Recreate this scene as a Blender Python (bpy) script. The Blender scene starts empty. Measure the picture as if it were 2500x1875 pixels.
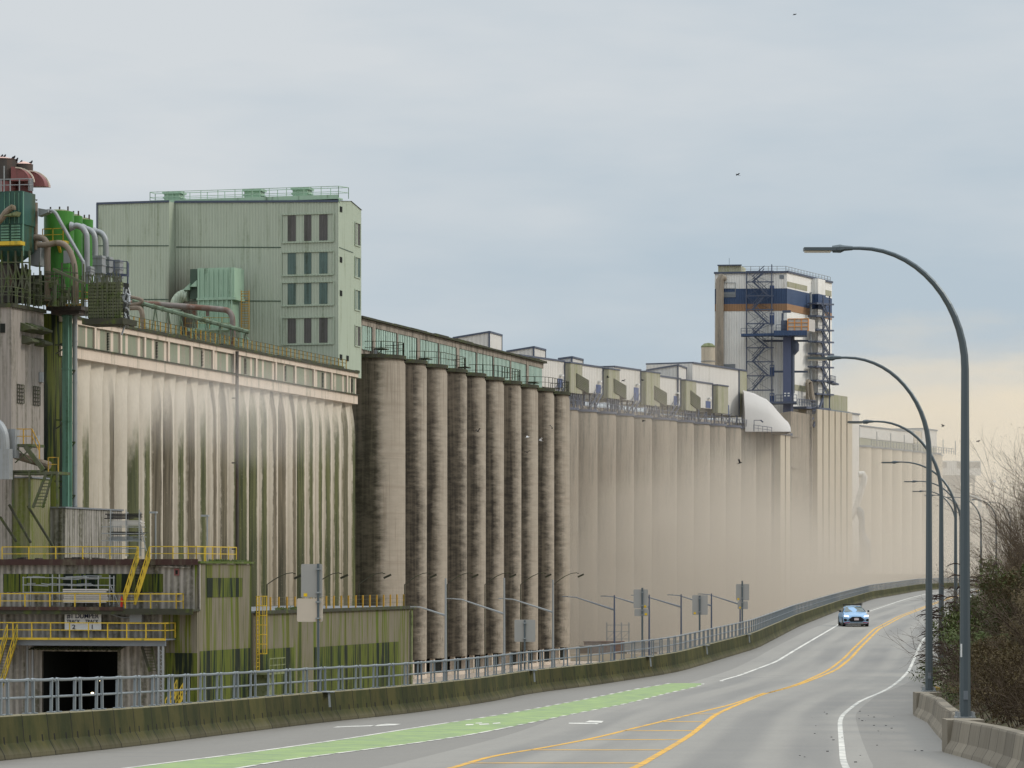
import bpy, bmesh, math, random
import numpy as np
from mathutils import Vector, Matrix
S = bpy.context.scene
R = math.radians
PI = math.pi
random.seed(7)
# ------------------------------------------------------------------ camera
F_PX, CX, HY, H = 8000.0, 1250.0, 1400.0, 11.8
cam = bpy.data.cameras.new('camera'); camo = bpy.data.objects.new('camera', cam)
S.collection.objects.link(camo); S.camera = camo
camo.location = (0, 0, H); camo.rotation_euler = (R(90), 0, 0)
cam.sensor_width = 36; cam.lens = 36 * F_PX / 2500; cam.shift_y = (HY - 937.5) / 2500
cam.clip_start = 0.5; cam.clip_end = 20000
# ------------------------------------------------------------------ world: overcast sky over a Nishita sky
SUN_EL, SUN_AZ = R(36), R(92)          # azimuth from +Y towards +X
W = bpy.data.worlds.new("World"); S.world = W; W.use_nodes = True
wn, wl = W.node_tree.nodes, W.node_tree.links
wn.clear()
def N(nt, typ, **kw):
    n = nt.nodes.new(typ)
    for k, v in kw.items():
        if k.startswith('i'): n.inputs[int(k[1:])].default_value = v
        else: setattr(n, k, v)
    return n
def srgb(r, g, b):
    f = lambda c: (c / 12.92 if c <= .04045 else ((c + .055) / 1.055) ** 2.4)
    return (f(r / 255), f(g / 255), f(b / 255), 1)
nt = W.node_tree
def lk(a, b, nt=None): (nt or W.node_tree).links.new(a, b)
class NB:
    """tiny node builder"""
    def __init__(s, nt): s.nt = nt
    def n(s, typ, **kw): return N(s.nt, typ, **kw)
    def set(s, sock, v):
        if isinstance(v, bpy.types.NodeSocket): s.nt.links.new(v, sock)
        else: sock.default_value = v
    def m(s, op, a, b=0.0, c=None, clamp=False):
        n = s.nt.nodes.new('ShaderNodeMath'); n.operation = op; n.use_clamp = clamp
        s.set(n.inputs[0], a); s.set(n.inputs[1], b)
        if c is not None: s.set(n.inputs[2], c)
        return n.outputs[0]
    def step(s, v, lo, hi):
        n = s.nt.nodes.new('ShaderNodeMapRange'); n.interpolation_type = 'SMOOTHSTEP'
        s.set(n.inputs[0], v); s.set(n.inputs[1], lo); s.set(n.inputs[2], hi)
        return n.outputs[0]
    def mix(s, f, a, b, mode='MIX'):
        n = s.nt.nodes.new('ShaderNodeMix'); n.data_type = 'RGBA'; n.blend_type = mode
        s.set(n.inputs[0], f); s.set(n.inputs[6], a); s.set(n.inputs[7], b)
        return n.outputs[2]
    def vec(s, x, y, z):
        n = s.nt.nodes.new('ShaderNodeCombineXYZ')
        s.set(n.inputs[0], x); s.set(n.inputs[1], y); s.set(n.inputs[2], z)
        return n.outputs[0]
    def sep(s, v):
        n = s.nt.nodes.new('ShaderNodeSeparateXYZ'); s.set(n.inputs[0], v)
        return n.outputs[0], n.outputs[1], n.outputs[2]
    def noise(s, v, scale=1.0, detail=3.0, rough=.55, dims='3D'):
        n = s.nt.nodes.new('ShaderNodeTexNoise'); n.noise_dimensions = dims
        s.set(n.inputs['Vector'], v); n.inputs['Scale'].default_value = scale
        n.inputs['Detail'].default_value = detail; n.inputs['Roughness'].default_value = rough
        return n.outputs[0]
    def scl(s, v, sc):
        n = s.nt.nodes.new('ShaderNodeVectorMath'); n.operation = 'MULTIPLY'
        s.set(n.inputs[0], v); n.inputs[1].default_value = sc
        return n.outputs[0]
    def ramp(s, f, stops, interp='LINEAR'):
        n = s.nt.nodes.new('ShaderNodeValToRGB'); cr = n.color_ramp; cr.interpolation = interp
        while len(cr.elements) < len(stops): cr.elements.new(.5)
        for e, (p, c) in zip(cr.elements, stops): e.position = p; e.color = c
        s.set(n.inputs[0], f); return n.outputs[0]
b = NB(nt)
tc = b.n('ShaderNodeTexCoord').outputs['Generated']
dx, dy, dz = b.sep(tc)
az = b.m('ARCTAN2', dx, dy)
el = b.m('ARCSINE', dz)
v1 = b.vec(b.m('MULTIPLY', az, 9), b.m('MULTIPLY', el, 30), 1.7)
n1 = b.noise(v1, 1.0, 4, .5)
v2 = b.vec(b.m('MULTIPLY', az, 22), b.m('MULTIPLY', el, 110), 4.2)
n2 = b.noise(v2, 1.0, 5, .55)
hi = b.step(el, .075, .16)
lightness = b.m('ADD', b.m('MULTIPLY', hi, .68), b.m('ADD', b.m('MULTIPLY', b.m('SUBTRACT', n1, .5), 1.5), b.m('MULTIPLY', b.m('SUBTRACT', n2, .5), .35)))
leftl = b.m('SUBTRACT', 1.0, b.step(az, -.12, .05))
lightness = b.m('ADD', lightness, b.m('MULTIPLY', leftl, .42), clamp=True)
cl = b.mix(lightness, srgb(184, 199, 211), srgb(214, 219, 223))
wob = b.m('ADD', el, b.m('MULTIPLY', b.m('SUBTRACT', n2, .5), .03))
warm = b.m('MULTIPLY', b.m('SUBTRACT', 1.0, b.step(wob, .046, .080)), b.step(b.m('ADD', az, b.m('MULTIPLY', b.m('SUBTRACT', n2, .5), .05)), .055, .125))
low = b.m('SUBTRACT', 1.0, b.step(wob, .006, .040))
wc = b.mix(low, srgb(242, 228, 203), srgb(218, 206, 188))
cl = b.mix(warm, cl, wc)
# overcast luminance grows towards the zenith
zen = b.m('ADD', 1.0, b.m('MULTIPLY', b.step(el, .22, 1.1), 1.9))
bgc = b.n('ShaderNodeBackground'); lk(cl, bgc.inputs[0]); b.set(bgc.inputs[1], zen)
sky = b.n('ShaderNodeTexSky', sky_type='NISHITA', sun_disc=False, sun_elevation=SUN_EL, sun_rotation=SUN_AZ)
sky.air_density = 1.2; sky.dust_density = 2.0
bgs = b.n('ShaderNodeBackground', i1=0.1); lk(sky.outputs[0], bgs.inputs[0])
mx = b.n('ShaderNodeMixShader', i0=.93); lk(bgs.outputs[0], mx.inputs[1]); lk(bgc.outputs[0], mx.inputs[2])
wo = b.n('ShaderNodeOutputWorld'); lk(mx.outputs[0], wo.inputs[0])
# ------------------------------------------------------------------ sun through cloud
sun = bpy.data.lights.new('sun', 'SUN'); sun.energy = 1.7; sun.angle = R(12); sun.color = (1, .93, .84)
so = bpy.data.objects.new('sun', sun); S.collection.objects.link(so)
sd = Vector((math.sin(SUN_AZ) * math.cos(SUN_EL), math.cos(SUN_AZ) * math.cos(SUN_EL), math.sin(SUN_EL)))
so.rotation_euler = sd.to_track_quat('Z', 'Y').to_euler()
S.view_settings.view_transform = 'Standard'; S.view_settings.look = 'None'
S.view_settings.exposure = 0; S.view_settings.gamma = 1
S.cycles.use_denoising = True; S.cycles.max_bounces = 6; S.cycles.volume_bounces = 1
S.cycles.volume_step_rate = 1.0; S.cycles.transparent_max_bounces = 8
# ------------------------------------------------------------------ frames and picks
class Frame:
    """a building line: local x = n (towards the road), y = t (along the row), z up"""
    def __init__(s, ox, oy, alpha):
        s.o = (ox, oy); s.a = alpha; c, n = math.cos(alpha), math.sin(alpha)
        s.v = (c, -n); s.u = (n, c)
        s.cn = -(ox * c - oy * n); s.ct = -(ox * n + oy * c)
    def w(s, n, t, z): return Vector((s.o[0] + n * s.v[0] + t * s.u[0], s.o[1] + n * s.v[1] + t * s.u[1], z))
    def _d(s, x):
        k = (x - CX) / F_PX
        return k * s.v[0] + s.v[1], k * s.u[0] + s.u[1]
    def on_n(s, x, y, n):
        dn, dt = s._d(x); L = (n - s.cn) / dn
        return s.ct + L * dt, H + (HY - y) / F_PX * L
    def on_t(s, x, y, t):
        dn, dt = s._d(x); L = (t - s.ct) / dt
        return s.cn + L * dn, H + (HY - y) / F_PX * L
def P(x, y, s): return Vector(((x - CX) / s, F_PX / s, H + (HY - y) / s))
F0 = Frame(0, 0, 0)
F1 = Frame(-15.95, 344.8, math.atan(2150 / 8000))
F3 = Frame(8.35, 470.6, math.atan(3850 / 8000))
# ------------------------------------------------------------------ mesh builder
BASE = {}
class MB:
    def __init__(s): s.v = []; s.f = []; s.m = []; s.uv = None; s.mi = 0
    def add(s, vs, fs, uvs=None):
        o = len(s.v); s.v += [tuple(p) for p in vs]; s.f += [tuple(i + o for i in f) for f in fs]; s.m += [s.mi] * len(fs)
        if uvs is not None:
            if s.uv is None: s.uv = {}
            for i, u in enumerate(uvs): s.uv[o + i] = u
        return s
    def box(s, x0, x1, y0, y1, z0, z1):
        if x0 > x1: x0, x1 = x1, x0
        if y0 > y1: y0, y1 = y1, y0
        if z0 > z1: z0, z1 = z1, z0
        return s.add([(x0, y0, z0), (x1, y0, z0), (x1, y1, z0), (x0, y1, z0), (x0, y0, z1), (x1, y0, z1), (x1, y1, z1), (x0, y1, z1)],
                     [(0, 3, 2, 1), (4, 5, 6, 7), (0, 1, 5, 4), (1, 2, 6, 5), (2, 3, 7, 6), (3, 0, 4, 7)])
    def bar(s, p, q, w, h=None):
        p, q = Vector(p), Vector(q); d = (q - p)
        if d.length < 1e-6: return s
        d.normalize(); h = h or w
        up = Vector((0, 0, 1)) if abs(d.z) < .95 else Vector((0, 1, 0))
        a = d.cross(up).normalized() * (w / 2); c = a.cross(d).normalized() * (h / 2)
        vs = [p - a - c, p + a - c, p + a + c, p - a + c, q - a - c, q + a - c, q + a + c, q - a + c]
        return s.add(vs, [(0, 1, 2, 3), (7, 6, 5, 4), (0, 4, 5, 1), (1, 5, 6, 2), (2, 6, 7, 3), (3, 7, 4, 0)])
    def tube(s, p, q, r, n=6, r2=None): return s.path([p, q], [r, r if r2 is None else r2], n)
    def path(s, pts, r, n=8, cap=True):
        pts = [Vector(p) for p in pts]; k = len(pts)
        rs = list(r) if isinstance(r, (list, tuple)) else [r] * k
        vs = []; prev = None
        for i, p in enumerate(pts):
            d = (pts[min(i + 1, k - 1)] - pts[max(i - 1, 0)]).normalized()
            if prev is None:
                up = Vector((0, 0, 1)) if abs(d.z) < .9 else Vector((0, 1, 0))
                a = d.cross(up).normalized()
            else: a = (prev - d * prev.dot(d)).normalized()
            prev = a; c = d.cross(a)
            for j in range(n):
                th = 2 * PI * j / n + PI / n
                vs.append(p + (a * math.cos(th) + c * math.sin(th)) * rs[i])
        fs = [(i * n + j, i * n + (j + 1) % n, (i + 1) * n + (j + 1) % n, (i + 1) * n + j) for i in range(k - 1) for j in range(n)]
        if cap: fs += [tuple(range(n - 1, -1, -1)), tuple((k - 1) * n + j for j in range(n))]
        return s.add(vs, fs)
    def lathe(s, cx, cy, prof, n=24, a0=0, a1=2 * PI):
        full = abs(a1 - a0 - 2 * PI) < 1e-6; k = n if full else n + 1
        vs = [(cx + r * math.cos(a0 + (a1 - a0) * j / n), cy + r * math.sin(a0 + (a1 - a0) * j / n), z) for r, z in prof for j in range(k)]
        fs = [(i * k + j, i * k + (j + 1) % k, (i + 1) * k + (j + 1) % k, (i + 1) * k + j) for i in range(len(prof) - 1) for j in range(n)]
        return s.add(vs, fs)
    def cyl(s, cx, cy, r, z0, z1, n=24, r1=None):
        r1 = r if r1 is None else r1
        s.lathe(cx, cy, [(r, z0), (r1, z1)], n)
        return s.add([(cx + r1 * math.cos(2 * PI * j / n), cy + r1 * math.sin(2 * PI * j / n), z1) for j in range(n)], [tuple(range(n))])
    def prism(s, poly, axis, a, c):
        """poly of 2-D points extruded along axis 'x' 'y' 'z' from a to c"""
        k = len(poly)
        def P3(p, e): return {'x': (e, p[0], p[1]), 'y': (p[0], e, p[1]), 'z': (p[0], p[1], e)}[axis]
        vs = [P3(p, a) for p in poly] + [P3(p, c) for p in poly]
        fs = [tuple(range(k)), tuple(range(2 * k - 1, k - 1, -1))] + [(i, i + k, (i + 1) % k + k, (i + 1) % k) for i in range(k)]
        return s.add(vs, fs)
    def quad(s, a, b_, c, d, uvs=None): return s.add([a, b_, c, d], [(0, 1, 2, 3)], uvs)
    def mesh(s, name, base=(0, 0, 0), mats=(), smooth=False, norm=True):
        me = bpy.data.meshes.new(name)
        bx, by, bz = base
        me.from_pydata([(x - bx, y - by, z - bz) for x, y, z in s.v], [], s.f)
        for m in mats: me.materials.append(m)
        if s.mi or any(s.m): me.polygons.foreach_set('material_index', s.m)
        if s.uv is not None:
            uvl = me.uv_layers.new(name='UVMap'); li = np.zeros(len(me.loops), dtype=np.int32)
            me.loops.foreach_get('vertex_index', li)
            arr = np.array([s.uv.get(i, (0, 0)) for i in range(len(s.v))], dtype=np.float32)
            uvl.data.foreach_set('uv', arr[li].ravel())
        me.update()
        if norm:
            bm = bmesh.new(); bm.from_mesh(me); bmesh.ops.recalc_face_normals(bm, faces=bm.faces); bm.to_mesh(me); bm.free()
        if smooth:
            me.polygons.foreach_set('use_smooth', [True] * len(me.polygons))
            if smooth != 'all':
                try: me.set_sharp_from_angle(angle=R(40))
                except Exception: pass
        return me
    def build(s, name, mat, parent, smooth=False, norm=True):
        base = BASE[parent.name]
        me = s.mesh(name, base, mat if isinstance(mat, (list, tuple)) else [mat], smooth, norm)
        o = bpy.data.objects.new(name, me); S.collection.objects.link(o); o.parent = parent
        BASE[o.name] = base
        return o
def tag(o, label=None, cat=None, group=None, kind=None):
    if label: o['label'] = label
    if cat: o['category'] = cat
    if group: o['group'] = group
    if kind: o['kind'] = kind
    return o
def thing(name, label, cat, fr, base, group=None):
    o = bpy.data.objects.new(name, None); S.collection.objects.link(o)
    o.location = fr.w(*base); o.rotation_euler = (0, 0, -fr.a); o.empty_display_size = .5
    BASE[o.name] = tuple(base)
    return tag(o, label, cat, group)
def solo(name, mb, mat, fr, base, label=None, cat=None, group=None, kind=None, smooth=False, norm=True):
    me = mb.mesh(name, base, mat if isinstance(mat, (list, tuple)) else [mat], smooth, norm)
    o = bpy.data.objects.new(name, me); S.collection.objects.link(o)
    o.location = fr.w(*base); o.rotation_euler = (0, 0, -fr.a)
    BASE[o.name] = tuple(base)
    return tag(o, label, cat, group, kind)
def dup(o, loc=None, rz=None, scale=None, label=None, parent=None):
    c = o.copy(); S.collection.objects.link(c)
    if parent: c.parent = parent
    for ch in o.children: dup(ch, parent=c)
    if loc is not None: c.location = loc
    if rz is not None: c.rotation_euler = (0, 0, rz)
    if scale is not None: c.scale = scale
    if label: c['label'] = label
    return c
# ------------------------------------------------------------------ materials
def newmat(name):
    m = bpy.data.materials.new(name); m.use_nodes = True
    nt = m.node_tree; nt.nodes.clear(); b = NB(nt)
    bs = b.n('ShaderNodeBsdfPrincipled'); out = b.n('ShaderNodeOutputMaterial')
    nt.links.new(bs.outputs[0], out.inputs[0])
    bs.inputs['Specular IOR Level'].default_value = .22
    return m, b, bs
def col(c): return c if len(c) == 4 else (*c, 1)
def simple(name, c, rough=.6, metal=0.0, var=.25, scale=1.5, stain=None, stain_amt=.5, emit=None, corr=0, streak=True, c2=None, camp=.07):
    """base colour with blotches, vertical streaks of a stain colour and optional corrugation with groove shade in the colour"""
    m, b, bs = newmat(name)
    oc = b.n('ShaderNodeTexCoord').outputs['Object']
    x, y, z = b.sep(oc)
    n1 = b.noise(oc, scale, 4, .6)
    k = b.m('ADD', 1 - var / 2, b.m('MULTIPLY', n1, var))
    base = b.mix(1.0, col(c), b.n('ShaderNodeCombineColor').outputs[0] if 0 else b.vec(k, k, k), 'MULTIPLY')
    if c2: base = b.mix(b.step(b.noise(b.scl(oc, (1, 1, .3)), scale * .4, 3), .42, .6), base, col(c2))
    if stain:
        sv = b.vec(b.m('MULTIPLY', x, 1.6), b.m('MULTIPLY', y, 1.6), b.m('MULTIPLY', z, .12 if streak else 1.2))
        sm = b.step(b.noise(sv, 1.0, 5, .65), .62 - stain_amt * .3, .80 - stain_amt * .22)
        sm2 = b.step(b.noise(oc, 3.0, 4, .6), .35, .6)
        base = b.mix(b.m('MULTIPLY', sm, b.m('ADD', .45, b.m('MULTIPLY', sm2, .5))), base, col(stain))
    if corr:
        w = b.m('SINE', b.m('MULTIPLY', b.m('ADD', x, y), 2 * PI / corr))
        kk = b.m('ADD', 1 - camp, b.m('MULTIPLY', w, camp))  # groove shade of the corrugation, multiplied into the colour
        base = b.mix(1.0, base, b.vec(kk, kk, kk), 'MULTIPLY')
        bp = b.n('ShaderNodeBump'); bp.inputs['Strength'].default_value = .5; bp.inputs['Distance'].default_value = .05
        b.set(bp.inputs['Height'], w); b.nt.links.new(bp.outputs[0], bs.inputs['Normal'])
    b.set(bs.inputs['Base Color'], base); bs.inputs['Roughness'].default_value = rough; bs.inputs['Metallic'].default_value = metal
    if emit: bs.inputs['Emission Color'].default_value = col(c); bs.inputs['Emission Strength'].default_value = emit
    return m
GREEN = (.20, .27, .18); 
M = {}
M['sage'] = simple('sage_cladding', (.395, .44, .35), .55, var=.15, scale=.3, stain=(.25, .29, .21), stain_amt=.35, corr=.32)
M['sage_side'] = simple('sage_cladding_end', (.38, .44, .345), .55, var=.12, scale=.3, stain=(.24, .28, .19), stain_amt=.3, corr=.32)
M['mint'] = simple('mint_paint', (.31, .44, .33), .5, var=.2, scale=.8, stain=(.08, .12, .07), stain_amt=.3)
M['teal'] = simple('teal_paint', (.03, .085, .07), .45, var=.5, scale=.8, stain=(.05, .055, .02), stain_amt=.6)
M['tealpost'] = simple('teal_duct_paint', (.12, .24, .18), .5, var=.4, scale=.5, stain=(.03, .07, .02), stain_amt=.5)
M['leafgreen'] = simple('bright_green_tank_paint', (.05, .19, .03), .4, var=.2, scale=.5, stain=(.04, .12, .03), stain_amt=.3)
M['galv'] = simple('galvanised_steel', (.27, .285, .29), .5, .3, var=.25, scale=1.2, stain=(.2, .2, .18), stain_amt=.3)
M['rail'] = simple('galvanised_railing', (.20, .225, .24), .45, .3, var=.2, scale=2)
M['pole'] = simple('lamp_pole_paint', (.095, .115, .125), .35, .3, var=.15, scale=1)
M['grey'] = simple('grey_steel', (.17, .19, .21), .5, .2, var=.3)
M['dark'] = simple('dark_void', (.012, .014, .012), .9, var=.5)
M['mosssteel'] = simple('mossy_steel', (.085, .09, .06), .8, var=.5, scale=2, stain=(.06, .09, .015), stain_amt=.6, streak=False)
M['louvre'] = simple('mossy_louvre', (.17, .19, .10), .8, var=.4, stain=(.05, .07, .02), stain_amt=.6, streak=False)
M['yellow'] = simple('yellow_safety_paint', (.52, .36, .035), .5, var=.3, scale=2, stain=(.18, .17, .03), stain_amt=.4)
M['ochre'] = simple('weathered_ochre_paint', (.42, .24, .03), .6, var=.4, scale=2, stain=(.12, .11, .03), stain_amt=.5)
M['rust'] = simple('rusty_pipe', (.19, .165, .15), .75, var=.4, c2=(.15, .085, .06), scale=1.6, stain=(.30, .28, .26), stain_amt=.3, streak=False)
M['brownpipe'] = simple('brown_pipe', (.19, .155, .12), .65, var=.5, stain=(.09, .07, .03), stain_amt=.5)
M['cyclone'] = simple('brown_cyclone', (.055, .048, .042), .6, var=.5, stain=(.12, .07, .05), stain_amt=.4)
M['maroon'] = simple('maroon_hood', (.20, .075, .07), .5, var=.3, stain=(.12, .06, .05), stain_amt=.3)
M['pinkroof'] = simple('pale_pink_roof', (.55, .36, .30), .6, var=.2)
M['greyclad'] = simple('grey_cladding', (.30, .27, .24), .65, var=.2, scale=.5, stain=(.13, .12, .09), stain_amt=.6, corr=.3)
M['shedclad'] = simple('pale_corrugated_cladding', (.34, .315, .28), .6, var=.4, scale=.8, stain=(.10, .095, .06), stain_amt=.75, corr=.5, camp=.22)
M['olive'] = simple('olive_mossy_cladding', (.20, .19, .11), .75, var=.3, scale=.6, stain=(.12, .15, .02), stain_amt=.7, corr=.4)
M['creamfascia'] = simple('cream_concrete', (.56, .47, .38), .8, var=.2, scale=.6, stain=(.20, .19, .13), stain_amt=.4)
M['darkconc'] = simple('stained_concrete', (.30, .26, .215), .85, var=.5, scale=1.2, stain=(.07, .065, .05), stain_amt=.65)
M['rim'] = simple('mossy_roof_edge', (.045, .045, .032), .9, var=.6, stain=(.07, .09, .02), stain_amt=.5, streak=False)
M['mossroof'] = simple('moss_roof', (.07, .10, .02), .95, var=.8, scale=3, stain=(.14, .13, .10), stain_amt=.4, streak=False)
M['roofgrey'] = simple('flat_roof_felt', (.17, .18, .19), .8, var=.4, scale=.8)
M['panelgreen'] = simple('faded_green_panel', (.21, .235, .165), .6, var=.3, scale=.8, stain=(.27, .23, .18), stain_amt=.7)
M['glasslt'] = simple('pale_green_glazing', (.43, .58, .49), .35, var=.25, scale=.7, stain=(.12, .16, .11), stain_amt=.35)
M['glassdk'] = simple('dark_green_glazing', (.055, .085, .062), .35, var=.4, scale=.8)
M['purplepane'] = simple('weathered_brown_window', (.10, .095, .09), .4, var=.4, scale=1, stain=(.06, .06, .05), corr=.3)
M['tealpane'] = simple('weathered_teal_window', (.10, .15, .135), .4, var=.4, scale=1, stain=(.05, .07, .05), corr=.3)
M['white'] = simple('white_cladding', (.59, .57, .53), .55, var=.1, scale=.3, stain=(.46, .44, .38), stain_amt=.3, corr=.6)
M['towerwhite'] = simple('tower_white_cladding', (.74, .73, .69), .55, var=.12, scale=.3, stain=(.55, .52, .46), stain_amt=.4, corr=.6)
M['whitepl'] = simple('white_membrane', (.43, .41, .385), .6, var=.1, scale=.4)
M['olivepanel'] = simple('olive_stained_panel', (.33, .32, .24), .65, var=.3, scale=.5, stain=(.24, .25, .13), stain_amt=.6, corr=.6)
M['trim'] = simple('dark_blue_trim', (.07, .085, .12), .5, var=.1)
M['bluedoor'] = simple('blue_door_paint', (.07, .105, .22), .5, var=.15)
M['blueband'] = simple('navy_cladding', (.045, .075, .145), .5, var=.15, scale=.4, corr=.6)
M['orangeband'] = simple('orange_brown_cladding', (.30, .175, .095), .55, var=.2, scale=.5, corr=.6)
M['bluesteel'] = simple('blue_grey_steel', (.075, .09, .13), .5, .1, var=.2)
M['steelblue'] = simple('blue_lift_shaft', (.085, .10, .165), .5, var=.15)
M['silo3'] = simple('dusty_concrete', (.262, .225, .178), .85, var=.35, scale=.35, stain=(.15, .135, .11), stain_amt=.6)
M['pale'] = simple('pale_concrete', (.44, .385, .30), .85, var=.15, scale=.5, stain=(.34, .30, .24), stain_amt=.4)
M['signback'] = simple('sign_back_aluminium', (.34, .33, .31), .5, .2, var=.15, scale=1.5)
M['signlight'] = simple('sign_back_pale_wood', (.55, .47, .38), .6, var=.2, scale=1.5, stain=(.40, .33, .25), stain_amt=.5)
M['sticker'] = simple('yellow_sticker', (.75, .50, .02), .5, var=.05)
M['signwhite'] = simple('sign_white', (.66, .66, .64), .5, var=.08)
M['ink'] = simple('dark_blue_ink', (.015, .02, .05), .6, var=.0)
M['red'] = simple('red_paint', (.5, .03, .02), .5, var=.1)
M['maroonpaint'] = simple('maroon_fascia_paint', (.045, .022, .018), .6, var=.3, stain=(.10, .09, .06), stain_amt=.5)
M['linewhite'] = simple('white_road_paint', (.58, .56, .50), .6, var=.5, scale=3, stain=(.20, .20, .19), stain_amt=.62, streak=False)
M['lineyellow'] = simple('yellow_road_paint', (.60, .33, .035), .6, var=.4, scale=2.5, stain=(.22, .17, .11), stain_amt=.55, streak=False)
M['bikegreen'] = simple('green_bike_lane_paint', (.235, .32, .115), .6, var=.4, scale=.5, stain=(.175, .235, .12), stain_amt=.8, streak=False)
M['black'] = simple('black_plastic', (.012, .012, .014), .4, var=.0)
M['bird'] = simple('dark_feathers', (.015, .015, .018), .8, var=.2)
M['gull'] = simple('pale_feathers', (.6, .6, .6), .7, var=.1)
M['lens'] = simple('lamp_lens_pale', (.62, .56, .46), .3, var=.05)
M['woodstack'] = simple('pale_boards', (.48, .46, .43), .7, var=.3, scale=2)
# --- near stained silos
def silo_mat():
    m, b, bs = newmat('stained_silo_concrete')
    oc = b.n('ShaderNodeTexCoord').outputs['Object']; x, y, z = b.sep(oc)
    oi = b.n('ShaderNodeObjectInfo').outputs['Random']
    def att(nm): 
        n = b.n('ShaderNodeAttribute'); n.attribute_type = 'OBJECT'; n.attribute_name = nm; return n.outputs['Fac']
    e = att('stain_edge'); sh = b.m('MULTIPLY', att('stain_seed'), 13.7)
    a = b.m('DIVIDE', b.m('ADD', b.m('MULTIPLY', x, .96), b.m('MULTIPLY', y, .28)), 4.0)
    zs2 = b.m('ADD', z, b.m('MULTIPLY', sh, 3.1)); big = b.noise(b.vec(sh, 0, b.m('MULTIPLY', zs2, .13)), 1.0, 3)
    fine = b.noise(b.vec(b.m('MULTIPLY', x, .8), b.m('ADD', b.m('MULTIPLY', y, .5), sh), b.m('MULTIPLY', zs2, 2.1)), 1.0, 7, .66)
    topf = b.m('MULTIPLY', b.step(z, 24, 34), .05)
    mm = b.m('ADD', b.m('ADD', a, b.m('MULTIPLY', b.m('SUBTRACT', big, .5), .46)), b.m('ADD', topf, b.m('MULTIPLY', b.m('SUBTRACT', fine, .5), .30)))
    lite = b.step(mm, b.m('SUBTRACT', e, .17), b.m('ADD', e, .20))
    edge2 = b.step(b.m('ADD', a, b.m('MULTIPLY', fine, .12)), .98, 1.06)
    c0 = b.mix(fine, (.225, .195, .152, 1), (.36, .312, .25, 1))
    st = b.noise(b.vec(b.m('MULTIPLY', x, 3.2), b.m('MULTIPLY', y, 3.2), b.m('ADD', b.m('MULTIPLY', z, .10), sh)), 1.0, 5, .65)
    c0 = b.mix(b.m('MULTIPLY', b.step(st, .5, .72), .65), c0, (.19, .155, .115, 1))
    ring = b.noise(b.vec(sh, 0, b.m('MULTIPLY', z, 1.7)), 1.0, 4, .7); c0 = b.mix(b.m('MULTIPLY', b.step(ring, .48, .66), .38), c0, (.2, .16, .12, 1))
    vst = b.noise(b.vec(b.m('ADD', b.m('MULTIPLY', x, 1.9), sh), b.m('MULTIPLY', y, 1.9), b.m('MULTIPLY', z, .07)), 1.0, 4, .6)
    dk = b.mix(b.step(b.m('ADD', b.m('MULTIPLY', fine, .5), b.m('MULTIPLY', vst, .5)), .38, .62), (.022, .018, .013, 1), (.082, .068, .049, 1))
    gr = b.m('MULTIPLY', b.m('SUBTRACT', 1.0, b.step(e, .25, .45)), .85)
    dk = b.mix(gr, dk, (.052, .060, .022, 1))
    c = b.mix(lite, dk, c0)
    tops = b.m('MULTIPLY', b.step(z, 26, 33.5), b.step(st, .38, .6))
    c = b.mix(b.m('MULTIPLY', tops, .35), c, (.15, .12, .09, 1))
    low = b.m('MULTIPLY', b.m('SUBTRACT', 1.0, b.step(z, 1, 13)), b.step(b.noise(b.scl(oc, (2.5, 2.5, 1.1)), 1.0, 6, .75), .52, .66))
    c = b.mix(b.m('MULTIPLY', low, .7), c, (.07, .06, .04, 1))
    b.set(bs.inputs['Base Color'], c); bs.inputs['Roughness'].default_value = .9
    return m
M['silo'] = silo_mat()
FL = 2.8
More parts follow.
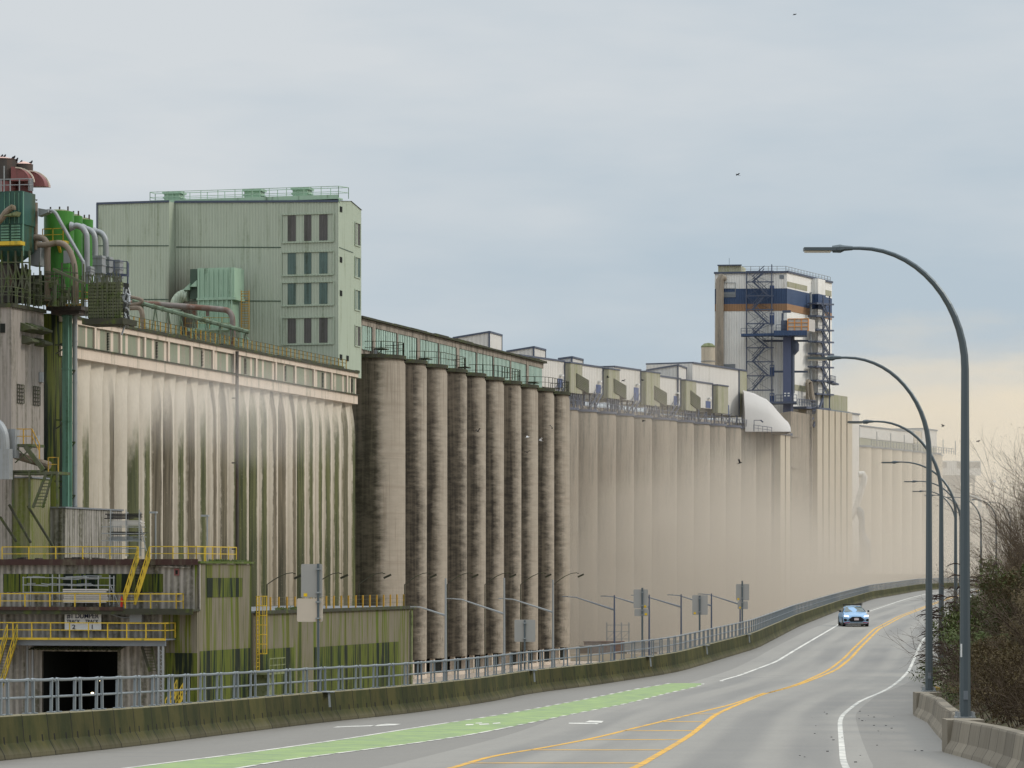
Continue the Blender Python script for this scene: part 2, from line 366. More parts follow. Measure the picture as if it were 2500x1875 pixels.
def flute_mat():
    m, b, bs = newmat('fluted_concrete_moss')
    oc = b.n('ShaderNodeTexCoord').outputs['Object']; x, y, z = b.sep(oc)
    q = b.m('DIVIDE', y, FL); idx = b.m('FLOOR', q); f = b.m('SUBTRACT', q, idx)
    def wn_(k):
        n = b.n('ShaderNodeTexWhiteNoise'); n.noise_dimensions = '1D'; b.set(n.inputs['W'], b.m('ADD', idx, k)); return n.outputs['Value']
    r1, r2, r3 = wn_(.3), wn_(17.3), wn_(41.3)
    fine = b.noise(b.vec(b.m('MULTIPLY', x, 2), b.m('MULTIPLY', y, 2.2), b.m('MULTIPLY', z, 1.3)), 1.0, 7, .72)
    wav = b.noise(b.vec(idx, 0, b.m('MULTIPLY', z, .22)), 1.0, 3)
    strk = b.noise(b.vec(b.m('MULTIPLY', y, 5), 0, b.m('MULTIPLY', z, .12)), 1.0, 4, .6)
    ff = b.m('ADD', f, b.m('ADD', b.m('ADD', b.m('MULTIPLY', b.m('SUBTRACT', fine, .5), .15), b.m('MULTIPLY', b.m('SUBTRACT', strk, .5), .22)), b.m('MULTIPLY', b.m('SUBTRACT', wav, .5), .08)))
    # band of growth in each flute: centre and width vary
    far = b.step(y, 28, 44)
    wdt = b.m('ADD', b.m('MULTIPLY', r1, .22), b.m('SUBTRACT', .22, b.m('MULTIPLY', far, .03)))
    cen = b.m('ADD', .40, b.m('MULTIPLY', r2, .14))
    ea = b.m('ADD', b.m('ADD', .44, b.m('MULTIPLY', r2, .12)), b.m('MULTIPLY', b.m('SUBTRACT', 1.0, b.step(y, 10, 20)), .22))
    band = b.m('SUBTRACT', 1.0, b.step(ff, b.m('SUBTRACT', ea, .07), b.m('ADD', ea, .05)))
    band = b.m('MULTIPLY', band, b.step(ff, b.m('SUBTRACT', .26, b.m('MULTIPLY', r1, .3)), b.m('SUBTRACT', .34, b.m('MULTIPLY', r1, .3))))
    zt = b.m('ADD', b.m('ADD', 22.2, b.m('MULTIPLY', b.step(y, 16, 34), 4.2)), b.m('ADD', b.m('MULTIPLY', b.m('MULTIPLY', r3, 4.2), 1.0), b.m('MULTIPLY', b.m('SUBTRACT', fine, .5), 5.0)))
    zt = b.m('ADD', zt, b.m('MULTIPLY', b.m('SUBTRACT', .5, b.m('ABSOLUTE', b.m('SUBTRACT', f, .5))), 4.0))
    hgt = b.m('SUBTRACT', 1.0, b.step(z, b.m('SUBTRACT', zt, 3.2), b.m('ADD', zt, 1.5)))
    bare = b.m('GREATER_THAN', r2, b.m('ADD', .70, b.m('MULTIPLY', b.step(y, 12, 22), .6)))       # some flutes near the left end are clean
    mask = b.m('MULTIPLY', b.m('MULTIPLY', band, hgt), b.m('SUBTRACT', 1.0, b.m('MULTIPLY', bare, .92)))
    cream = b.mix(fine, (.39, .345, .275, 1), (.585, .53, .435, 1))
    cream = b.mix(b.m('MULTIPLY', b.step(strk, .5, .75), .35), cream, (.36, .29, .22, 1))
    cream = b.mix(b.m('MULTIPLY', b.m('SUBTRACT', 1.0, b.step(z, 4, 26)), b.m('MULTIPLY', b.step(y, 10, 30), .72)), cream, (.20, .165, .12, 1))
    grn = b.mix(b.step(strk, .35, .65), (.030, .040, .014, 1), (.105, .112, .042, 1)); brn = b.mix(b.step(strk, .35, .65), (.050, .042, .026, 1), (.165, .138, .095, 1))
    dkg = (.018, .026, .016, 1)
    gcol = b.mix(b.step(r3, .35, .65), grn, brn)
    gcol = b.mix(b.m('MULTIPLY', b.m('SUBTRACT', 1.0, b.step(z, 6, 19)), b.m('MULTIPLY', b.step(r1, .3, .7), .75)), gcol, dkg)
    speck = b.step(b.noise(oc, 5.0, 3, .7), .62, .7)
    gcol = b.mix(b.m('MULTIPLY', speck, .35), gcol, (.33, .29, .22, 1))
    cream = b.mix(b.m('MULTIPLY', b.step(strk, .44, .62), b.m('MULTIPLY', b.m('SUBTRACT', 1.0, b.step(z, 8, 24)), .5)), cream, (.19, .17, .10, 1))
    c = b.mix(b.m('MULTIPLY', mask, .95), cream, gcol)
    sp2 = b.m('MULTIPLY', b.step(b.noise(b.scl(oc, (1.5, 2.5, 1.2)), 1.0, 5, .8), .64, .70), b.step(ff, .72, .95))
    c = b.mix(b.m('MULTIPLY', sp2, .8), c, (.08, .07, .04, 1))
    b.set(bs.inputs['Base Color'], c); bs.inputs['Roughness'].default_value = .9
    return m
M['flute'] = flute_mat()
M['mossgreenpaint'] = simple('mossy_green_pipe_paint', (.15, .20, .14), .7, var=.4, scale=1.5, stain=(.06, .07, .03), stain_amt=.6, streak=False)
def moss_clad(name, dark, amt=.5):
    """cladding with long vertical runs of moss and corrugation shade put into the colour"""
    m, b, bs = newmat(name)
    oc = b.n('ShaderNodeTexCoord').outputs['Object']; x, y, z = b.sep(oc)
    xy = b.m('ADD', x, y)
    n1 = b.noise(b.vec(b.m('MULTIPLY', xy, .75), 3.1, b.m('MULTIPLY', z, .035)), 1.0, 4, .6)
    n2 = b.noise(b.vec(b.m('MULTIPLY', xy, 4.5), 1.0, b.m('MULTIPLY', z, .16)), 1.0, 4, .65)
    k = b.m('ADD', b.m('MULTIPLY', n1, .72), b.m('MULTIPLY', n2, .28))
    if dark:
        st = [(.36, (.004, .007, .004, 1)), (.44, (.008, .020, .010, 1)), (.455, (.055, .075, .010, 1)), (.50, (.105, .125, .016, 1)), (.53, (.060, .066, .018, 1)), (.545, (.010, .016, .008, 1)), (.62, (.006, .012, .006, 1))]
    else:
        st = [(.34, (.04, .06, .01, 1)), (.425, (.10, .135, .010, 1)), (.450, (.125, .118, .06, 1)), (.50, (.175, .158, .118, 1)), (.545, (.145, .13, .085, 1)), (.57, (.105, .12, .015, 1)), (.64, (.04, .055, .012, 1))]
    c = b.ramp(k, st)
    dr = b.m('MULTIPLY', b.step(n2, .57, .68), .65)
    c = b.mix(dr, c, (.035, .045, .012, 1))
    w = b.m('SINE', b.m('MULTIPLY', xy, 2 * PI / .32)); kk = b.m('ADD', .92, b.m('MULTIPLY', w, .08))  # ridges and grooves are shade painted into the colour, without relief
    c = b.mix(1.0, c, b.vec(kk, kk, kk), 'MULTIPLY')
    b.set(bs.inputs['Base Color'], c); bs.inputs['Roughness'].default_value = .8
    return m
# 
M['mossclad'] = moss_clad('mossy_cladding', False); M['mossdark'] = moss_clad('dark_mossy_cladding', True)
def road_mat():
    m, b, bs = newmat('worn_asphalt')
    uv = b.n('ShaderNodeUVMap').outputs[0]; u, v, _ = b.sep(uv)
    n1 = b.noise(b.vec(b.m('MULTIPLY', u, .9), b.m('MULTIPLY', v, .05), 0), 1.0, 4, .6)
    n2 = b.noise(b.vec(b.m('MULTIPLY', u, 14), b.m('MULTIPLY', v, 3.0), 0), 1.0, 5, .7)
    n3 = b.noise(b.vec(b.m('MULTIPLY', u, .25), b.m('MULTIPLY', v, .9), 5), 1.0, 5, .65)
    c = b.mix(n1, (.165, .152, .130, 1), (.250, .232, .198, 1))
    # wheel tracks (u is metres from the centre line)
    def tr(c0, w): return b.m('SUBTRACT', 1.0, b.step(b.m('ABSOLUTE', b.m('SUBTRACT', u, c0)), w * .35, w))
    t = b.m('ADD', b.m('ADD', tr(-1.1, .75), tr(1.3, .8)), b.m('ADD', tr(-2.9, .7), tr(3.0, .7)), clamp=True)
    big = b.noise(b.vec(b.m('MULTIPLY', u, .35), b.m('MULTIPLY', v, .035), 9), 1.0, 3, .5)
    t = b.m('MULTIPLY', t, b.step(big, .30, .62))
    c = b.mix(b.m('MULTIPLY', t, .50), c, (.095, .090, .082, 1))
    k = b.m('ADD', .58, b.m('ADD', b.m('MULTIPLY', n2, .34), b.m('MULTIPLY', n3, .50)))
    c = b.mix(1.0, c, b.vec(k, k, k), 'MULTIPLY')
    shd = b.m('ADD', b.m('GREATER_THAN', u, 4.1), b.m('LESS_THAN', u, -4.4), clamp=True)
    c = b.mix(b.m('MULTIPLY', shd, .55), c, (.118, .106, .088, 1))
    cr = b.m('MULTIPLY', b.step(b.noise(b.vec(b.m('MULTIPLY', u, .12), b.m('MULTIPLY', v, 1.6), 2), 1.0, 6, .7), .60, .66), .38); c = b.mix(cr, c, (.06, .06, .06, 1))
    b.set(bs.inputs['Base Color'], c); bs.inputs['Specular IOR Level'].default_value = .5; b.set(bs.inputs['Roughness'], b.m('ADD', .50, b.m('MULTIPLY', n3, .2)))
    return m
M['asphalt'] = road_mat()
def barrier_mat(name, moss):
    m, b, bs = newmat(name)
    uv = b.n('ShaderNodeUVMap').outputs[0]; u, v, _ = b.sep(uv)     # u along (m), v up the profile (m)
    n1 = b.noise(b.vec(b.m('MULTIPLY', u, 1.2), b.m('MULTIPLY', v, .5), 0), 1.0, 5, .65)
    n2 = b.noise(b.vec(b.m('MULTIPLY', u, 8), b.m('MULTIPLY', v, 2.5), 3), 1.0, 4, .7)
    dr = b.noise(b.vec(b.m('MULTIPLY', u, 3.5), b.m('MULTIPLY', v, .35), 7), 1.0, 4, .6)
    c = b.mix(n2, (.060, .054, .028, 1), (.105, .092, .055, 1)) if moss else b.mix(n2, (.15, .13, .10, 1), (.25, .22, .17, 1))
    if moss:
        mc = b.mix(b.step(n1, .35, .65), (.018, .024, .003, 1), (.055, .050, .012, 1))
        mk = b.m('MULTIPLY', b.step(b.m('ADD', v, b.m('MULTIPLY', b.m('SUBTRACT', dr, .5), .5)), .02, .32), b.m('SUBTRACT', 1.0, b.step(v, .83, .87)))
        mk = b.m('MULTIPLY', mk, b.m('ADD', .80, b.m('MULTIPLY', n2, .2)))
        c = b.mix(mk, c, mc)
        c = b.mix(b.m('SUBTRACT', .93, b.step(v, .00, .07)), c, (.02, .018, .008, 1))  # contact shade put into the colour along the foot of the wall
    else:
        c = b.mix(b.m('MULTIPLY', b.step(dr, .45, .7), .6), c, (.13, .11, .08, 1))
    jf = b.m('FRACT', b.m('DIVIDE', u, 1.7))
    jn = b.m('LESS_THAN', jf, .030)
    pw = b.n('ShaderNodeTexWhiteNoise'); pw.noise_dimensions = '1D'; b.set(pw.inputs['W'], b.m('FLOOR', b.m('DIVIDE', u, 1.7))); pk = b.m('ADD', .78, b.m('MULTIPLY', pw.outputs['Value'], .44)); c = b.mix(1.0, c, b.vec(pk, pk, pk), 'MULTIPLY')
    if moss: c = b.mix(b.step(v, .845, .86), c, (.19, .17, .11, 1))
    hf = b.m('ABSOLUTE', b.m('SUBTRACT', b.m('FRACT', b.m('DIVIDE', u, .85)), .5))
    if moss:
        hole = b.m('MULTIPLY', b.m('LESS_THAN', hf, .055), b.m('LESS_THAN', b.m('ABSOLUTE', b.m('SUBTRACT', v, .40)), .07))
        jn = b.m('MAXIMUM', jn, hole)
    c = b.mix(jn, c, (.008, .008, .006, 1))
    b.set(bs.inputs['Base Color'], c); bs.inputs['Roughness'].default_value = .9
    return m
M['parapet'] = barrier_mat('mossy_parapet_concrete', True); M['barrier'] = barrier_mat('bare_barrier_concrete', False)
M['yard'] = simple('yard_ground', (.36, .30, .24), .9, var=.4, scale=.15, stain=(.2, .17, .13), stain_amt=.5, streak=False)
M['soil'] = simple('bank_soil', (.07, .05, .03), .95, var=.6, scale=1, stain=(.05, .07, .02), stain_amt=.6, streak=False)
M['leaf'] = simple('green_leaves', (.065, .088, .02), .55, var=.8, scale=2.0)
M['leafbrown'] = simple('brown_leaves', (.085, .062, .026), .7, var=.8, scale=2.0)
M['twig'] = simple('brown_twigs', (.065, .045, .028), .8, var=.5, scale=2)
M['seed'] = simple('dark_seed_heads', (.035, .022, .018), .9, var=.4, scale=3)

def add_soot(mt, cx_, wx, z0, z1, colr):
    """a brown smoke stain on the wall around the elbow duct"""
    nt_ = mt.node_tree; b = NB(nt_); bs = next(n for n in nt_.nodes if n.type == 'BSDF_PRINCIPLED')
    src = bs.inputs['Base Color'].links[0].from_socket
    oc = b.n('ShaderNodeTexCoord').outputs['Object']; x, y, z = b.sep(oc)
    d = b.m('ABSOLUTE', b.m('SUBTRACT', x, cx_)); m1 = b.m('SUBTRACT', 1.0, b.step(d, .1, wx))
    m2 = b.m('MULTIPLY', b.m('SUBTRACT', 1.0, b.step(z, z0, z1)), m1)
    m2 = b.m('MULTIPLY', m2, b.m('ADD', .55, b.m('MULTIPLY', b.noise(b.scl(oc, (3, 3, .3)), 1.0, 4), .6)), clamp=True)
    b.set(bs.inputs['Base Color'], b.mix(m2, src, colr))
# ================================================================== ROAD
YS = np.arange(-30, 760, 1.0)
def curve(pts, sm=9):
    xs = [p[0] for p in pts]; ys = [p[1] for p in pts]
    v = np.interp(YS, xs, ys); lo = 2 * v[0] - v[::-1][-sm * 2 - 1:-1] if 0 else None
    k = np.hanning(2 * sm + 3)[1:-1]; k /= k.sum()
    pl = v[0] + (v[0] - v[1:sm + 1])[::-1]; pr = v[-1] + (v[-1] - v[-sm - 1:-1])[::-1]
    vv = np.convolve(np.concatenate([pl, v, pr]), k, 'valid')
    return lambda y: float(np.interp(y, YS, vv))
hR = curve([(-30, 1.6), (0, 1.75), (20, 2.2), (40, 2.88), (57, 3.36), (67, 3.62), (80, 3.93), (97, 4.16), (110, 4.27), (123, 4.32), (140, 4.2), (172, 3.92), (225, 3.65), (285, 3.18), (340, 2.66), (410, 2.14), (450, 2.06), (500, 2.55), (560, 4.0), (650, 7.0), (759, 9.5)], 8)
XL = curve([(-30, -21.4), (0, -17.6), (30, -13.6), (60, -9.4), (72, -7.75), (79, -7.1), (90, -5.0), (96, -3.3), (109, -.6), (118, .7), (124, 2.6), (139, 7.0), (172, 12.9), (225, 19.7), (285, 28.6), (340, 37.5), (410, 51.2), (450, 60.5), (500, 74), (560, 94), (650, 130), (759, 180)], 7)
XR = curve([(-30, .5), (0, 3.6), (30, 6.3), (49, 7.75), (67, 9.0), (97, 12.1), (119, 15.4), (140, 18.4), (184, 24.9), (235, 32.2), (285, 38.9), (340, 48.3), (400, 59.5), (450, 70), (500, 83), (560, 103), (650, 139), (759, 189)], 7)
def zr(Y): return H - hR(Y)
_g = np.arange(40, 445, .25); _gy = np.array([HY + hR(y) * F_PX / y for y in _g])
def road_pick(x, y):
    Y = float(np.interp(-y, -_gy, _g)); return (x - CX) * Y / F_PX, Y
def track(pts, ext=None):
    w = [road_pick(*p) for p in pts]; w.sort(key=lambda p: p[1])
    if ext: w = w + ext
    xs = [p[1] for p in w]; ys = [p[0] for p in w]
    f = curve(w_ := [(a, b_) for a, b_ in zip(xs, ys)], 3)
    return f, xs[0], xs[-1]
yel, ya, yb = track([(1548, 1875), (1746, 1744), (1787, 1726), (1860, 1695), (1950, 1671), (2031, 1637), (2069, 1607), (2141, 1535), (2198, 1505), (2260, 1481), (2326, 1458)])
_ye = [(ya - 40, yel(ya) - 6.5)] + [(y, yel(y)) for y in np.arange(ya, yb, 3)] + [(450, 66), (500, 79), (560, 99), (650, 135), (759, 185)]
XC = curve(_ye, 4)
# road surface
def strip(fa, fb, y0, y1, dz, step=2.0, uvc=None):
    mb = MB(); ys = list(np.arange(y0, y1, step)) + [y1]
    vs = []; uv = []
    for y in ys:
        for fx in (fa, fb):
            x = fx(y); vs.append((x, y, zr(y) + dz)); uv.append((x - (uvc(y) if uvc else x), y))
    mb.add(vs, [(2 * i, 2 * i + 1, 2 * i + 3, 2 * i + 2) for i in range(len(ys) - 1)], uv)
    return mb
rb = MB(); ys = list(np.arange(-30, 700, 2.0)); vs = []; uv = []
K = 8
for y in ys:
    a, c = XL(y) - .1, XR(y) + .35
    for j in range(K + 1):
        x = a + (c - a) * j / K; vs.append((x, y, zr(y))); uv.append((x - XC(y), y))
rb.add(vs, [(i * (K + 1) + j, i * (K + 1) + j + 1, (i + 1) * (K + 1) + j + 1, (i + 1) * (K + 1) + j) for i in range(len(ys) - 1) for j in range(K)], uv)
solo('road', rb, M['asphalt'], F0, (0, 0, 0), kind='structure')
def line(name, fc, y0, y1, w, mat, dz=.004, dash=None, wear=0):
    mb = MB()
    segs = [(y0, y1)] if not dash else [(y, min(y + dash[0], y1)) for y in np.arange(y0, y1, dash[0] + dash[1])]
    for s0, s1 in segs:
        t = strip(lambda y: fc(y) - w / 2, lambda y: fc(y) + w / 2, s0, s1, dz, 1.0 if not dash else dash[0] / 2)
        mb.add(t.v, t.f)
    return solo(name, mb, mat, F0, (0, 0, 0), kind='structure')
line('centre_line', lambda y: XC(y) - .16 * min(1, max(0, (y - 118) / 25)), 118, 445, .13, M['lineyellow'])
line('centre_line', lambda y: XC(y) + .16 * min(1, max(0, (y - 118) / 25)), 20, 445, .15, M['lineyellow'])
hl, h0, h1 = track([(1102, 1875), (1208, 1843), (1300, 1831), (1436, 1805), (1530, 1782), (1664, 1750), (1750, 1728), (1800, 1719)])
hx = curve([(h0 - 40, hl(h0) - 6)] + [(y, hl(y)) for y in np.arange(h0, 108, 2)] + [(118, XC(118) - .14), (124, XC(124) - .16)], 3)
line('hatch_line', hx, 20, 118, .14, M['lineyellow'])
hm = MB()
for (ry) in (1863, 1831, 1806, 1784, 1762, 1743):
    _, Y = road_pick(1500, ry); xa, xb = hx(Y - .2) + .05, XC(Y) - .05
    hm.add([(xa, Y - .2, zr(Y - .2) + .004), (xb, Y - .2, zr(Y - .2) + .004), (xb, Y + .2, zr(Y + .2) + .004), (xa, Y + .2, zr(Y + .2) + .004)], [(0, 1, 2, 3)])
for Y in (50, 42, 34, 26):
    xa, xb = hx(Y) + .05, XC(Y) - .05
    hm.add([(xa, Y, zr(Y) + .004), (xb, Y, zr(Y) + .004), (xb, Y + .3, zr(Y + .3) + .004), (xa, Y + .3, zr(Y + .3) + .004)], [(0, 1, 2, 3)])
solo('hatch_bars', hm, M['lineyellow'], F0, (0, 0, 0), kind='structure')
rw, r0, r1 = track([(2060, 1875), (2053, 1798), (2050, 1762), (2056, 1745), (2099, 1711), (2159, 1687), (2196, 1662), (2219, 1638), (2235, 1602), (2244, 1580), (2259, 1552), (2317, 1499)])
rx = curve([(r0 - 40, rw(r0) - 4)] + [(y, rw(y)) for y in np.arange(r0, r1, 2)] + [(r1 + 20, XR(r1 + 20) - 1.2), (350, XR(350) - 1.5), (450, XR(450) - 1.5)], 4)
line('edge_line', rx, 20, 440, .125, M['linewhite'])
lw, l0, l1 = track([(1752, 1663), (1800, 1651), (1896, 1615), (1950, 1582), (2054, 1520), (2123, 1492), (2198, 1467), (2260, 1450)])
line('edge_line', lw, l0, l1, .15, M['linewhite'])
ga, g0, g1 = track([(305, 1875), (600, 1839), (790, 1812), (960, 1785), (1204, 1748), (1350, 1722), (1450, 1703), (1500, 1693), (1595, 1673), (1700, 1664)])
gb, q0, q1 = track([(600, 1872), (678, 1858), (850, 1836), (1040, 1811), (1180, 1788), (1366, 1750), (1450, 1733), (1500, 1725), (1638, 1690), (1742, 1667)])
gax = curve([(g0 - 35, ga(g0) - 5)] + [(y, ga(y)) for y in np.arange(g0, g1, 2)], 4)
gbx = curve([(q0 - 35, gb(q0) - 4.3)] + [(y, gb(y)) for y in np.arange(q0, q1, 2)], 4)
ge = min(g1, q1) - .5
solo('bike_lane', strip(gax, gbx, 22, ge, .004, 1.0), M['bikegreen'], F0, (0, 0, 0), kind='structure')
_, sol = road_pick(1060, 1765)
line('bike_lane_edge', gax, 22, sol, .12, M['linewhite'], .008)
line('bike_lane_edge', gax, sol + .5, ge, .12, M['linewhite'], .008, dash=(.9, .9))
line('bike_lane_edge', gbx, 22, sol - 4, .12, M['linewhite'], .008, dash=(1.9, .35))
line('bike_lane_edge', gbx, sol - 4, ge, .12, M['linewhite'], .008, dash=(1.0, .9))
# painted arrows and bicycle marks
def mark(name, polys):
    mb = MB()
    for poly in polys:
        pts = [road_pick(*p) for p in poly]
        mb.add([(x, y, zr(y) + .006) for x, y in pts], [tuple(range(len(pts)))])
    solo(name, mb, M['linewhite'], F0, (0, 0, 0), kind='structure', norm=False)
def z2(cx, cy, k=1200 / 2212): return lambda x, y: (cx + x * k, cy + y * k)
q = z2(200, 1640)
mark('lane_arrow', [[q(1130, 252), q(1300, 246), q(1320, 241), q(1150, 247)], [q(1315, 246), q(1400, 243), q(1437, 236), q(1370, 235), q(1330, 240)]])
q = z2(1300, 1600)
mark('lane_arrow', [[q(162, 308), q(290, 311), q(300, 306), q(165, 303)], [q(235, 302), q(310, 305), q(320, 296), q(258, 294)]])
q = z2(200, 1640)
mark('bicycle_mark', [[q(1725, 242), q(1760, 240), q(1765, 236), q(1730, 237)], [q(1790, 240), q(1835, 238), q(1830, 233), q(1785, 235)], [q(1770, 234), q(1800, 232), q(1802, 229), q(1772, 231)], [q(1850, 236), q(1885, 232), q(1880, 229), q(1848, 232)]])
# cracks debris
db = MB(); rng = random.Random(3)
for i in range(34):
    Y = rng.uniform(52, 100); x = XR(Y) - rng.uniform(.6, 3.2); r = rng.uniform(.003, .014)
    db.box(x - r * 2, x + r * 2, Y - r * 2, Y + r * 2, zr(Y) + .004, zr(Y) + .004 + r)
solo('road_debris', db, M['black'], F0, (0, 0, 0), label='small dark bits of grit scattered on the right road shoulder', cat='debris', kind='stuff')
# ------------------------------------------------------------------ ground
gd = MB(); gd.quad((-4000, -400, 0), (4000, -400, 0), (4000, 9000, 0), (-4000, 9000, 0))
solo('ground', gd, M['yard'], F0, (0, 0, 0), kind='structure')
rt = MB(); vs = []
for y in ys: vs += [(XL(y) - .62, y, zr(y) - .05), (XL(y) - .62, y, 0.0)]
rt.add(vs, [(2 * i, 2 * i + 1, 2 * i + 3, 2 * i + 2) for i in range(len(ys) - 1)])
vs = []
for y in ys: vs += [(XL(y) - .62, y, zr(y) - .05), (XL(y) - .05, y, zr(y) - .05)]
rt.add(vs, [(2 * i, 2 * i + 1, 2 * i + 3, 2 * i + 2) for i in range(len(ys) - 1)])
solo('retaining_wall', rt, M['darkconc'], F0, (0, 0, 0), kind='structure')
bank = MB(); vs = []; prof = [(.30, -.02), (.75, .05), (2.2, .8), (4.5, 2.0), (8, 3.6), (16, 5.6), (40, 7), (400, 9)]
ys2 = [y for y in ys if y < 440] + [440]
for y in ys2:
    fd = 1.0 if y < 150 else max(.04, 1 - (y - 150) / 110)
    for dx_, dz_ in prof: vs.append((XR(y) + dx_, y, zr(y) + dz_ * fd - (0 if fd > .99 else min(1, (1 - fd)) * min(dx_ * .02, 3))))
kk = len(prof)
bank.add(vs, [(i * kk + j, (i + 1) * kk + j, (i + 1) * kk + j + 1, i * kk + j + 1) for i in range(len(ys2) - 1) for j in range(kk - 1)])
solo('hillside', bank, M['soil'], F0, (0, 0, 0), kind='structure')
# ------------------------------------------------------------------ parapet with railing (left)
PH = .81
def arcs(fx, y0, y1, step):
    """points every `step` metres along a curve"""
    out = []; y = y0; s = 0; px, py = fx(y0), y0; acc = 0; yy = y0; out.append((px, py, 0.0))
    while yy < y1:
        yy += .1; x = fx(yy); d = math.hypot(x - px, yy - py)
        acc += d; s += d; px, py = x, yy
        if acc >= step: out.append((x, yy, s)); acc -= step
    return out
def barrier(fx, y0, y1, prof, side, cap=True, hs=1.0):
    """profile: list of (offset away from road, z); side +1 = right of the road"""
    mb = MB(); pts = arcs(fx, y0, y1, .85); vs = []; uv = []; k = len(prof)
    lv = [0]
    for (a, c), (d, e) in zip(prof, prof[1:]): lv.append(lv[-1] + math.hypot(d - a, e - c))
    for i, (x, y, s) in enumerate(pts):
        x2 = fx(y + .5); nx, ny = (.5, -(x2 - x)); L = math.hypot(nx, ny); nx /= L; ny /= L
        for (o, z), l in zip(prof, lv):
            vs.append((x + nx * o * side, y + ny * o * side, zr(y) + z * hs)); uv.append((s, l))
    fs = [(i * k + j, i * k + j + 1, (i + 1) * k + j + 1, (i + 1) * k + j) for i in range(len(pts) - 1) for j in range(k - 1)]
    if cap: fs += [tuple(range(k)), tuple((len(pts) - 1) * k + j for j in range(k))]
    return mb.add(vs, fs, uv)
pa = thing('bridge_parapet', 'long mossy concrete parapet with grey steel railing along the left of the road', 'parapet', F0, (XL(60), 60, zr(60)))
jersey = [(0, -.02), (.02, .09), (.14, .30), (.19, PH - .02), (.21, PH), (.50, PH), (.53, PH - .02), (.56, -.2)]
barrier(XL, 20, 640, jersey, -1).build('concrete_wall', M['parapet'], pa)
RH, PL = .66, 1.70
def rail_panel_mb(mb, x, y, dxn, dyn, z):
    """one panel starting at (x,y), direction (dxn,dyn)"""
    def pt(a, h, o=0.0): return (x + dxn * a - dyn * o, y + dyn * a + dxn * o, z(a) + h)
    for a in (.22, PL - .24):
        lean = -.03 if a < .8 else .03
        mb.bar(pt(a, 0), pt(a + lean, RH - .02), .05, .13)
        mb.bar(pt(a, 0), pt(a, .02), .16, .2)
    e = .03
    mb.path([pt(e, RH - .02), pt(e + .10, RH), pt(.4, RH - .01), (pt(PL / 2, RH - .012)), pt(PL - .4, RH - .01), pt(PL - .12, RH), pt(PL - e + .02, RH - .02)], [.04, .036, .030, .028, .030, .036, .04], 6)
    mb.tube(pt(e, RH * .48), pt(PL - e + .02, RH * .48), .024, 6)
pp = arcs(lambda y: XL(y) - .36, 38, 560, PL)
rest = MB(); cnt = 0
for i in range(len(pp) - 1):
    x0, y0, _ = pp[i]; x1, y1, _ = pp[i + 1]; L = math.hypot(x1 - x0, y1 - y0)
    zf = lambda a, y0=y0, y1=y1, L=L: zr(y0 + (y1 - y0) * a / L) + PH
    if y0 > 56.5 and cnt < 100:
        mb = MB(); rail_panel_mb(mb, x0, y0, (x1 - x0) / L, (y1 - y0) / L, zf); mb.build('railing_panel', M['rail'], pa); cnt += 1
    else: rail_panel_mb(rest, x0, y0, (x1 - x0) / L, (y1 - y0) / L, zf)
o = rest.build('railing_panels', M['rail'], pa); o['kind'] = 'stuff'
# straps over the parapet (sign pole clamps) come with the signs
# ------------------------------------------------------------------ right barrier pieces with lamp posts
bp2 = [(0, -.02), (.03, .08), (.13, .24), (.19, .62), (.21, .655), (.44, .655), (.47, .62), (.50, -.15)]
LY = [67, 97, 128, 184, 235, 285, 316, 350, 397, 445]
edges = [(20, 66.2), (66.9, 96.2), (96.9, 127.4), (128.1, 183.3), (184, 234.4), (235.1, 440)]
lbl = ['bare concrete road barrier nearest at the bottom right corner, ending under the nearest lamp post', 'bare concrete road barrier between the nearest and the second lamp post', 'concrete road barrier behind the second lamp post, half hidden by shrubs', 'fourth stretch of concrete barrier, beyond the shrubs', 'fifth stretch of concrete barrier, far along the right kerb', 'farthest stretch of concrete barrier along the right kerb']
for (a, c), l in zip(edges, lbl):
    shift = (lambda y, c=c: XR(y) - .30 * max(0, 1 - (c - y) / 7.0)) if c < 200 else XR
    t = thing('concrete_barrier', l, 'barrier', F0, (XR(c), c, zr(c)), 'concrete barriers on the right of the road')
    barrier(shift, a, c, bp2, 1).build('barrier_wall', M['barrier'], t)
    if c < 200:
        e = MB(); x = XR(c) - .30; e.uv = {i: (.5 + .02 * i, .5) for i in range(8)}
        e.box(x + .05, x + .80, c - .55, c + .28, zr(c) - .03, zr(c) + .66)
        e.build('post_pedestal', M['barrier'], t)
plab = ['tallest and nearest curved grey lamp post at the right', 'second nearest curved grey lamp post, on the end of the barrier', 'third curved lamp post, rising behind the shrubs', 'fourth curved lamp post along the right kerb', 'fifth curved lamp post along the right kerb', 'sixth curved lamp post along the right kerb, its arm low over the road', 'seventh curved lamp post, mostly hidden behind the nearest post', 'eighth curved lamp post, just right of the nearest post', 'ninth curved lamp post, in front of the bare bush', 'farthest curved lamp post, its pole lost in the bare bush']
arm_dx = [3.15, 3.45, 3.5, 4.0, 3.9, 3.6, 3.6, 3.6, 3.4, 3.3]
topy = [606, 873, 1029, 1128, 1175, 1199, 1209, 1214, 1220, 1226]
px_ = [2316 + 40, 2268, 2298, 2333, 2345, 2333, 2352, 2395, 2432, 2466]
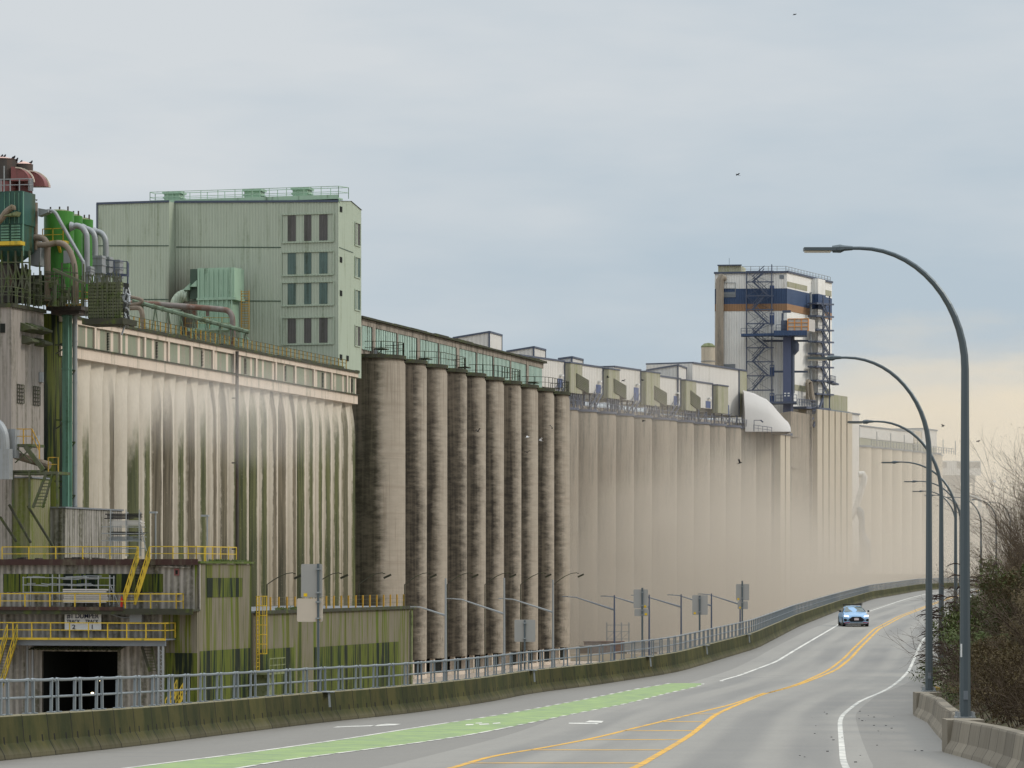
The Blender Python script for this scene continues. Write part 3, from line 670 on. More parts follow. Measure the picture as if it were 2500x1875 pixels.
for i, Y in enumerate(LY):
    zb = zr(Y) + .66 if i < 6 else zr(Y)
    s = F_PX / Y; X = (px_[i] - CX) / s
    ztop = H + (HY - topy[i]) / s
    t = thing('street_lamp', plab[i], 'street lamp', F0, (X, Y, zb), 'curved street lamps along the right of the road')
    A = arm_dx[i] - 1.0; hgt = ztop - zb; rise = min(2.9, A * 1.15)
    mb = MB(); pts = [(X, Y, zb)]; rs = [.118]; zc = ztop - rise
    for k in range(1, 5): pts.append((X, Y, zb + (zc - zb) * k / 4)); rs.append(.118 - .035 * k / 4)
    for k in range(1, 15):
        th = PI / 2 * k / 14; pts.append((X - A * (1 - math.cos(th)), Y, zc + rise * math.sin(th))); rs.append(.083 - .045 * k / 14)
    pts.append((X - A - .25, Y, ztop)); rs.append(.036)
    mb.path(pts, rs, 8).build('pole', M['pole'], t, smooth=False)
    xh = X - A - .2
    mb = MB(); mb.path([(xh + .05, Y, ztop), (xh - .12, Y, ztop), (xh - .20, Y, ztop - .01), (xh - .36, Y, ztop - .02)], [.045, .06, .09, .075], 8)
    mb.box(xh - .95, xh - .30, Y - .13, Y + .13, ztop - .055, ztop + .01)
    h_ = mb.build('lamp_head', M['pole'], t)
    mb = MB(); mb.box(xh - .93, xh - .40, Y - .1, Y + .1, ztop - .085, ztop - .057); mb.build('lens', M['lens'], h_)
    mb = MB(); mb.box(X - .20, X + .20, Y - .2, Y + .2, zb, zb + .03)
    for a in (-.15, .15):
        for c in (-.15, .15): mb.cyl(X + a, Y + c, .035, zb + .03, zb + .13, 8)
    mb.build('base_plate', M['galv'], t)
    if i < 4:
        mb = MB(); mb.box(X - .045, X + .045, Y - .125, Y - .112, zb + .38, zb + .56); mb.build('hand_hole_cover', M['grey'], t)
    if i == 0:
        mb = MB(); mb.box(X - .11, X - .075, Y - .121, Y - .117, zb + 1.25, zb + 1.52); mb.build('sticker', M['signwhite'], t)
# orange rag behind the second post
mb = MB(); mb.lathe(12.55 + .05, 97.4, [(.0, zr(97) + .66), (.13, zr(97) + .68), (.11, zr(97) + .76), (.0, zr(97) + .8)], 8)
solo('traffic_debris', mb, M['ochre'], F0, (12.6, 97.4, zr(97) + .66), 'small crumpled orange lump lying on the barrier end behind the second lamp post', 'litter')
# ------------------------------------------------------------------ sign backs on the parapet
def sign(px, pbot, ptop, panels, label, strap=None):
    # depth from the parapet edge below the pole
    lo, hi_ = 58.0, 430.0
    best = min(np.arange(58, 430, .25), key=lambda Y: abs(CX + (XL(Y) - .42) / Y * F_PX - px))
    Y = float(best); s = F_PX / Y; X = (px - CX) / s
    def Z(y): return H + (HY - y) / s
    t = thing('road_sign', label, 'road sign', F0, (X, Y, zr(Y) + PH - .2), 'road signs seen from behind on the parapet')
    mb = MB(); mb.path([(X, Y - .03, zr(Y) + PH - .02), (X, Y - .03, Z(ptop))], .036 if s > 60 else .045, 8); mb.build('post', M['pole'], t)
    for (x0, x1, y0, y1, m, st) in panels:
        a, c = (x0 - CX) / s, (x1 - CX) / s; r = .06 * (c - a)
        poly = []
        for cx_, cz_, a0 in ((c - r, Z(y0) - r, 0), (a + r, Z(y0) - r, 90), (a + r, Z(y1) + r, 180), (c - r, Z(y1) + r, 270)):
            for k in range(4): th = R(a0 + 30 * k); poly.append((cx_ + r * math.cos(th), cz_ + r * math.sin(th)))
        mb = MB(); mb.prism(poly, 'y', Y + .02, Y + .05); pn = mb.build('sign_panel', M[m], t)
        if st:
            mb = MB(); sx = c - .12 if st > 0 else a + .12; mb.box(sx - .05, sx + .05, Y + .012, Y + .018, Z(y1) + .03, Z(y1) + .12); mb.build('sticker', M['sticker'], pn)
        mb = MB()
        for yy in (y0 + (y1 - y0) * .15, y0 + (y1 - y0) * .85): mb.box(X - .07, X + .07, Y - .075, Y + .02, Z(yy) - .02, Z(yy) + .02)
        mb.build('clamp', M['galv'], t)
    mb = MB(); zt = zr(Y) + PH
    dxs = .10
    mb.box(X - .15, X + .45, Y - .4, Y + .1, zt, zt + .02)
    xe = XL(Y - .3)
    mb.bar((xe - .17 + .12, Y - .32, zt + .01), (xe - .15 + .13, Y - .38, zt - .40), .06, .012)
    mb.build('bracket', M['galv'], t)
sign(777, 1685, 1376, [(735, 787, 1377, 1459, 'signback', -1), (725, 788, 1461, 1518, 'signlight', 1)], 'tall grey sign back over a pale one, on the nearest parapet pole')
sign(1281, 1640, 1514, [(1256, 1307, 1513, 1567, 'signback', 0)], 'low square grey sign back with scribbled marks, mounted in front of the stained silos')
sign(1568, 1612, 1435, [(1547, 1582, 1439, 1485, 'signback', 1), (1549, 1584, 1487, 1504, 'signback', 1)], 'pale sign back over a short one on a leaning pole before the dusty silos')
sign(1708, 1590, 1454, [(1690, 1728, 1453, 1501, 'signback', -1)], 'single dark grey square sign back on the parapet')
sign(1812, 1570, 1418, [(1797, 1829, 1426, 1466, 'signback', -1), (1801, 1826, 1468, 1487, 'signback', -1)], 'farthest sign back, a square with stained face over a smaller plate')
# ------------------------------------------------------------------ car
def build_car():
    X0, Y0 = road_pick(2091, 1530); zg = zr(Y0)
    t = thing('hatchback_car', 'pale blue hatchback with lit headlights and roof rack driving towards the camera', 'car', F0, (X0, Y0, zg))
    C = lambda x, y, z: (X0 + x, Y0 + y, zg + z)
    # body: sections along y (front at y=0), half widths and heights
    body = MB()
    secs = [  # y, halfwidth, zbot, zbelt, zmid
        (0.00, .62, .22, .60), (.06, .80, .20, .70), (.30, .88, .19, .80), (.9, .90, .19, .92), (1.45, .90, .19, 1.00), (2.6, .90, .20, .98), (3.6, .90, .22, 1.00), (4.15, .84, .26, .98), (4.28, .74, .32, .84)]
    vs = []; k = 11
    for y, w, zb, zt in secs:
        prof = [(-w * .90, zb), (-w * .98, zb + .12), (-w, zb + (zt - zb) * .5), (-w * .97, zb + (zt - zb) * .8), (-w * .86, zt - .01), (0, zt + .05)]
        full = prof + [(-p[0], p[1]) for p in prof[-2::-1]]
        vs += [C(p[0], y, p[1]) for p in full]
    fs = [(i * k + j, i * k + j + 1, (i + 1) * k + j + 1, (i + 1) * k + j) for i in range(len(secs) - 1) for j in range(k - 1)]
    fs += [tuple(range(k)), tuple((len(secs) - 1) * k + j for j in range(k))]
    fs += [(i * k, (i + 1) * k, (i + 1) * k + k - 1, i * k + k - 1) for i in range(len(secs) - 1)]
    body.add(vs, fs); body.build('body', M['carpaint'], t, smooth=True)
    def loft(name, secs, mat):
        mb = MB(); vs = []; 
        for y, pr in secs: vs += [C(a, y, c) for a, c in pr]
        kk = len(secs[0][1])
        mb.add(vs, [(i * kk + j, i * kk + j + 1, (i + 1) * kk + j + 1, (i + 1) * kk + j) for i in range(len(secs) - 1) for j in range(kk - 1)] + [tuple(range(kk)), tuple((len(secs) - 1) * kk + j for j in range(kk))])
        return mb.build(name, mat, t, smooth=True)
    def cab(w0, z0, w1, z1): return [(-w0, z0), (-w1 - .03, z1 - .12), (-w1 + .08, z1 - .01), (0, z1 + .03), (w1 - .08, z1 - .01), (w1 + .03, z1 - .12), (w0, z0)]
    loft('cabin', [(1.30, cab(.80, .93, .76, .98)), (1.95, cab(.80, .95, .60, 1.36)), (2.4, cab(.80, .95, .60, 1.40)), (3.3, cab(.80, .96, .58, 1.37)), (4.0, cab(.76, .94, .58, 1.12))], M['carpaint'])
    mb = MB(); mb.add([C(-.70, 1.30, 1.005), C(.70, 1.30, 1.005), C(.555, 1.93, 1.345), C(0, 1.91, 1.375), C(-.555, 1.93, 1.345)], [(0, 1, 2, 3, 4)]); mb.build('windscreen', M['carglass'], t)
    for s in (-1, 1):
        mb = MB(); mb.add([C(s * .815, 1.55, 1.0), C(s * .64, 2.0, 1.27), C(s * .64, 3.4, 1.27), C(s * .81, 3.7, 1.0)], [(0, 1, 2, 3)]); mb.build('side_window', M['carglass'], t)
        mb = MB(); mb.prism([(s * .93, .98), (s * 1.04, 1.00), (s * 1.06, 1.08), (s * .96, 1.12), (s * .90, 1.06)], 'y', 0, .22)
        mb2 = MB(); mb2.add([C(x, y + 1.45, z) for x, y, z in mb.v], mb.f); mb2.build('wing_mirror', M['black'], t)
        mb = MB(); mb.add([C(s * .50, -.012, .66), C(s * .84, .12, .71), C(s * .84, .10, .80), C(s * .55, -.0, .75)], [(0, 1, 2, 3)]); mb.build('headlight', M['headlight'], t)
        mb = MB(); mb.add([C(s * .50, -.02, .40), C(s * .84, .05, .36), C(s * .86, .05, .55), C(s * .74, .0, .54)], [(0, 1, 2, 3)]); mb.build('air_intake', M['black'], t)
        mb = MB(); mb.bar(C(s * .46, -.035, .31), C(s * .84, .03, .25), .03, .045); mb.build('trim_strip', M['carred'], t)
        for yw in (.82, 3.42):
            mb = MB(); n = 20; xo, xi = s * .90, s * .68
            vs = [C(xx, yw + .33 * math.cos(2 * PI * j / n), .33 + .33 * math.sin(2 * PI * j / n)) for xx in (xo, xi) for j in range(n)]
            mb.add(vs, [(j, (j + 1) % n, n + (j + 1) % n, n + j) for j in range(n)] + [tuple(range(n)), tuple(range(2 * n - 1, n - 1, -1))])
            w_ = mb.build('wheel', M['black'], t)
            mb = MB(); vs = [C(s * .905, yw + .21 * math.cos(2 * PI * j / n), .33 + .21 * math.sin(2 * PI * j / n)) for j in range(n)]
            mb.add(vs, [tuple(range(n))]); mb.build('rim', M['galv'], w_)
    mb = MB(); mb.add([C(x, -.035, z) for x, z in ((-.30, .68), (.30, .68), (.56, .48), (.40, .34), (-.40, .34), (-.56, .48))], [tuple(range(6))]); g = mb.build('grille', M['black'], t)
    mb = MB(); mb.box(*(X0 - .155, X0 + .155), Y0 - .06, Y0 - .04, zg + .44, zg + .58); mb.build('number_plate', M['plate'], g)
    mb = MB(); ring = [C(.11 * math.cos(2 * PI * j / 16), -.05, .64 + .045 * math.sin(2 * PI * j / 16)) for j in range(17)]
    mb.path(ring, .008, 4); mb.path([C(-.05, -.05, .60), C(-.035, -.05, .675)], .008, 4); mb.path([C(.035, -.05, .60), C(.05, -.05, .675)], .008, 4); mb.path([C(-.04, -.05, .632), C(.04, -.05, .645)], .008, 4)
    mb.build('badge', M['galv'], g)
    mb = MB(); mb.bar(C(-.62, -.02, .20), C(.62, -.02, .20), .03, .05); mb.bar(C(-.5, -.03, .27), C(.5, -.03, .27), .03, .03); mb.build('splitter', M['greyclad'], t)
    mb = MB()
    for y in (2.1, 3.0): mb.bar(C(-.62, y, 1.49), C(.62, y, 1.49), .06, .04)
    for s in (-.58, .58):
        for y in (2.1, 3.0): mb.bar(C(s, y, 1.36), C(s, y, 1.49), .04, .05)
    mb.bar(C(.33, 2.0, 1.53), C(.33, 3.2, 1.53), .06, .05); mb.bar(C(.50, 2.0, 1.54), C(.50, 3.2, 1.54), .08, .07); mb.bar(C(.15, 2.0, 1.52), C(.62, 2.0, 1.56), .06, .05)
    mb.build('roof_rack', M['black'], t)
    mb = MB(); mb.box(X0 - .84, X0 + .84, Y0 + .15, Y0 + 4.1, zg + .12, zg + .24); mb.build('underbody', M['black'], t)
M['carpaint'] = simple('pale_blue_car_paint', (.23, .37, .54), .22, .0, var=.03); 
M['carred'] = simple('red_trim', (.30, .02, .04), .4, var=0); M['plate'] = simple('number_plate', (.6, .5, .5), .5, var=.3, scale=30)
m_, b_, bs_ = newmat('windscreen_glass'); bs_.inputs['Base Color'].default_value = (.09, .11, .10, 1); bs_.inputs['Specular IOR Level'].default_value = .5; bs_.inputs['Roughness'].default_value = .12; M['carglass'] = m_
m_, b_, bs_ = newmat('headlight_lit'); bs_.inputs['Base Color'].default_value = (.8, .85, 1, 1); bs_.inputs['Emission Color'].default_value = (.75, .82, 1, 1); bs_.inputs['Emission Strength'].default_value = 2.2; M['headlight'] = m_
build_car()
# ------------------------------------------------------------------ shrubs and the bare bush on the right bank
def leafcloud(mb, c, rad, n, size, rng, up=0):
    for _ in range(n):
        d = Vector((rng.gauss(0, 1), rng.gauss(0, 1), rng.gauss(0, 1))).normalized() * (rng.random() ** .45)
        p = Vector(c) + Vector((d.x * rad[0], d.y * rad[1], d.z * rad[2]))
        a = Vector((rng.gauss(0, 1), rng.gauss(0, 1), rng.gauss(0, 1))).normalized(); bb = a.orthogonal().normalized()
        s = size * rng.uniform(.5, 1.4); w = s * .35
        mb.add([p - a * s, p + bb * w, p + a * s, p - bb * w], [(0, 1, 2, 3)])
def twigs(mb, p, d, L, r, depth, rng, spread=.5, grav=0.0, tips=None):
    p = Vector(p); d = Vector(d).normalized(); pts = [p]; q = p.copy(); dd = d.copy()
    for i in range(4):
        dd = (dd + Vector((rng.gauss(0, .10), rng.gauss(0, .10), rng.gauss(0, .06) - grav))).normalized()
        q = q + dd * L / 4; pts.append(q.copy())
    mb.path(pts, [r, r * .85, r * .7, r * .55, r * .4], 3 if r < .03 else 5, cap=False)
    if tips is not None and depth == 0: tips.append(q.copy())
    if depth > 0:
        for k in range(rng.choice((3, 4))):
            i = rng.choice((1, 2, 3, 4)); nd = (dd + Vector((rng.gauss(0, spread), rng.gauss(0, spread), rng.gauss(0, spread * .6) + .1))).normalized()
            twigs(mb, pts[i], nd, L * rng.uniform(.55, .8), r * .55, depth - 1, rng, spread, grav, tips)
def shrub_proto(name, seed, leafmat, nleaf, size, hgt, wid, spikes=False, stems=9):
    rng = random.Random(seed)
    t = thing(name, 'x', 'shrub', F0, (0, 0, 0))
    mb = MB(); tips = []
    for i in range(stems):
        a = rng.uniform(0, 2 * PI); twigs(mb, (rng.gauss(0, .25), rng.gauss(0, .25), -.2), (math.cos(a) * .55, math.sin(a) * .55, 1.1), hgt * .62, .022, 3, rng, .55, .02, tips)
    mb.build('branches', M['twig'], t)
    mb = MB()
    for i in range(26):
        c = (rng.gauss(0, wid * .45), rng.gauss(0, wid * .45), rng.uniform(.1, hgt * .9)); rr = rng.uniform(.25, .6)
        leafcloud(mb, c, (rr, rr, rr * .8), nleaf // 26, size, rng)
    mb.build('foliage', M[leafmat], t)
    if spikes:
        mb = MB()
        for i in range(60):
            a = rng.uniform(0, 2 * PI); rr = wid * rng.uniform(.7, 1.25); z = hgt * rng.uniform(.15, 1.05)
            p = Vector((math.cos(a) * rr, math.sin(a) * rr, z)); d = Vector((math.cos(a), math.sin(a), .35)); pts = []
            for k in range(5): pts.append(p.copy()); p = p + d.normalized() * .11; d.z -= .33
            mb.path(pts, [.012, .022, .024, .018, .006], 4, cap=False)
        mb.build('seed_heads', M['seed'], t)['kind'] = 'stuff'
    return t
pr = [shrub_proto('leafy_shrub', 1, 'leaf', 7200, .055, 2.6, 1.2), shrub_proto('brown_shrub', 2, 'leafbrown', 6500, .05, 2.6, 1.3, stems=14), shrub_proto('butterfly_bush', 3, 'leaf', 3000, .06, 2.8, 1.1, True), shrub_proto('bramble_shrub', 4, 'leafbrown', 2600, .045, 2.2, 1.4, stems=20)]
def bankz(x, y):
    o = x - XR(y); fd = 1.0 if y < 150 else max(.04, 1 - (y - 150) / 110)
    return zr(y) + float(np.interp(o, [p[0] for p in prof], [p[1] for p in prof])) * fd
rng = random.Random(12)
spots = []
places = [  # proto, Y, offset from barrier, scale
    (2, 101, 1.5, 1.0), (2, 108, 1.6, 1.15), (2, 116, 1.3, 1.2), (2, 125, 1.0, 1.1), (0, 91, 1.6, .8), (1, 86, 1.7, .75), (3, 80, 1.5, .7), (1, 75, 1.6, .7), (3, 70, 1.5, .62), (0, 98, 3.2, 1.1),
    (1, 92, 3.4, 1.1), (3, 87, 3.2, 1.0), (1, 81, 3.1, 1.0), (0, 105, 3.7, 1.25), (1, 112, 4.0, 1.25), (0, 121, 3.6, 1.3), (1, 130, 3.6, 1.3), (0, 104, 6.2, 1.2), (3, 97, 5.6, 1.2), (1, 115, 6.6, 1.3),
    (0, 133, 1.8, 1.1), (1, 140, 3.0, 1.2), (3, 64, 1.6, .6), (0, 123, 6.5, 1.2), (2, 112, 2.6, 1.25), (3, 90, 5.0, 1.1), (3, 150, 3.5, 1.2), (0, 143, 5.2, 1.2)]
where = {0: 'low at the barrier', 1: 'halfway up the bank', 2: 'high on the bank'}
kinds = ['green leafy shrub', 'brown leaved shrub', 'shrub with drooping seed heads', 'thorny brown bramble']
for i, (k, Y, off, sc) in enumerate(places):
    x = XR(Y) + off; z = bankz(x, Y)
    near = min(range(3), key=lambda j: abs(LY[j] - Y)); nm = ['the nearest', 'the second', 'the third'][near]; side = 'before' if Y < LY[near] else 'beyond'
    hgt_w = where[0 if off < 2 else (1 if off < 4.5 else 2)]
    lb = f'{kinds[k]} {hgt_w}, {abs(int(LY[near]-Y))} metres {side} {nm} lamp'
    a = rng.uniform(0, 6.28)
    if pr[k].get('used'): o = dup(pr[k], (x, Y, z), a, (sc, sc, sc), lb)
    else: o = pr[k]; o.location = (x, Y, z); o.rotation_euler = (0, 0, a); o.scale = (sc, sc, sc); o['label'] = lb; o['used'] = 1
    o['group'] = 'shrubs on the right bank'
for o in list(S.objects):
    if 'used' in o: del o['used']
# bare bushes reaching up at the right edge
def bare(x, Y, hgt, lab, seed, n=9):
    rng = random.Random(seed); z = bankz(x, Y); t = thing('bare_bush', lab, 'bush', F0, (x, Y, z), 'bare winter bushes on the right bank')
    mb = MB(); tips = []
    for i in range(n):
        a = rng.uniform(0, 2 * PI); twigs(mb, (x + rng.gauss(0, .4), Y + rng.gauss(0, .6), z - .1), (math.cos(a) * .32 + .10, math.sin(a) * .4, 1.35), hgt * rng.uniform(.34, .52), .045, 4, rng, .38, .0, tips)
    mb.build('branches', M['twig'], t)
    mb = MB()
    for p in tips:
        if rng.random() < .35: leafcloud(mb, p, (.15, .15, .15), 3, .04, rng)
    mb.build('buds', M['leafbrown'], t)
bare(25.6, 155, 8.6, 'tall bare brown bush at the right edge of the picture', 5, 15)
bare(28.6, 170, 8.8, 'second bare brown bush behind, farther right', 6, 14)
bare(27.9, 178, 6.6, 'lower bare bush in front of the far lamp posts', 8, 9)
bare(20.4, 129, 6.8, 'dense bare brown bush rising behind the green shrubs at the right edge', 14, 15)
bare(18.3, 118, 4.6, 'low dense twiggy bush close to the right picture edge', 15, 12)
bare(22.2, 140, 4.8, 'short twiggy bush above the green shrubs', 9, 9)
# ================================================================== ROW 2: stained silos
def ntext(i): return ['first', 'second', 'third', 'fourth', 'fifth', 'sixth', 'seventh', 'eighth', 'ninth', 'tenth', 'eleventh', 'twelfth', 'thirteenth', 'fourteenth', 'fifteenth'][i]
ta, _ = F1.on_n(990, 900, -.15); tz, _ = F1.on_n(1391, 900, -.15)
SP = (tz - ta) / 9; RR = SP / 2
edges_e = [.40, .86, .74, .92, .80, .76, .86, .72, .80, .72]
_, zt2 = F1.on_n(1200, 925 - 1, 0)
ZS = 35.3
for i in range(10):
    tcen = ta - .28 * RR + SP * i; c = (-RR, tcen, 0)
    t = thing('grain_silo', ('wide dark-stained round silo next to the green building' if i == 0 else f'{ntext(i)} of ten dark-stained concrete silos counted from the green building'), 'silo', F1, c, 'dark-stained concrete silos')
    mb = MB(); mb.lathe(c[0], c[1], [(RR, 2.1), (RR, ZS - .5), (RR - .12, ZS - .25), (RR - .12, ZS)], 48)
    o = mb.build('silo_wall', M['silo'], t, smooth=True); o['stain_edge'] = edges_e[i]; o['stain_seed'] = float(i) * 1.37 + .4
    mb = MB(); mb.cyl(c[0], c[1], RR + .12, ZS, ZS + .42, 48); mb.build('roof_slab', M['rim'], t)
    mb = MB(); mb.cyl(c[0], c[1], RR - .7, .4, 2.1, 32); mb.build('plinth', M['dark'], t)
    mb = MB()
    for k in range(8):
        a = 2 * PI * k / 8 + .2; mb.box(c[0] + (RR - .35) * math.cos(a) - .25, c[0] + (RR - .35) * math.cos(a) + .25, c[1] + (RR - .35) * math.sin(a) - .25, c[1] + (RR - .35) * math.sin(a) + .25, 0, 2.1)
    mb.cyl(c[0], c[1], RR + .05, 0, .4, 32); mb.build('base_ring', M['creamfascia'], t)
def guard(mb, pts, h=1.07, post=1.6, r=.03, mid=True):
    for p, q in zip(pts, pts[1:]):
        p, q = Vector(p), Vector(q); L = (q - p).length; n = max(1, round(L / post))
        for k in range(n + 1):
            e = p.lerp(q, k / n); mb.bar(e, e + Vector((0, 0, h)), r * 2)
        up = Vector((0, 0, h)); mb.bar(p + up, q + up, r * 2)
        if mid: mb.bar(p + up * .52, q + up * .52, r * 1.6)
    return mb
# rail sets on the silo tops
for j, (i0, i1) in enumerate(((0, 0), (2, 3), (5, 6), (8, 9))):
    c0 = ta - .28 * RR + SP * i0; c1 = ta - .28 * RR + SP * i1
    mb = MB(); pts = [(-3.4, c0 - 3.6, ZS + .42)] + [(-RR + RR * .98 * math.cos(a), c0 + RR * .98 * math.sin(a), ZS + .42) for a in (-.9, -.5, 0)] + [(-RR + RR * .98 * math.cos(a), c1 + RR * .98 * math.sin(a), ZS + .42) for a in (.1, .6, 1.1)] + [(-3.4, c1 + RR * .9, ZS + .42)]
    guard(mb, pts, 1.4, 1.2, .03)
    solo('roof_railing', mb, M['rim'], F1, (0, c0, ZS + .42), ['dark railing round the top of the wide silo by the green building', 'dark railing on the third and fourth stained silos', 'dark railing on the sixth and seventh stained silos', 'dark railing on the last two stained silos'][j], 'railing', 'railings on the stained silo tops')
# gallery above row 2
NG = -3.2
g0t, gz = F1.on_n(878, 768, NG); g1t, gz1 = F1.on_n(1327, 884, NG)
GT = (gz + gz1) / 2
t = thing('silo_gallery', 'long concrete gallery with pale green pleated glazing above the dark-stained silos', 'gallery', F1, (NG, g0t, ZS))
mb = MB(); mb.box(NG - 7, NG, g0t, g1t, GT - .95, GT - .25); mb.box(NG - 7, NG - .3, g0t, g1t, ZS + .42, ZS + .9); mb.build('roof_beam', M['darkconc'], t)
mb = MB(); 
tt = g0t
while tt < g1t + .4:
    e = min(tt + random.uniform(3, 9), g1t + .6); mb.box(NG - 7.3, NG + .35, tt, e, GT - .25, GT - .04 + random.uniform(0, .12)); tt = e
mb.build('roof_edge', M['rim'], t)
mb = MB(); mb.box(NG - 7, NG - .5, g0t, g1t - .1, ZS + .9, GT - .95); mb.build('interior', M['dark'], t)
cols = [882, 913, 971, 1022, 1072, 1118, 1164, 1205, 1247, 1288, 1326]
ct = [F1.on_n(x, 850, NG)[0] for x in cols]
for k in range(10):
    a, c = ct[k], ct[k + 1]; thick = k in (1, 3, 5, 9)
    mb = MB(); mb.box(NG - .5, NG + .02, a - (.55 if thick else .18), a + (.55 if thick else .18), ZS + .42, GT - .95); mb.build('column', M['darkconc'], t)
    a0 = a + (.6 if thick else .24); c0 = c - .3 - (.35 if k + 1 in (1, 3, 5, 9) else 0)
    mb = MB(); n = max(4, int((c0 - a0) / .62)); st = (c0 - a0) / n; zb, ze = ZS + .9, GT - .98
    for q in range(n):
        u = a0 + q * st
        mb.mi = 0; mb.quad((NG - .06, u, zb), (NG - .06, u + st * .5, zb), (NG - .06, u + st * .5, ze), (NG - .06, u, ze))
        mb.mi = 1; mb.quad((NG - .06, u + st * .5, zb), (NG - .34, u + st * .62, zb), (NG - .34, u + st * .62, ze), (NG - .06, u + st * .5, ze))
        mb.quad((NG - .34, u + st * .62, zb), (NG - .34, u + st * .95, zb), (NG - .34, u + st * .95, ze), (NG - .34, u + st * .62, ze))
        mb.mi = 0; mb.quad((NG - .34, u + st * .95, zb), (NG - .06, u + st, zb), (NG - .06, u + st, ze), (NG - .34, u + st * .95, ze))
    mb.build('window_bay', [M['glasslt'], M['glassdk']], t)
    if thick:
        mb = MB(); mb.box(NG, NG + 1.1, a - .1, a + 1.9, GT - 3.3, GT - 3.2); mb.bar((NG, a, GT - 4.3), (NG + 1.0, a, GT - 3.3), .06); mb.build('bracket', M['rim'], t)
        mb = MB(); mb.tube((NG + .12, a, ZS + .5), (NG + .12, a, GT - 3.4), .22, 8); mb.build('drain_pipe', M['galv'], t)
# ================================================================== ROW 1: fluted elevator
NW = 1.0
r0t, _ = F1.on_n(150, 850, NW); r1t, _ = F1.on_n(874, 905, NW)
ZP = H + (HY - 779) / F_PX * ((F1.on_n(187, 779, NW)[0] - F1.ct) / F1._d(187)[1])
_, ZPe = F1.on_n(874, 906, NW)
ZP = (ZP + ZPe) / 2
t = thing('fluted_elevator', 'cream fluted concrete grain elevator streaked with green moss', 'grain elevator', F1, (0, r0t, 0))
mb = MB(); n = int((r1t - r0t) / FL) + 1; vs = []; zs = [0, 4, 8, 12, 16, 20, 24, 26, 27, 27.8, 28.6, 29.4]
prof_t = []
t0f = F1.on_n(206, 900, NW)[0]; k0 = -int((t0f - r0t) / FL) - 1
q = 10
for k in range(k0, k0 + n + 2):
    for j in range(q):
        f = j / q; tt = t0f + (k + f) * FL
        if tt > r1t: break
        prof_t.append((tt, f))
prof_t.append((r1t, .5))
for z in zs:
    g = max(0, min(1, (z - 26.2) / 3.2)) ** 1.5
    for tt, f in prof_t:
        # convex scallop with its crown nearer the far side of each flute, dying into the beam at the top
        u = 2 * f - 1
        dd = math.sqrt(max(0, 1 - u * u * .96)) * .95
        dd = dd * (1 - g) + (.92 * (f ** .8)) * g * 1.0
        vs.append((NW - 1.25 + dd, tt, z))
kk = len(prof_t)
mb.add(vs, [(i * kk + j, i * kk + j + 1, (i + 1) * kk + j + 1, (i + 1) * kk + j) for i in range(len(zs) - 1) for j in range(kk - 1)])
mb.add([(NW - 1.25, r1t, 0), (NW - 6, r1t, 0), (NW - 6, r1t, 29.4), (NW - 1.25, r1t, 29.4)], [(0, 1, 2, 3)])
mbx = [(x, y - (t0f - 0), z) for x, y, z in mb.v]
fw = mb.build('fluted_wall', M['flute'], t, smooth=True, norm=True)
# shift so that the shader's y=0 falls on a cusp
off = t0f - r0t
fw.data.transform(Matrix.Translation((0, -off, 0))); fw.location = (0, off, 0)
mb = MB(); mb.box(NW - 12, NW - .02, r0t, r1t, 29.4, 30.3)
mb.box(NW - 12, NW + .06, r0t, r1t, ZP - .55, ZP - .12); mb.build('beam', M['creamfascia'], t)
mb = MB(); mb.box(NW - .1, NW + .14, r0t, r1t, 30.3, 30.4); mb.build('ledge', M['rim'], t)
mb = MB(); tt = r0t
while tt < r1t:
    e = min(tt + random.uniform(1.5, 5), r1t); mb.box(NW - 12, NW + .2, tt, e, ZP - .12, ZP + random.uniform(.05, .22)); tt = e
mb.build('roof_edge', M['rim'], t)
bx = [187, 232.5, 295.5, 354, 412, 467.5, 521, 573, 626, 674, 721, 767, 810, 848, 874]
bt = [F1.on_n(x, 830, NW)[0] for x in bx]
zb, ze = 30.4, ZP - .55
for k in range(len(bt) - 1):
    a, c = bt[k], bt[k + 1]
    mb = MB(); mb.box(NW - .3, NW + .04, a - .2, a + .2, 30.4, ze); mb.build('pilaster', M['creamfascia'], t)
    mb = MB(); nn = 9; st = (c - a - .4) / nn; a0 = a + .2
    for j in range(nn):
        u = a0 + j * st; mb.mi = 1 if (j * 7 + k * 3) % 5 == 0 else 0
        mb.quad((NW - .18, u + .03, zb), (NW - .12, u + st - .06, zb), (NW - .12, u + st - .06, ze), (NW - .18, u + .03, ze))
        mb.mi = 2; mb.quad((NW - .2, u + st - .08, zb), (NW - .2, u + st + .05, zb), (NW - .2, u + st + .05, ze), (NW - .2, u + st - .08, ze))
    wb = mb.build('window_bay', [M['panelgreen'], M['creamfascia'], M['rim']], t)
    if k % 2 == 1:
        mb = MB(); u = a + (c - a) * .53
        for j in range(11): mb.box(NW - .12, NW - .02, u - .16, u + .16, zb + .15 + j * (ze - zb - .3) / 11, zb + .15 + (j + .55) * (ze - zb - .3) / 11)
        mb.build('louvre', M['dark'], wb)
mb = MB(); mb.box(NW - 12, NW - .35, r0t, r1t, 29.5, ze); mb.build('attic', M['darkconc'], t)
tp = F1.on_n(575, 1000, NW + .2)[0]
mb = MB(); mb.tube((NW + .35, tp, .2), (NW + .35, tp, ZP - .3), .16, 8)
for z in (6, 14, 22, 28): mb.box(NW - .1, NW + .45, tp - .22, tp + .22, z, z + .12)
solo('drain_pipe', mb, M['cyclone'], F1, (NW + .35, tp, .2), 'thin dark drain pipe running down the fluted elevator wall', 'pipe')
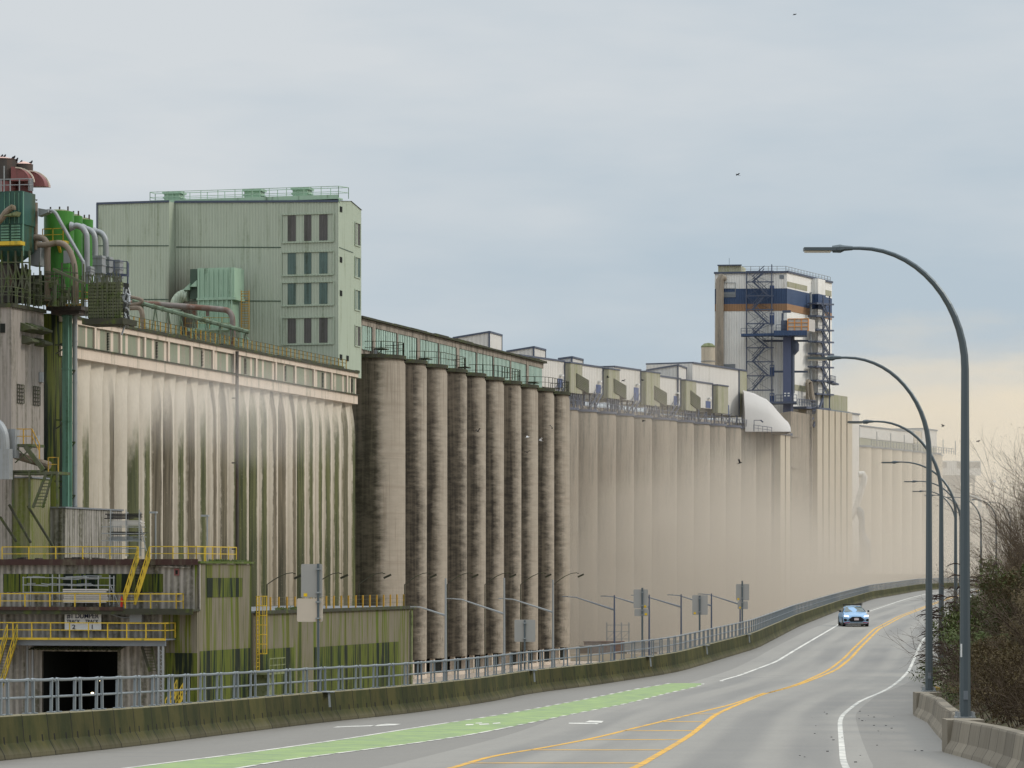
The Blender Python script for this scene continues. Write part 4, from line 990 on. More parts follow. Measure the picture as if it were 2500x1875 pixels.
# roof railing with yellow posts
ra, _ = F1.on_n(300, 800, NW - .8); rb_, _ = F1.on_n(845, 890, NW - .8)
t = thing('roof_railing', 'railing with yellow posts along the fluted elevator roof edge', 'railing', F1, (NW - .8, ra, ZP))
mb = MB(); n = int((rb_ - ra) / 1.25)
for k in range(n + 1):
    u = ra + (rb_ - ra) * k / n; mb = MB(); mb.box(NW - .84, NW - .76, u - .04, u + .04, ZP, ZP + 1.2); mb.build('post', M['ochre'], t)
mb = MB()
for h in (.45, .85, 1.2): mb.bar((NW - .8, ra, ZP + h), (NW - .8, rb_, ZP + h), .05)
mb.build('rail', M['mosssteel'], t)
# ================================================================== green headhouse
HN = -.4
h0t, hz0 = F1.on_n(826, 491, HN); h1t, hz1 = F1.on_n(882, 513, HN)
hmt, hzm = F1.on_n(856, 491, HN)
nl, hzl = F1.on_t(420, 493, h0t); nl2, hzl2 = F1.on_t(236, 497, h0t - 1.6)
t = thing('green_headhouse', 'tall sage green corrugated headhouse with four rows of dark strip windows', 'industrial building', F1, (HN, h0t, ZP))
nk = F1.on_t(413, 500, h0t - 1.6)[0]
mb = MB(); z0 = ZP - .3
mb.add([(nl - 1, h0t, z0), (HN, h0t, z0), (HN, h0t, hz0), (nl - 1, h0t, hzl)], [(0, 1, 2, 3)])
M['sagefront'] = simple('sage_front_cladding', (.395, .44, .35), .55, var=.15, scale=.3, stain=(.25, .29, .21), stain_amt=.4, corr=.32); add_soot(M['sagefront'], nl - HN + .8, 5.0, 6.5, 13.5, (.075, .048, .032, 1))
mb.build('front_wall', M['sagefront'], t)
mb = MB(); mb.add([(HN, h0t, z0), (HN, h1t, z0), (HN, h1t, hz1), (HN, hmt, hzm), (HN, h0t, hz0), (nl2, h0t, z0), (nl2, h1t, z0), (nl2, h1t, hz1), (nl2, hmt, hzm), (nl2, h0t, hz0)],
    [(0, 1, 2, 3, 4), (5, 9, 8, 7, 6), (1, 6, 7, 2)]); mb.build('end_wall', M['sage_side'], t)
mb = MB(); mb.add([(HN + .1, h0t - .1, hz0 + .02), (HN + .1, hmt, hzm + .02), (HN + .1, h1t + .1, hz1), (nl2, h0t - .1, hzl + .02), (nl2, hmt, hzl + .3), (nl2, h1t + .1, hzl)], [(0, 1, 4, 3), (1, 2, 5, 4)]); mb.build('roof', M['grey'], t)
mb = MB(); mb.box(nl2, nk, h0t - 1.6, h0t + .1, z0, hzl2); M['sageblock'] = simple('sage_block_cladding', (.40, .45, .355), .55, var=.12, scale=.3, stain=(.24, .28, .19), stain_amt=.3, corr=.32); add_soot(M['sageblock'], nk - HN + .3, 1.0, 6.5, 13.0, (.075, .048, .032, 1))
mb.build('stair_block', M['sageblock'], t)
mb = MB(); mb.bar((nl2, h0t - 1.63, hzl2), (nk, h0t - 1.63, hzl2), .12, .22); mb.bar((nk, h0t - .04, hzl), (HN, h0t - .04, hz0), .12, .22)
mb.bar((nl2 + .05, h0t - 1.62, z0), (nl2 + .05, h0t - 1.62, hzl2), .14); mb.build('flashing', M['trim'], t)
mb = MB()
for yy in (600, 731):
    a = F1.on_t(430, yy + 3, h0t - .02); c = F1.on_t(686 if yy < 700 else 686, yy + 4, h0t - .02); mb.bar((a[0], h0t - .02, a[1]), (c[0], h0t - .02, c[1]), .03, .1)
    a = F1.on_t(240, yy, h0t - 1.62); c = F1.on_t(412, yy, h0t - 1.62); mb.bar((a[0], h0t - 1.62, a[1]), (c[0], h0t - 1.62, c[1]), .03, .1)
a = F1.on_n(828, 604, HN); c = F1.on_n(862, 617, HN); mb.bar((HN + .02, a[0], a[1]), (HN + .02, c[0], c[1]), .03, .08)
mb.build('cladding_seam', M['glassdk'], t)
for (ya_, yb_, mt) in ((524, 589, 'purplepane'), (616, 670, 'tealpane'), (690, 744, 'tealpane'), (776, 839, 'purplepane')):
    na, za = F1.on_t(688, ya_, h0t); nb_, zb_ = F1.on_t(815, yb_, h0t)
    mb = MB(); tt = h0t - .05
    mb.bar((na, tt, za), (nb_, tt, za), .12, .14); mb.bar((na, tt, zb_), (nb_, tt, zb_), .14, .16); mb.bar((na, tt, za), (na, tt, zb_), .1, .1); mb.bar((nb_, tt, za), (nb_, tt, zb_), .1, .1)
    fr_ = mb.build('window_band', M['sage_side'], t)
    for xa, xb in ((702.6, 722.5), (742.7, 760), (779.5, 800)):
        pa_, _ = F1.on_t(xa, ya_, h0t); pb_, _ = F1.on_t(xb, ya_, h0t)
        mb = MB(); mb.quad((pa_, h0t - .03, zb_ + .12), (pb_, h0t - .03, zb_ + .12), (pb_, h0t - .03, za - .12), (pa_, h0t - .03, za - .12)); mb.build('pane', M[mt], fr_)
for (ya_, yb_, mt) in ((542, 598, 'purplepane'), (626, 676, 'tealpane'), (706, 756, 'tealpane'), (794, 844, 'purplepane')):
    wa, za = F1.on_n(865.5, ya_, HN); wb, _ = F1.on_n(878.5, ya_, HN); _, zb_ = F1.on_n(865.5, yb_, HN)
    mb = MB()
    for z in (za, zb_): mb.bar((HN + .04, wa, z), (HN + .04, wb, z), .1, .12)
    for w_ in (wa, wb): mb.bar((HN + .04, w_, za), (HN + .04, w_, zb_), .1, .1)
    fr_ = mb.build('window', M['sage_side'], t); mb = MB(); d = (wb - wa) / 3
    mb.quad((HN + .02, wa, zb_), (HN + .02, wa + d, zb_), (HN + .02, wa + d, za), (HN + .02, wa, za)); mb.quad((HN + .02, wa + 1.8 * d, zb_), (HN + .02, wb, zb_), (HN + .02, wb, za), (HN + .02, wa + 1.8 * d, za)); mb.build('pane', M[mt], fr_)
for x, y in ((832, 511), (832, 634), (832, 716), (832, 872), (848, 875)):
    wa, za = F1.on_n(x, y, HN); mb = MB(); mb.box(HN, HN + .06, wa - .35, wa + .35, za - .28, za + .28); mb.build('vent', M['dark'], t)
# rooftop walkway + vents
wn0, wz = F1.on_t(368, 487, h0t + .3); wn1, _ = F1.on_t(828, 483, h0t + .3)
zw = hz0 + .25
wt = thing('roof_walkway', 'pale green railed walkway along the headhouse roof edge', 'walkway', F1, (wn0, h0t + .3, zw))
mb = MB(); mb.box(wn0, wn1, h0t + .1, h0t + 1.6, zw, zw + .16); mb.box(wn0, wn1, h0t + .08, h0t + .14, zw, zw + .45)
for k in range(8): mb.box(wn0 + (wn1 - wn0) * k / 7 - .08, wn0 + (wn1 - wn0) * k / 7 + .08, h0t + .2, h0t + .4, zw - .35, zw)
mb.build('deck', M['mint'], wt)
mb = MB(); guard(mb, [(wn0, h0t + 1.6, zw + .16), (wn0, h0t + .1, zw + .16), (wn1, h0t + .1, zw + .16), (wn1 + .6, h0t + 1.6, zw + .16), (wn0, h0t + 1.6, zw + .16)], 1.15, 1.9, .03); mb.build('railing', M['mint'], wt)
for x0, x1, l in ((392, 433, 'left'), (588, 630, 'middle'), (706, 746, 'right')):
    a, _ = F1.on_t(x0, 480, h0t + 1); c, _ = F1.on_t(x1, 480, h0t + 1)
    mb = MB(); tz0, tz1 = h0t + 1.8, h0t + 3.4
    mb.box(a + .1, c - .1, tz0, tz1, hz0 - .3, hz0 + 1.55)
    for j in range(3): mb.prism([(a + .1, hz0 + .45 + j * .4), (a - .06, hz0 + .35 + j * .4), (a - .06, hz0 + .3 + j * .4), (c + .06, hz0 + .3 + j * .4), (c + .06, hz0 + .35 + j * .4), (c - .1, hz0 + .45 + j * .4)], 'y', tz0 - .05, tz1 + .05)
    mb.box(a - .1, c + .1, tz0 - .1, tz1 + .1, hz0 + 1.55, hz0 + 1.8)
    solo('roof_vent', mb, M['mint'], F1, ((a + c) / 2, tz0 + .8, hz0), f'{l} pale green louvred vent on the headhouse roof', 'vent', 'vents on the headhouse roof')
# ================================================================== upper left: plant on the elevator roof
tA, _ = F1.on_n(28, 760, 1.6); tB, _ = F1.on_n(107, 760, 1.6)
_, zG = F1.on_n(60, 756, 1.6)
def pt(x, y, t): n, z = F1.on_t(x, y, t); return (n, t, z)
def bpx(mb, x0, x1, y0, y1, t, d):
    a = F1.on_t(x0, y0, t); c = F1.on_t(x1, y1, t); return mb.box(a[0], c[0], t, t + d, c[1], a[1])
def ppx(mb, pts, t, r, n=8):
    return mb.path([pt(p[0], p[1], t + (p[2] if len(p) > 2 else 0)) for p in pts], r, n)
def arc(pts, k=6):
    """Catmull-Rom through 2-D or 3-D pixel points"""
    pts = [Vector((p[0], p[1], p[2] if len(p) > 2 else 0)) for p in pts]; out = []
    P_ = [pts[0]] + pts + [pts[-1]]
    for i in range(1, len(P_) - 2):
        for j in range(k):
            u = j / k; a, b2, c, d = P_[i - 1:i + 3]
            out.append(.5 * ((2 * b2) + (c - a) * u + (2 * a - 5 * b2 + 4 * c - d) * u * u + (3 * b2 - a - 3 * c + d) * u ** 3))
    return out + [pts[-1]]
t = thing('grey_clad_building', 'grey vertically clad building with mossy projecting window hoods at the left edge', 'industrial building', F1, (1.6, tA, 0))
mb = MB(); mb.box(-12, 1.6, tA, tB, 0, zG); mb.build('wall', M['greyclad'], t)
mb = MB(); mb.box(-12, 1.8, tA - .15, tB + .1, zG, zG + .3); mb.build('roof_edge', M['rim'], t)
for x0, x1, y0, y1 in ((50, 68, 787, 812), (62, 82, 787, 815), (78, 103, 792, 818), (53, 70, 818, 842), (84, 103, 824, 848)):
    a, za = F1.on_n(x0, y0, 1.6); c, zc = F1.on_n(x1, y1, 1.6)
    mb = MB(); mb.prism([(1.6, za), (2.5, za - .35), (2.5, za - .5), (1.6, zc)], 'y', a, c); mb.build('window_hood', M['mosssteel'], t)
for x0, x1, y0, y1 in ((42, 58, 938, 985), (81, 97, 943, 990)):
    a, za = F1.on_n(x0, y0, 1.65); c, zc = F1.on_n(x1, y1, 1.65); mb = MB()
    for k in range(4): mb.bar((1.68, a + (c - a) * k / 3, za), (1.68, a + (c - a) * k / 3, zc), .05)
    for k in range(6): mb.bar((1.68, a, za + (zc - za) * k / 5), (1.68, c, za + (zc - za) * k / 5), .05)
    mb.build('window_grille', M['rim'], t)
mb = MB(); bpx(mb, 0, 12, 790, 812, tA - .06, .05); mb.build('window', M['dark'], t)
mb = MB(); a, za = F1.on_n(98, 918, 1.6); mb.cyl(1.6, a, .3, za - .5, za + .3, 10); mb.build('drum', M['galv'], t)
a, za = F1.on_n(86, 1063, 1.6); c, zc = F1.on_n(96, 1092, 1.6); mb = MB(); mb.box(1.6, 1.66, a, c, zc, za); mb.build('door', M['galv'], t)
# mossy round pilaster
mb = MB(); a, za = F1.on_n(124, 770, -.2); mb.cyl(-1.1, a, 2.0, 0, za, 24)
solo('mossy_silo', mb, M['mossdark'], F1, (-1.1, a, 0), 'narrow black and green mossy concrete silo between the grey clad building and teal duct', 'silo', smooth=True)
# teal vertical duct and grey pipe
td, _ = F1.on_n(160, 900, 2.2)
mb = MB(); n_, zt_ = F1.on_t(160, 757, td); n2, _ = F1.on_t(152, 757, td); n3, _ = F1.on_t(168, 757, td)
zz = list(np.arange(3, zt_, 4.2)) + [zt_]
for a, c in zip(zz, zz[1:]): mb.box(n2, n3 - .06, td, td + .7, a + .03, c - .03); mb.box(n2 - .05, n3, td - .05, td + .75, c - .05, c + .04)
for k in (.3, .45): mb.bar((n3 + .06, td + k, 3), (n3 + .06, td + k, zt_), .06)
solo('vertical_duct', mb, M['tealpost'], F1, (n2, td, 3), 'tall pale teal square duct running down beside the grey pipe', 'duct')
mb = MB(); a, _ = F1.on_t(183, 760, td + 1); z9 = F1.on_t(183, 766, td + 1)[1]
mb.tube((a, td + 1, 2), (a, td + 1, z9), .19, 10)
for k in range(9): mb.cyl(a, td + 1, .22, 4 + k * 3.3, 4.12 + k * 3.3, 10)
solo('vertical_pipe', mb, M['galv'], F1, (a, td + 1, 2), 'round grey vertical pipe just right of the teal duct', 'pipe')
mb = MB()
for y in (842, 1025, 1175): 
    p, q_ = pt(134, y, td + .9), pt(167, y + 2, td + .9); mb.bar(p, q_, .12); mb.bar(pt(136, y + 22, td + .9), q_, .1)
for y in (905, 1080, 1210): mb.bar(pt(172, y, td + .8), pt(184, y, td + .8), .14); mb.bar(pt(172, y + 14, td + .8), pt(183, y, td + .8), .08)
mb.bar(pt(172, 760, td + 1.2), pt(172, 1240, td + 1.2), .14)
solo('pipe_bracket', mb, M['mosssteel'], F1, pt(134, 1240, td + .9), 'dark steel brackets tying the teal duct to the wall', 'bracket')
# ochre platform
tp_ = td - 1.0
t = thing('ochre_platform', 'small platform with ochre railing above the teal duct', 'platform', F1, pt(150, 752, tp_))
mb = MB(); a = F1.on_t(112, 748, tp_); c = F1.on_t(198, 756, tp_); mb.box(a[0], c[0], tp_, tp_ + 3.0, c[1], a[1]); mb.box(a[0] + .3, c[0] - .3, tp_ + .3, tp_ + 2.6, c[1] - .3, c[1]); mb.build('deck', M['cyclone'], t)
mb = MB(); z = a[1]; guard(mb, [(a[0], tp_ + .05, z), (c[0], tp_ + .05, z), (c[0], tp_ + 3, z), (a[0], tp_ + 3, z)], 1.15, 1.5, .035)
mb.box(a[0], c[0], tp_, tp_ + .06, z, z + .2)
for x in (140, 181): p = pt(x, 750, tp_ - .05); mb.box(p[0] - .09, p[0] + .09, tp_ - .1, tp_, z, z + (1.3 if x < 150 else 2.2))
mb.build('railing', M['ochre'], t)
# left deck railing on grey building
mb = MB(); guard(mb, [(-6, tA + .1, zG + .3), (1.6, tA + .1, zG + .3), (1.6, tB, zG + .3)], 1.3, 1.1, .03)
solo('roof_railing', mb, M['mosssteel'], F1, (1.6, tA, zG + .3), 'mossy railing along the roof of the grey clad building', 'railing')
# teal filter house
t1 = tA + 2.5
t = thing('teal_filter_house', 'tall dark teal ribbed filter house on legs at the upper left corner', 'filter house', F1, pt(30, 735, t1))
mb = MB(); bpx(mb, -25, 54, 468, 546, t1, 2.6); bpx(mb, -25, 53, 546, 612, t1 + .1, 2.4); mb.build('casing', M['teal'], t)
mb = MB()
for k in range(6): p = pt(54, 468, t1 + .15 + k * .45); q_ = pt(54, 625, t1 + .15 + k * .45); mb.box(p[0], p[0] + .10, t1 + .1 + k * .45, t1 + .28 + k * .45, q_[2], p[2])
for x in (10, 22, 35, 45): bpx(mb, x, x + 1.5, 470, 545, t1 - .06, .06)
mb.build('rib', M['tealpost'], t)
mb = MB()
for k in range(7): 
    for x0, x1 in ((2, 22), (27, 48)): bpx(mb, x0, x1, 549 + k * 7, 553 + k * 7, t1 - .05, .15)
mb.build('louvre', M['tealpost'], t)
mb = MB(); bpx(mb, -25, 50, 590, 597, t1 - .9, .9); mb.build('toe_plate', M['yellow'], t)
mb = MB(); a0 = pt(-20, 612, t1); a1 = pt(54, 612, t1); zl = pt(0, 640, t1)[2]
mb.add([(a0[0], t1, a0[2]), (a1[0], t1, a0[2]), (a1[0], t1 + 2.4, a0[2]), (a0[0], t1 + 2.4, a0[2]), (a0[0] + .6, t1 + .8, zl), (a1[0] - .9, t1 + .8, zl), (a1[0] - .9, t1 + 1.6, zl), (a0[0] + .6, t1 + 1.6, zl)],
       [(0, 1, 5, 4), (1, 2, 6, 5), (2, 3, 7, 6), (3, 0, 4, 7), (4, 5, 6, 7)]); mb.build('hopper', M['teal'], t)
mb = MB()
for x in (4, 20, 38, 54, 72):
    for d in (0, 2.4): mb.bar(pt(x, 612, t1 + d), pt(x + 1, 742, t1 + d), .13)
for x in (4, 20, 38, 54): mb.bar(pt(x, 640, t1), pt(x + 17, 700, t1), .09); mb.bar(pt(x + 17, 660, t1), pt(x, 735, t1), .09)
for y in (640, 680, 712): mb.bar(pt(-10, y, t1), pt(74, y + 1, t1), .1)
mb.build('support_frame', M['mosssteel'], t)
mb = MB(); bpx(mb, -25, 30, 640, 738, t1 + 2.7, 1.5); bpx(mb, 36, 58, 655, 738, t1 + 2.9, 1.5); bpx(mb, 5, 22, 648, 700, t1 + 1.2, 1); mb.build('machinery_core', M['cyclone'], t)
mb = MB(); ppx(mb, arc([(-8, 545), (5, 532), (15, 518), (30, 507), (31, 512)], 4), t1 - .6, .26, 10); mb.build('inlet_pipe', M['brownpipe'], t)
mb = MB(); mb.prism([pt(18, 519, t1)[0:1] + pt(18, 530, t1)[2:3], pt(52, 519, t1)[0:1] + pt(52, 519, t1)[2:3], pt(48, 529, t1)[0:1] + pt(48, 529, t1)[2:3]], 'y', t1 - .9, t1); mb.build('rain_hood', M['louvre'], t)
# cyclones
def vcyl(mb, x0, x1, ytop, ybot, t, n=20, cone=0):
    a = pt(x0, ytop, t); c = pt(x1, ybot, t); r = (c[0] - a[0]) / 2; cx_ = (a[0] + c[0]) / 2
    mb.cyl(cx_, t, r, c[2], a[2], n)
    if cone: mb.lathe(cx_, t, [(r * 1.03, a[2]), (r * .5, a[2] + cone * .75), (.02, a[2] + cone)], n)
    return cx_, r, a[2], c[2]
for (x0, x1, yt, lab) in ((-28, 40, 391, 'larger brown cyclone with pale pink cap at the top left corner'), (38, 79, 404, 'smaller brown cyclone with pale pink cap behind the teal filter house')):
    tc_ = t1 + (3.2 if x0 < 0 else 4.0); c0 = pt((x0 + x1) / 2, 470, tc_)
    t = thing('cyclone', lab, 'cyclone', F1, c0, 'cyclones')
    mb = MB(); vcyl(mb, x0, x1, yt, 444, tc_); mb.build('drum', M['cyclone'], t, smooth=True)
    mb = MB(); vcyl(mb, x0 + 1, x1 - 1, 444, 520, tc_); mb.build('lower_drum', M['maroon'], t, smooth=True)
    mb = MB(); r_ = (pt(x1, yt, tc_)[0] - pt(x0, yt, tc_)[0]) / 2; mb.lathe(c0[0], tc_, [(r_ * 1.04, pt(0, yt, tc_)[2]), (r_ * .5, pt(0, yt - 5, tc_)[2]), (.05, pt(0, yt - 8, tc_)[2])], 20); mb.build('cap', M['pinkroof'], t)
    # quarter-round exhaust hood
    mb = MB(); xh0, xh1, yh0, yh1 = (38, 82, 410, 445) if x0 < 0 else (70, 120, 418, 457)
    poly = [pt(xh0, yh0, tc_)[0::2], pt(xh0, yh1, tc_)[0::2]] + [pt(xh0 + (xh1 - xh0) * math.cos(R(a)), yh1 + (yh0 - yh1) * math.sin(R(a)), tc_)[0::2] for a in range(0, 90, 9)]
    mb.prism(poly, 'y', tc_ - .9, tc_ + .3); hd = mb.build('exhaust_hood', M['maroon'], t)
    mb = MB(); rr_ = [pt(xh0 + (xh1 - xh0 + 1) * math.cos(R(a)), yh1 + (yh0 - yh1 - 1) * math.sin(R(a)), tc_ - .95) for a in range(0, 91, 9)]
    mb.path(rr_, .07, 4); mb.build('hood_rim', M['creamfascia'], hd)
mb = MB(); p0, p1, p2 = pt(-20, 468, t1 - .1), pt(70, 466, t1 - .1), pt(80, 466, t1 + 2.2)
guard(mb, [p0, p1, p2], .95, .8, .035); mb.bar(pt(10, 468, t1 - .2), pt(10, 405, t1 - .2), .08)
solo('railing', mb, M['galv'], F1, p0, 'pale scaffold tube railing on top of the teal filter house', 'railing')
mb = MB(); mb.tube(pt(85, 610, t1 + 3), pt(85, 495, t1 + 3), .24, 10); mb.lathe(*pt(89, 492, t1 + 3)[:2], [(.05, pt(0, 493, t1 + 3)[2]), (.1, pt(0, 490, t1 + 3)[2])], 8)
solo('stack', mb, M['brownpipe'], F1, pt(85, 610, t1 + 3), 'short rusty brown stack right of the teal filter house', 'stack')
mb = MB(); a = [pt(93, 508, t1 + 2.6), pt(93, 528, t1 + 2.6), pt(117, 518, t1 + 2.6), pt(117, 512, t1 + 2.6)]; a2 = [(p[0], p[1] + .8, p[2]) for p in a]
mb.add(a + a2, [(0, 1, 2, 3), (7, 6, 5, 4), (0, 4, 5, 1), (1, 5, 6, 2), (2, 6, 7, 3), (3, 7, 4, 0)])
ppx(mb, arc([(115, 515), (124, 514), (132, 517), (138, 524), (150, 546), (175, 590), (200, 634), (204, 645), (205, 700)], 4), t1 + 3, .14, 8)
solo('slanted_duct', mb, M['galv'], F1, pt(205, 700, t1 + 3), 'thin grey duct slanting down in front of the green tanks', 'duct')
# green tanks
for x0, x1, yt, d, lab in ((110, 178, 519, 5.5, 'nearest and widest bright green tank, at the left of the three'), (160, 200, 529, 8.5, 'middle bright green tank, mostly behind its neighbour'), (187, 226, 538, 11, 'rightmost bright green tank beside the headhouse')):
    tc_ = t1 + d; t = thing('green_tank', lab, 'tank', F1, pt((x0 + x1) / 2, 720, tc_), 'bright green tanks')
    mb = MB(); cx_, r_, za, zc = vcyl(mb, x0, x1, yt, 730, tc_, 32); mb.build('shell', M['leafgreen'], t, smooth=True)
    mb = MB(); mb.lathe(cx_, tc_, [(r_, za), (r_ * .5, za + .16), (.02, za + .22)], 24); mb.build('roof', M['louvre'], t)
    for sg in (-.5, .15, .75): mb = MB(); mb.cyl(cx_ + sg * r_, tc_ - .3, .07, za, za + .4, 6); mb.build('lifting_lug', M['cyclone'], t)
# curved ducts
for pts_, d, lab in (([(176, 553), (188, 551), (200, 556), (209, 568), (212, 585), (212, 655)], 5.0, 'leftmost curved grey duct coming out of the green tanks'), ([(205, 558), (217, 561), (227, 569), (232, 586), (232, 625)], 7, 'middle curved grey duct of the three'), ([(232, 566), (244, 568), (253, 576), (258, 592), (258, 630)], 9, 'rightmost curved grey duct, against the headhouse wall')):
    mb = MB(); ppx(mb, arc(pts_, 4), t1 + d, .24, 10)
    p = pt(pts_[0][0] + 1, pts_[0][1], t1 + d); ppx(mb, [(pts_[0][0] - 3, pts_[0][1]), (pts_[0][0] + 6, pts_[0][1])], t1 + d, [.40, .26], 10)
    solo('curved_duct', mb, M['galv'], F1, pt(pts_[-1][0], pts_[-1][1], t1 + d), lab, 'duct', 'curved grey ducts', smooth=True)
for x0, x1, y0, y1, d, lab in ((206, 221, 650, 672, 5, 'small grey box under the left curved duct'), (226, 249, 624, 668, 7, 'larger grey filter box under the middle curved duct'), (248, 267, 627, 674, 9, 'grey filter box under the right curved duct'), (272, 292, 634, 678, 10, 'grey filter box with a railing at the right end of the plant')):
    mb = MB(); bpx(mb, x0, x1, y0, y1, t1 + d - .4, .8)
    for y in (y0 + 4, (y0 + y1) / 2, y1 - 3): bpx(mb, x0 - 1, x1 + 1, y, y + 1.5, t1 + d - .44, .88)
    bpx(mb, x0 + 3, x1 - 3, y1, y1 + 20, t1 + d - .3, .5)
    solo('filter_box', mb, M['galv'], F1, pt((x0 + x1) / 2, y1 + 20, t1 + d), lab, 'filter box', 'grey filter boxes')
mb = MB(); p0, p1, p2 = pt(248, 668, t1 + 8), pt(310, 672, t1 + 8), pt(314, 676, t1 + 11)
guard(mb, [p0, p1, p2], 1.1, .9, .03); mb.bar(p0, p1, .12, .2)
for a, c in (((296, 672), (296, 720)), ((312, 674), (312, 722)), ((296, 690), (312, 720)), ((312, 690), (296, 718))): mb.bar(pt(a[0], a[1], t1 + 8.2), pt(c[0], c[1], t1 + 8.2), .1)
solo('service_walkway', mb, M['bluesteel'], F1, p1, 'grey steel service walkway at the right end of the roof plant', 'walkway')
t = thing('yellow_platform', 'bright yellow railed platform against the nearest green tank', 'platform', F1, pt(130, 592, t1 + 4))
mb = MB(); bpx(mb, 112, 154, 587, 592, t1 + 3.6, 1.2); bpx(mb, 138, 142, 592, 598, t1 + 3.6, .2); mb.build('deck', M['yellow'], t)
mb = MB(); guard(mb, [pt(104, 590, t1 + 4.8), pt(104, 590, t1 + 3.6), pt(154, 588, t1 + 3.6), pt(154, 588, t1 + 4.8)], 1.0, .8, .03); mb.bar(pt(141, 592, t1 + 3.7), pt(148, 618, t1 + 4.6), .2); mb.build('railing', M['yellow'], t)
for pts_, d, r_, m_, lab in (([(72, 580), (95, 580), (108, 585), (115, 598), (116, 620), (116, 735)], 2.6, .26, 'brownpipe', 'mossy brown pipe elbow coming out of the teal filter house'), ([(92, 598), (118, 597), (140, 593), (158, 598), (172, 616), (182, 650), (184, 690), (184, 742)], 2.0, .23, 'brownpipe', 'pale brown pipe curving over towards the slanted duct')):
    mb = MB(); ppx(mb, arc(pts_, 4), t1 + d, r_, 10); solo('curved_pipe', mb, M[m_], F1, pt(pts_[-1][0], pts_[-1][1], t1 + d), lab, 'pipe', 'brown curved pipes', smooth=True)
mb = MB(); bpx(mb, 75, 98, 600, 648, t1 + 3, 1.2); bpx(mb, 78, 90, 584, 600, t1 + 3.2, .8); solo('white_cabinet', mb, M['galv'], F1, pt(86, 648, t1 + 3), 'pale boxy cabinet under the brown pipe elbow', 'cabinet')
mb = MB(); bpx(mb, 155, 176, 612, 642, t1 + 3.4, .3); solo('panel_box', mb, M['galv'], F1, pt(165, 642, t1 + 3.4), 'flat grey panel in front of the nearest green tank', 'panel')
mb = MB(); bpx(mb, 94, 130, 704, 714, tp_ + .4, .4); solo('trough', mb, M['grey'], F1, pt(112, 714, tp_), 'plain grey trough above the ochre platform', 'trough')
# pipe rack tangle
rng = random.Random(21); mb = MB()
for i in range(46):
    x = rng.uniform(62, 206); y0 = rng.uniform(640, 705); d = rng.uniform(.5, 4); mb.bar(pt(x, y0, t1 + d), pt(x + rng.uniform(-2, 2), 748, t1 + d), rng.choice((.05, .08, .12)))
for i in range(26):
    y = rng.uniform(655, 745); x0 = rng.uniform(62, 160); d = rng.uniform(.5, 4); mb.bar(pt(x0, y, t1 + d), pt(x0 + rng.uniform(18, 60), y + rng.uniform(-2, 6), t1 + d), rng.choice((.05, .08, .1)))
for i in range(16):
    x, y = rng.uniform(70, 190), rng.uniform(680, 740); bpx(mb, x, x + rng.uniform(5, 13), y, y + rng.uniform(5, 15), t1 + rng.uniform(1.5, 4), .4)
bpx(mb, 66, 104, 672, 742, t1 + 5, 1.2); bpx(mb, 120, 150, 690, 745, t1 + 5, 1.2); mb.bar(pt(130, 657, t1 + .8), pt(206, 692, t1 + .8), .25, .2)
solo('pipe_rack', mb, M['mosssteel'], F1, pt(130, 748, t1 + 1), 'tangled mossy rack of pipes, ladders and cable posts on the roof', 'pipe rack')
# louvred cooling block
t2 = t1 + 2; t = thing('louvred_block', 'mossy olive louvred cooling block behind a thicket of thin posts', 'cooling unit', F1, pt(250, 790, t2))
mb = MB()
for k in range(11): bpx(mb, 214, 295, 690 + k * 8, 694 + k * 8, t2 + .3, .5)
mb.build('slats', M['louvre'], t)
mb = MB(); bpx(mb, 216, 294, 690, 780, t2 + .9, 1.8); mb.build('core', M['dark'], t)
mb = MB(); rng = random.Random(4)
for k in range(15):
    x = 210 + k * 6.0; mb.bar(pt(x + rng.uniform(-3, 3), 668 + rng.uniform(-6, 12), t2 + .1), pt(x, 775 + (x - 208) * .18, t2 + .1), rng.choice((.05, .06, .08)))
for k in range(12): x = 215 + k * 7; mb.bar(pt(x, 668, t2 + .1), pt(x + rng.choice((-9, 9)), 700, t2 + .1), .05)
mb.build('post', M['mosssteel'], t)
mb = MB(); bpx(mb, 200, 300, 778, 790, t2 - .1, 3)
mb.build('base', M['rim'], t)
# valve cluster right of it
mb = MB(); rng = random.Random(9)
for i in range(26):
    x, y = rng.uniform(296, 318), rng.uniform(700, 795); mb.bar(pt(x, y, t2 + rng.uniform(0, 2)), pt(x + rng.uniform(-8, 8), y + rng.uniform(8, 28), t2 + rng.uniform(0, 2)), rng.choice((.06, .1, .14)))
solo('pipe_cluster', mb, M['galv'], F1, pt(307, 800, t2), 'cluster of small grey valves and struts right of the louvred block', 'pipework')
# long pipes on the roof in front of the headhouse
tq = h0t - 7
mb = MB(); ppx(mb, arc([(300, 740), (345, 741), (420, 746), (500, 752), (545, 756), (558, 760), (566, 772), (568, 790), (568, 848)], 4), tq, .30, 10)
for x in (470, 503): bpx(mb, x, x + 6, 758, 772, tq, .2)
solo('rusty_pipe', mb, M['rust'], F1, pt(568, 848, tq), 'thick rusty pipe running level before turning down at the roof edge', 'pipe', smooth=True)
mb = MB(); q0, q1 = (325, 735), (608, 811)
mb.tube(pt(*q0, tq - 1), pt(*q1, tq - 1), .24, 8)
for k in range(9):
    f = .08 + k / 9; x = q0[0] + (q1[0] - q0[0]) * f; y = q0[1] + (q1[1] - q0[1]) * f
    for s_ in (-9, 9): mb.bar(pt(x, y, tq - 1), pt(x + s_, min(y + 62, 790 + (x - 190) * .19 + 5), tq - 1), .09)
for k in range(12): f = k / 12; x = q0[0] + (q1[0] - q0[0]) * f; y = q0[1] + (q1[1] - q0[1]) * f; mb.tube(pt(x, y, tq - 1), pt(x + 3, y + .8, tq - 1), .30, 8)
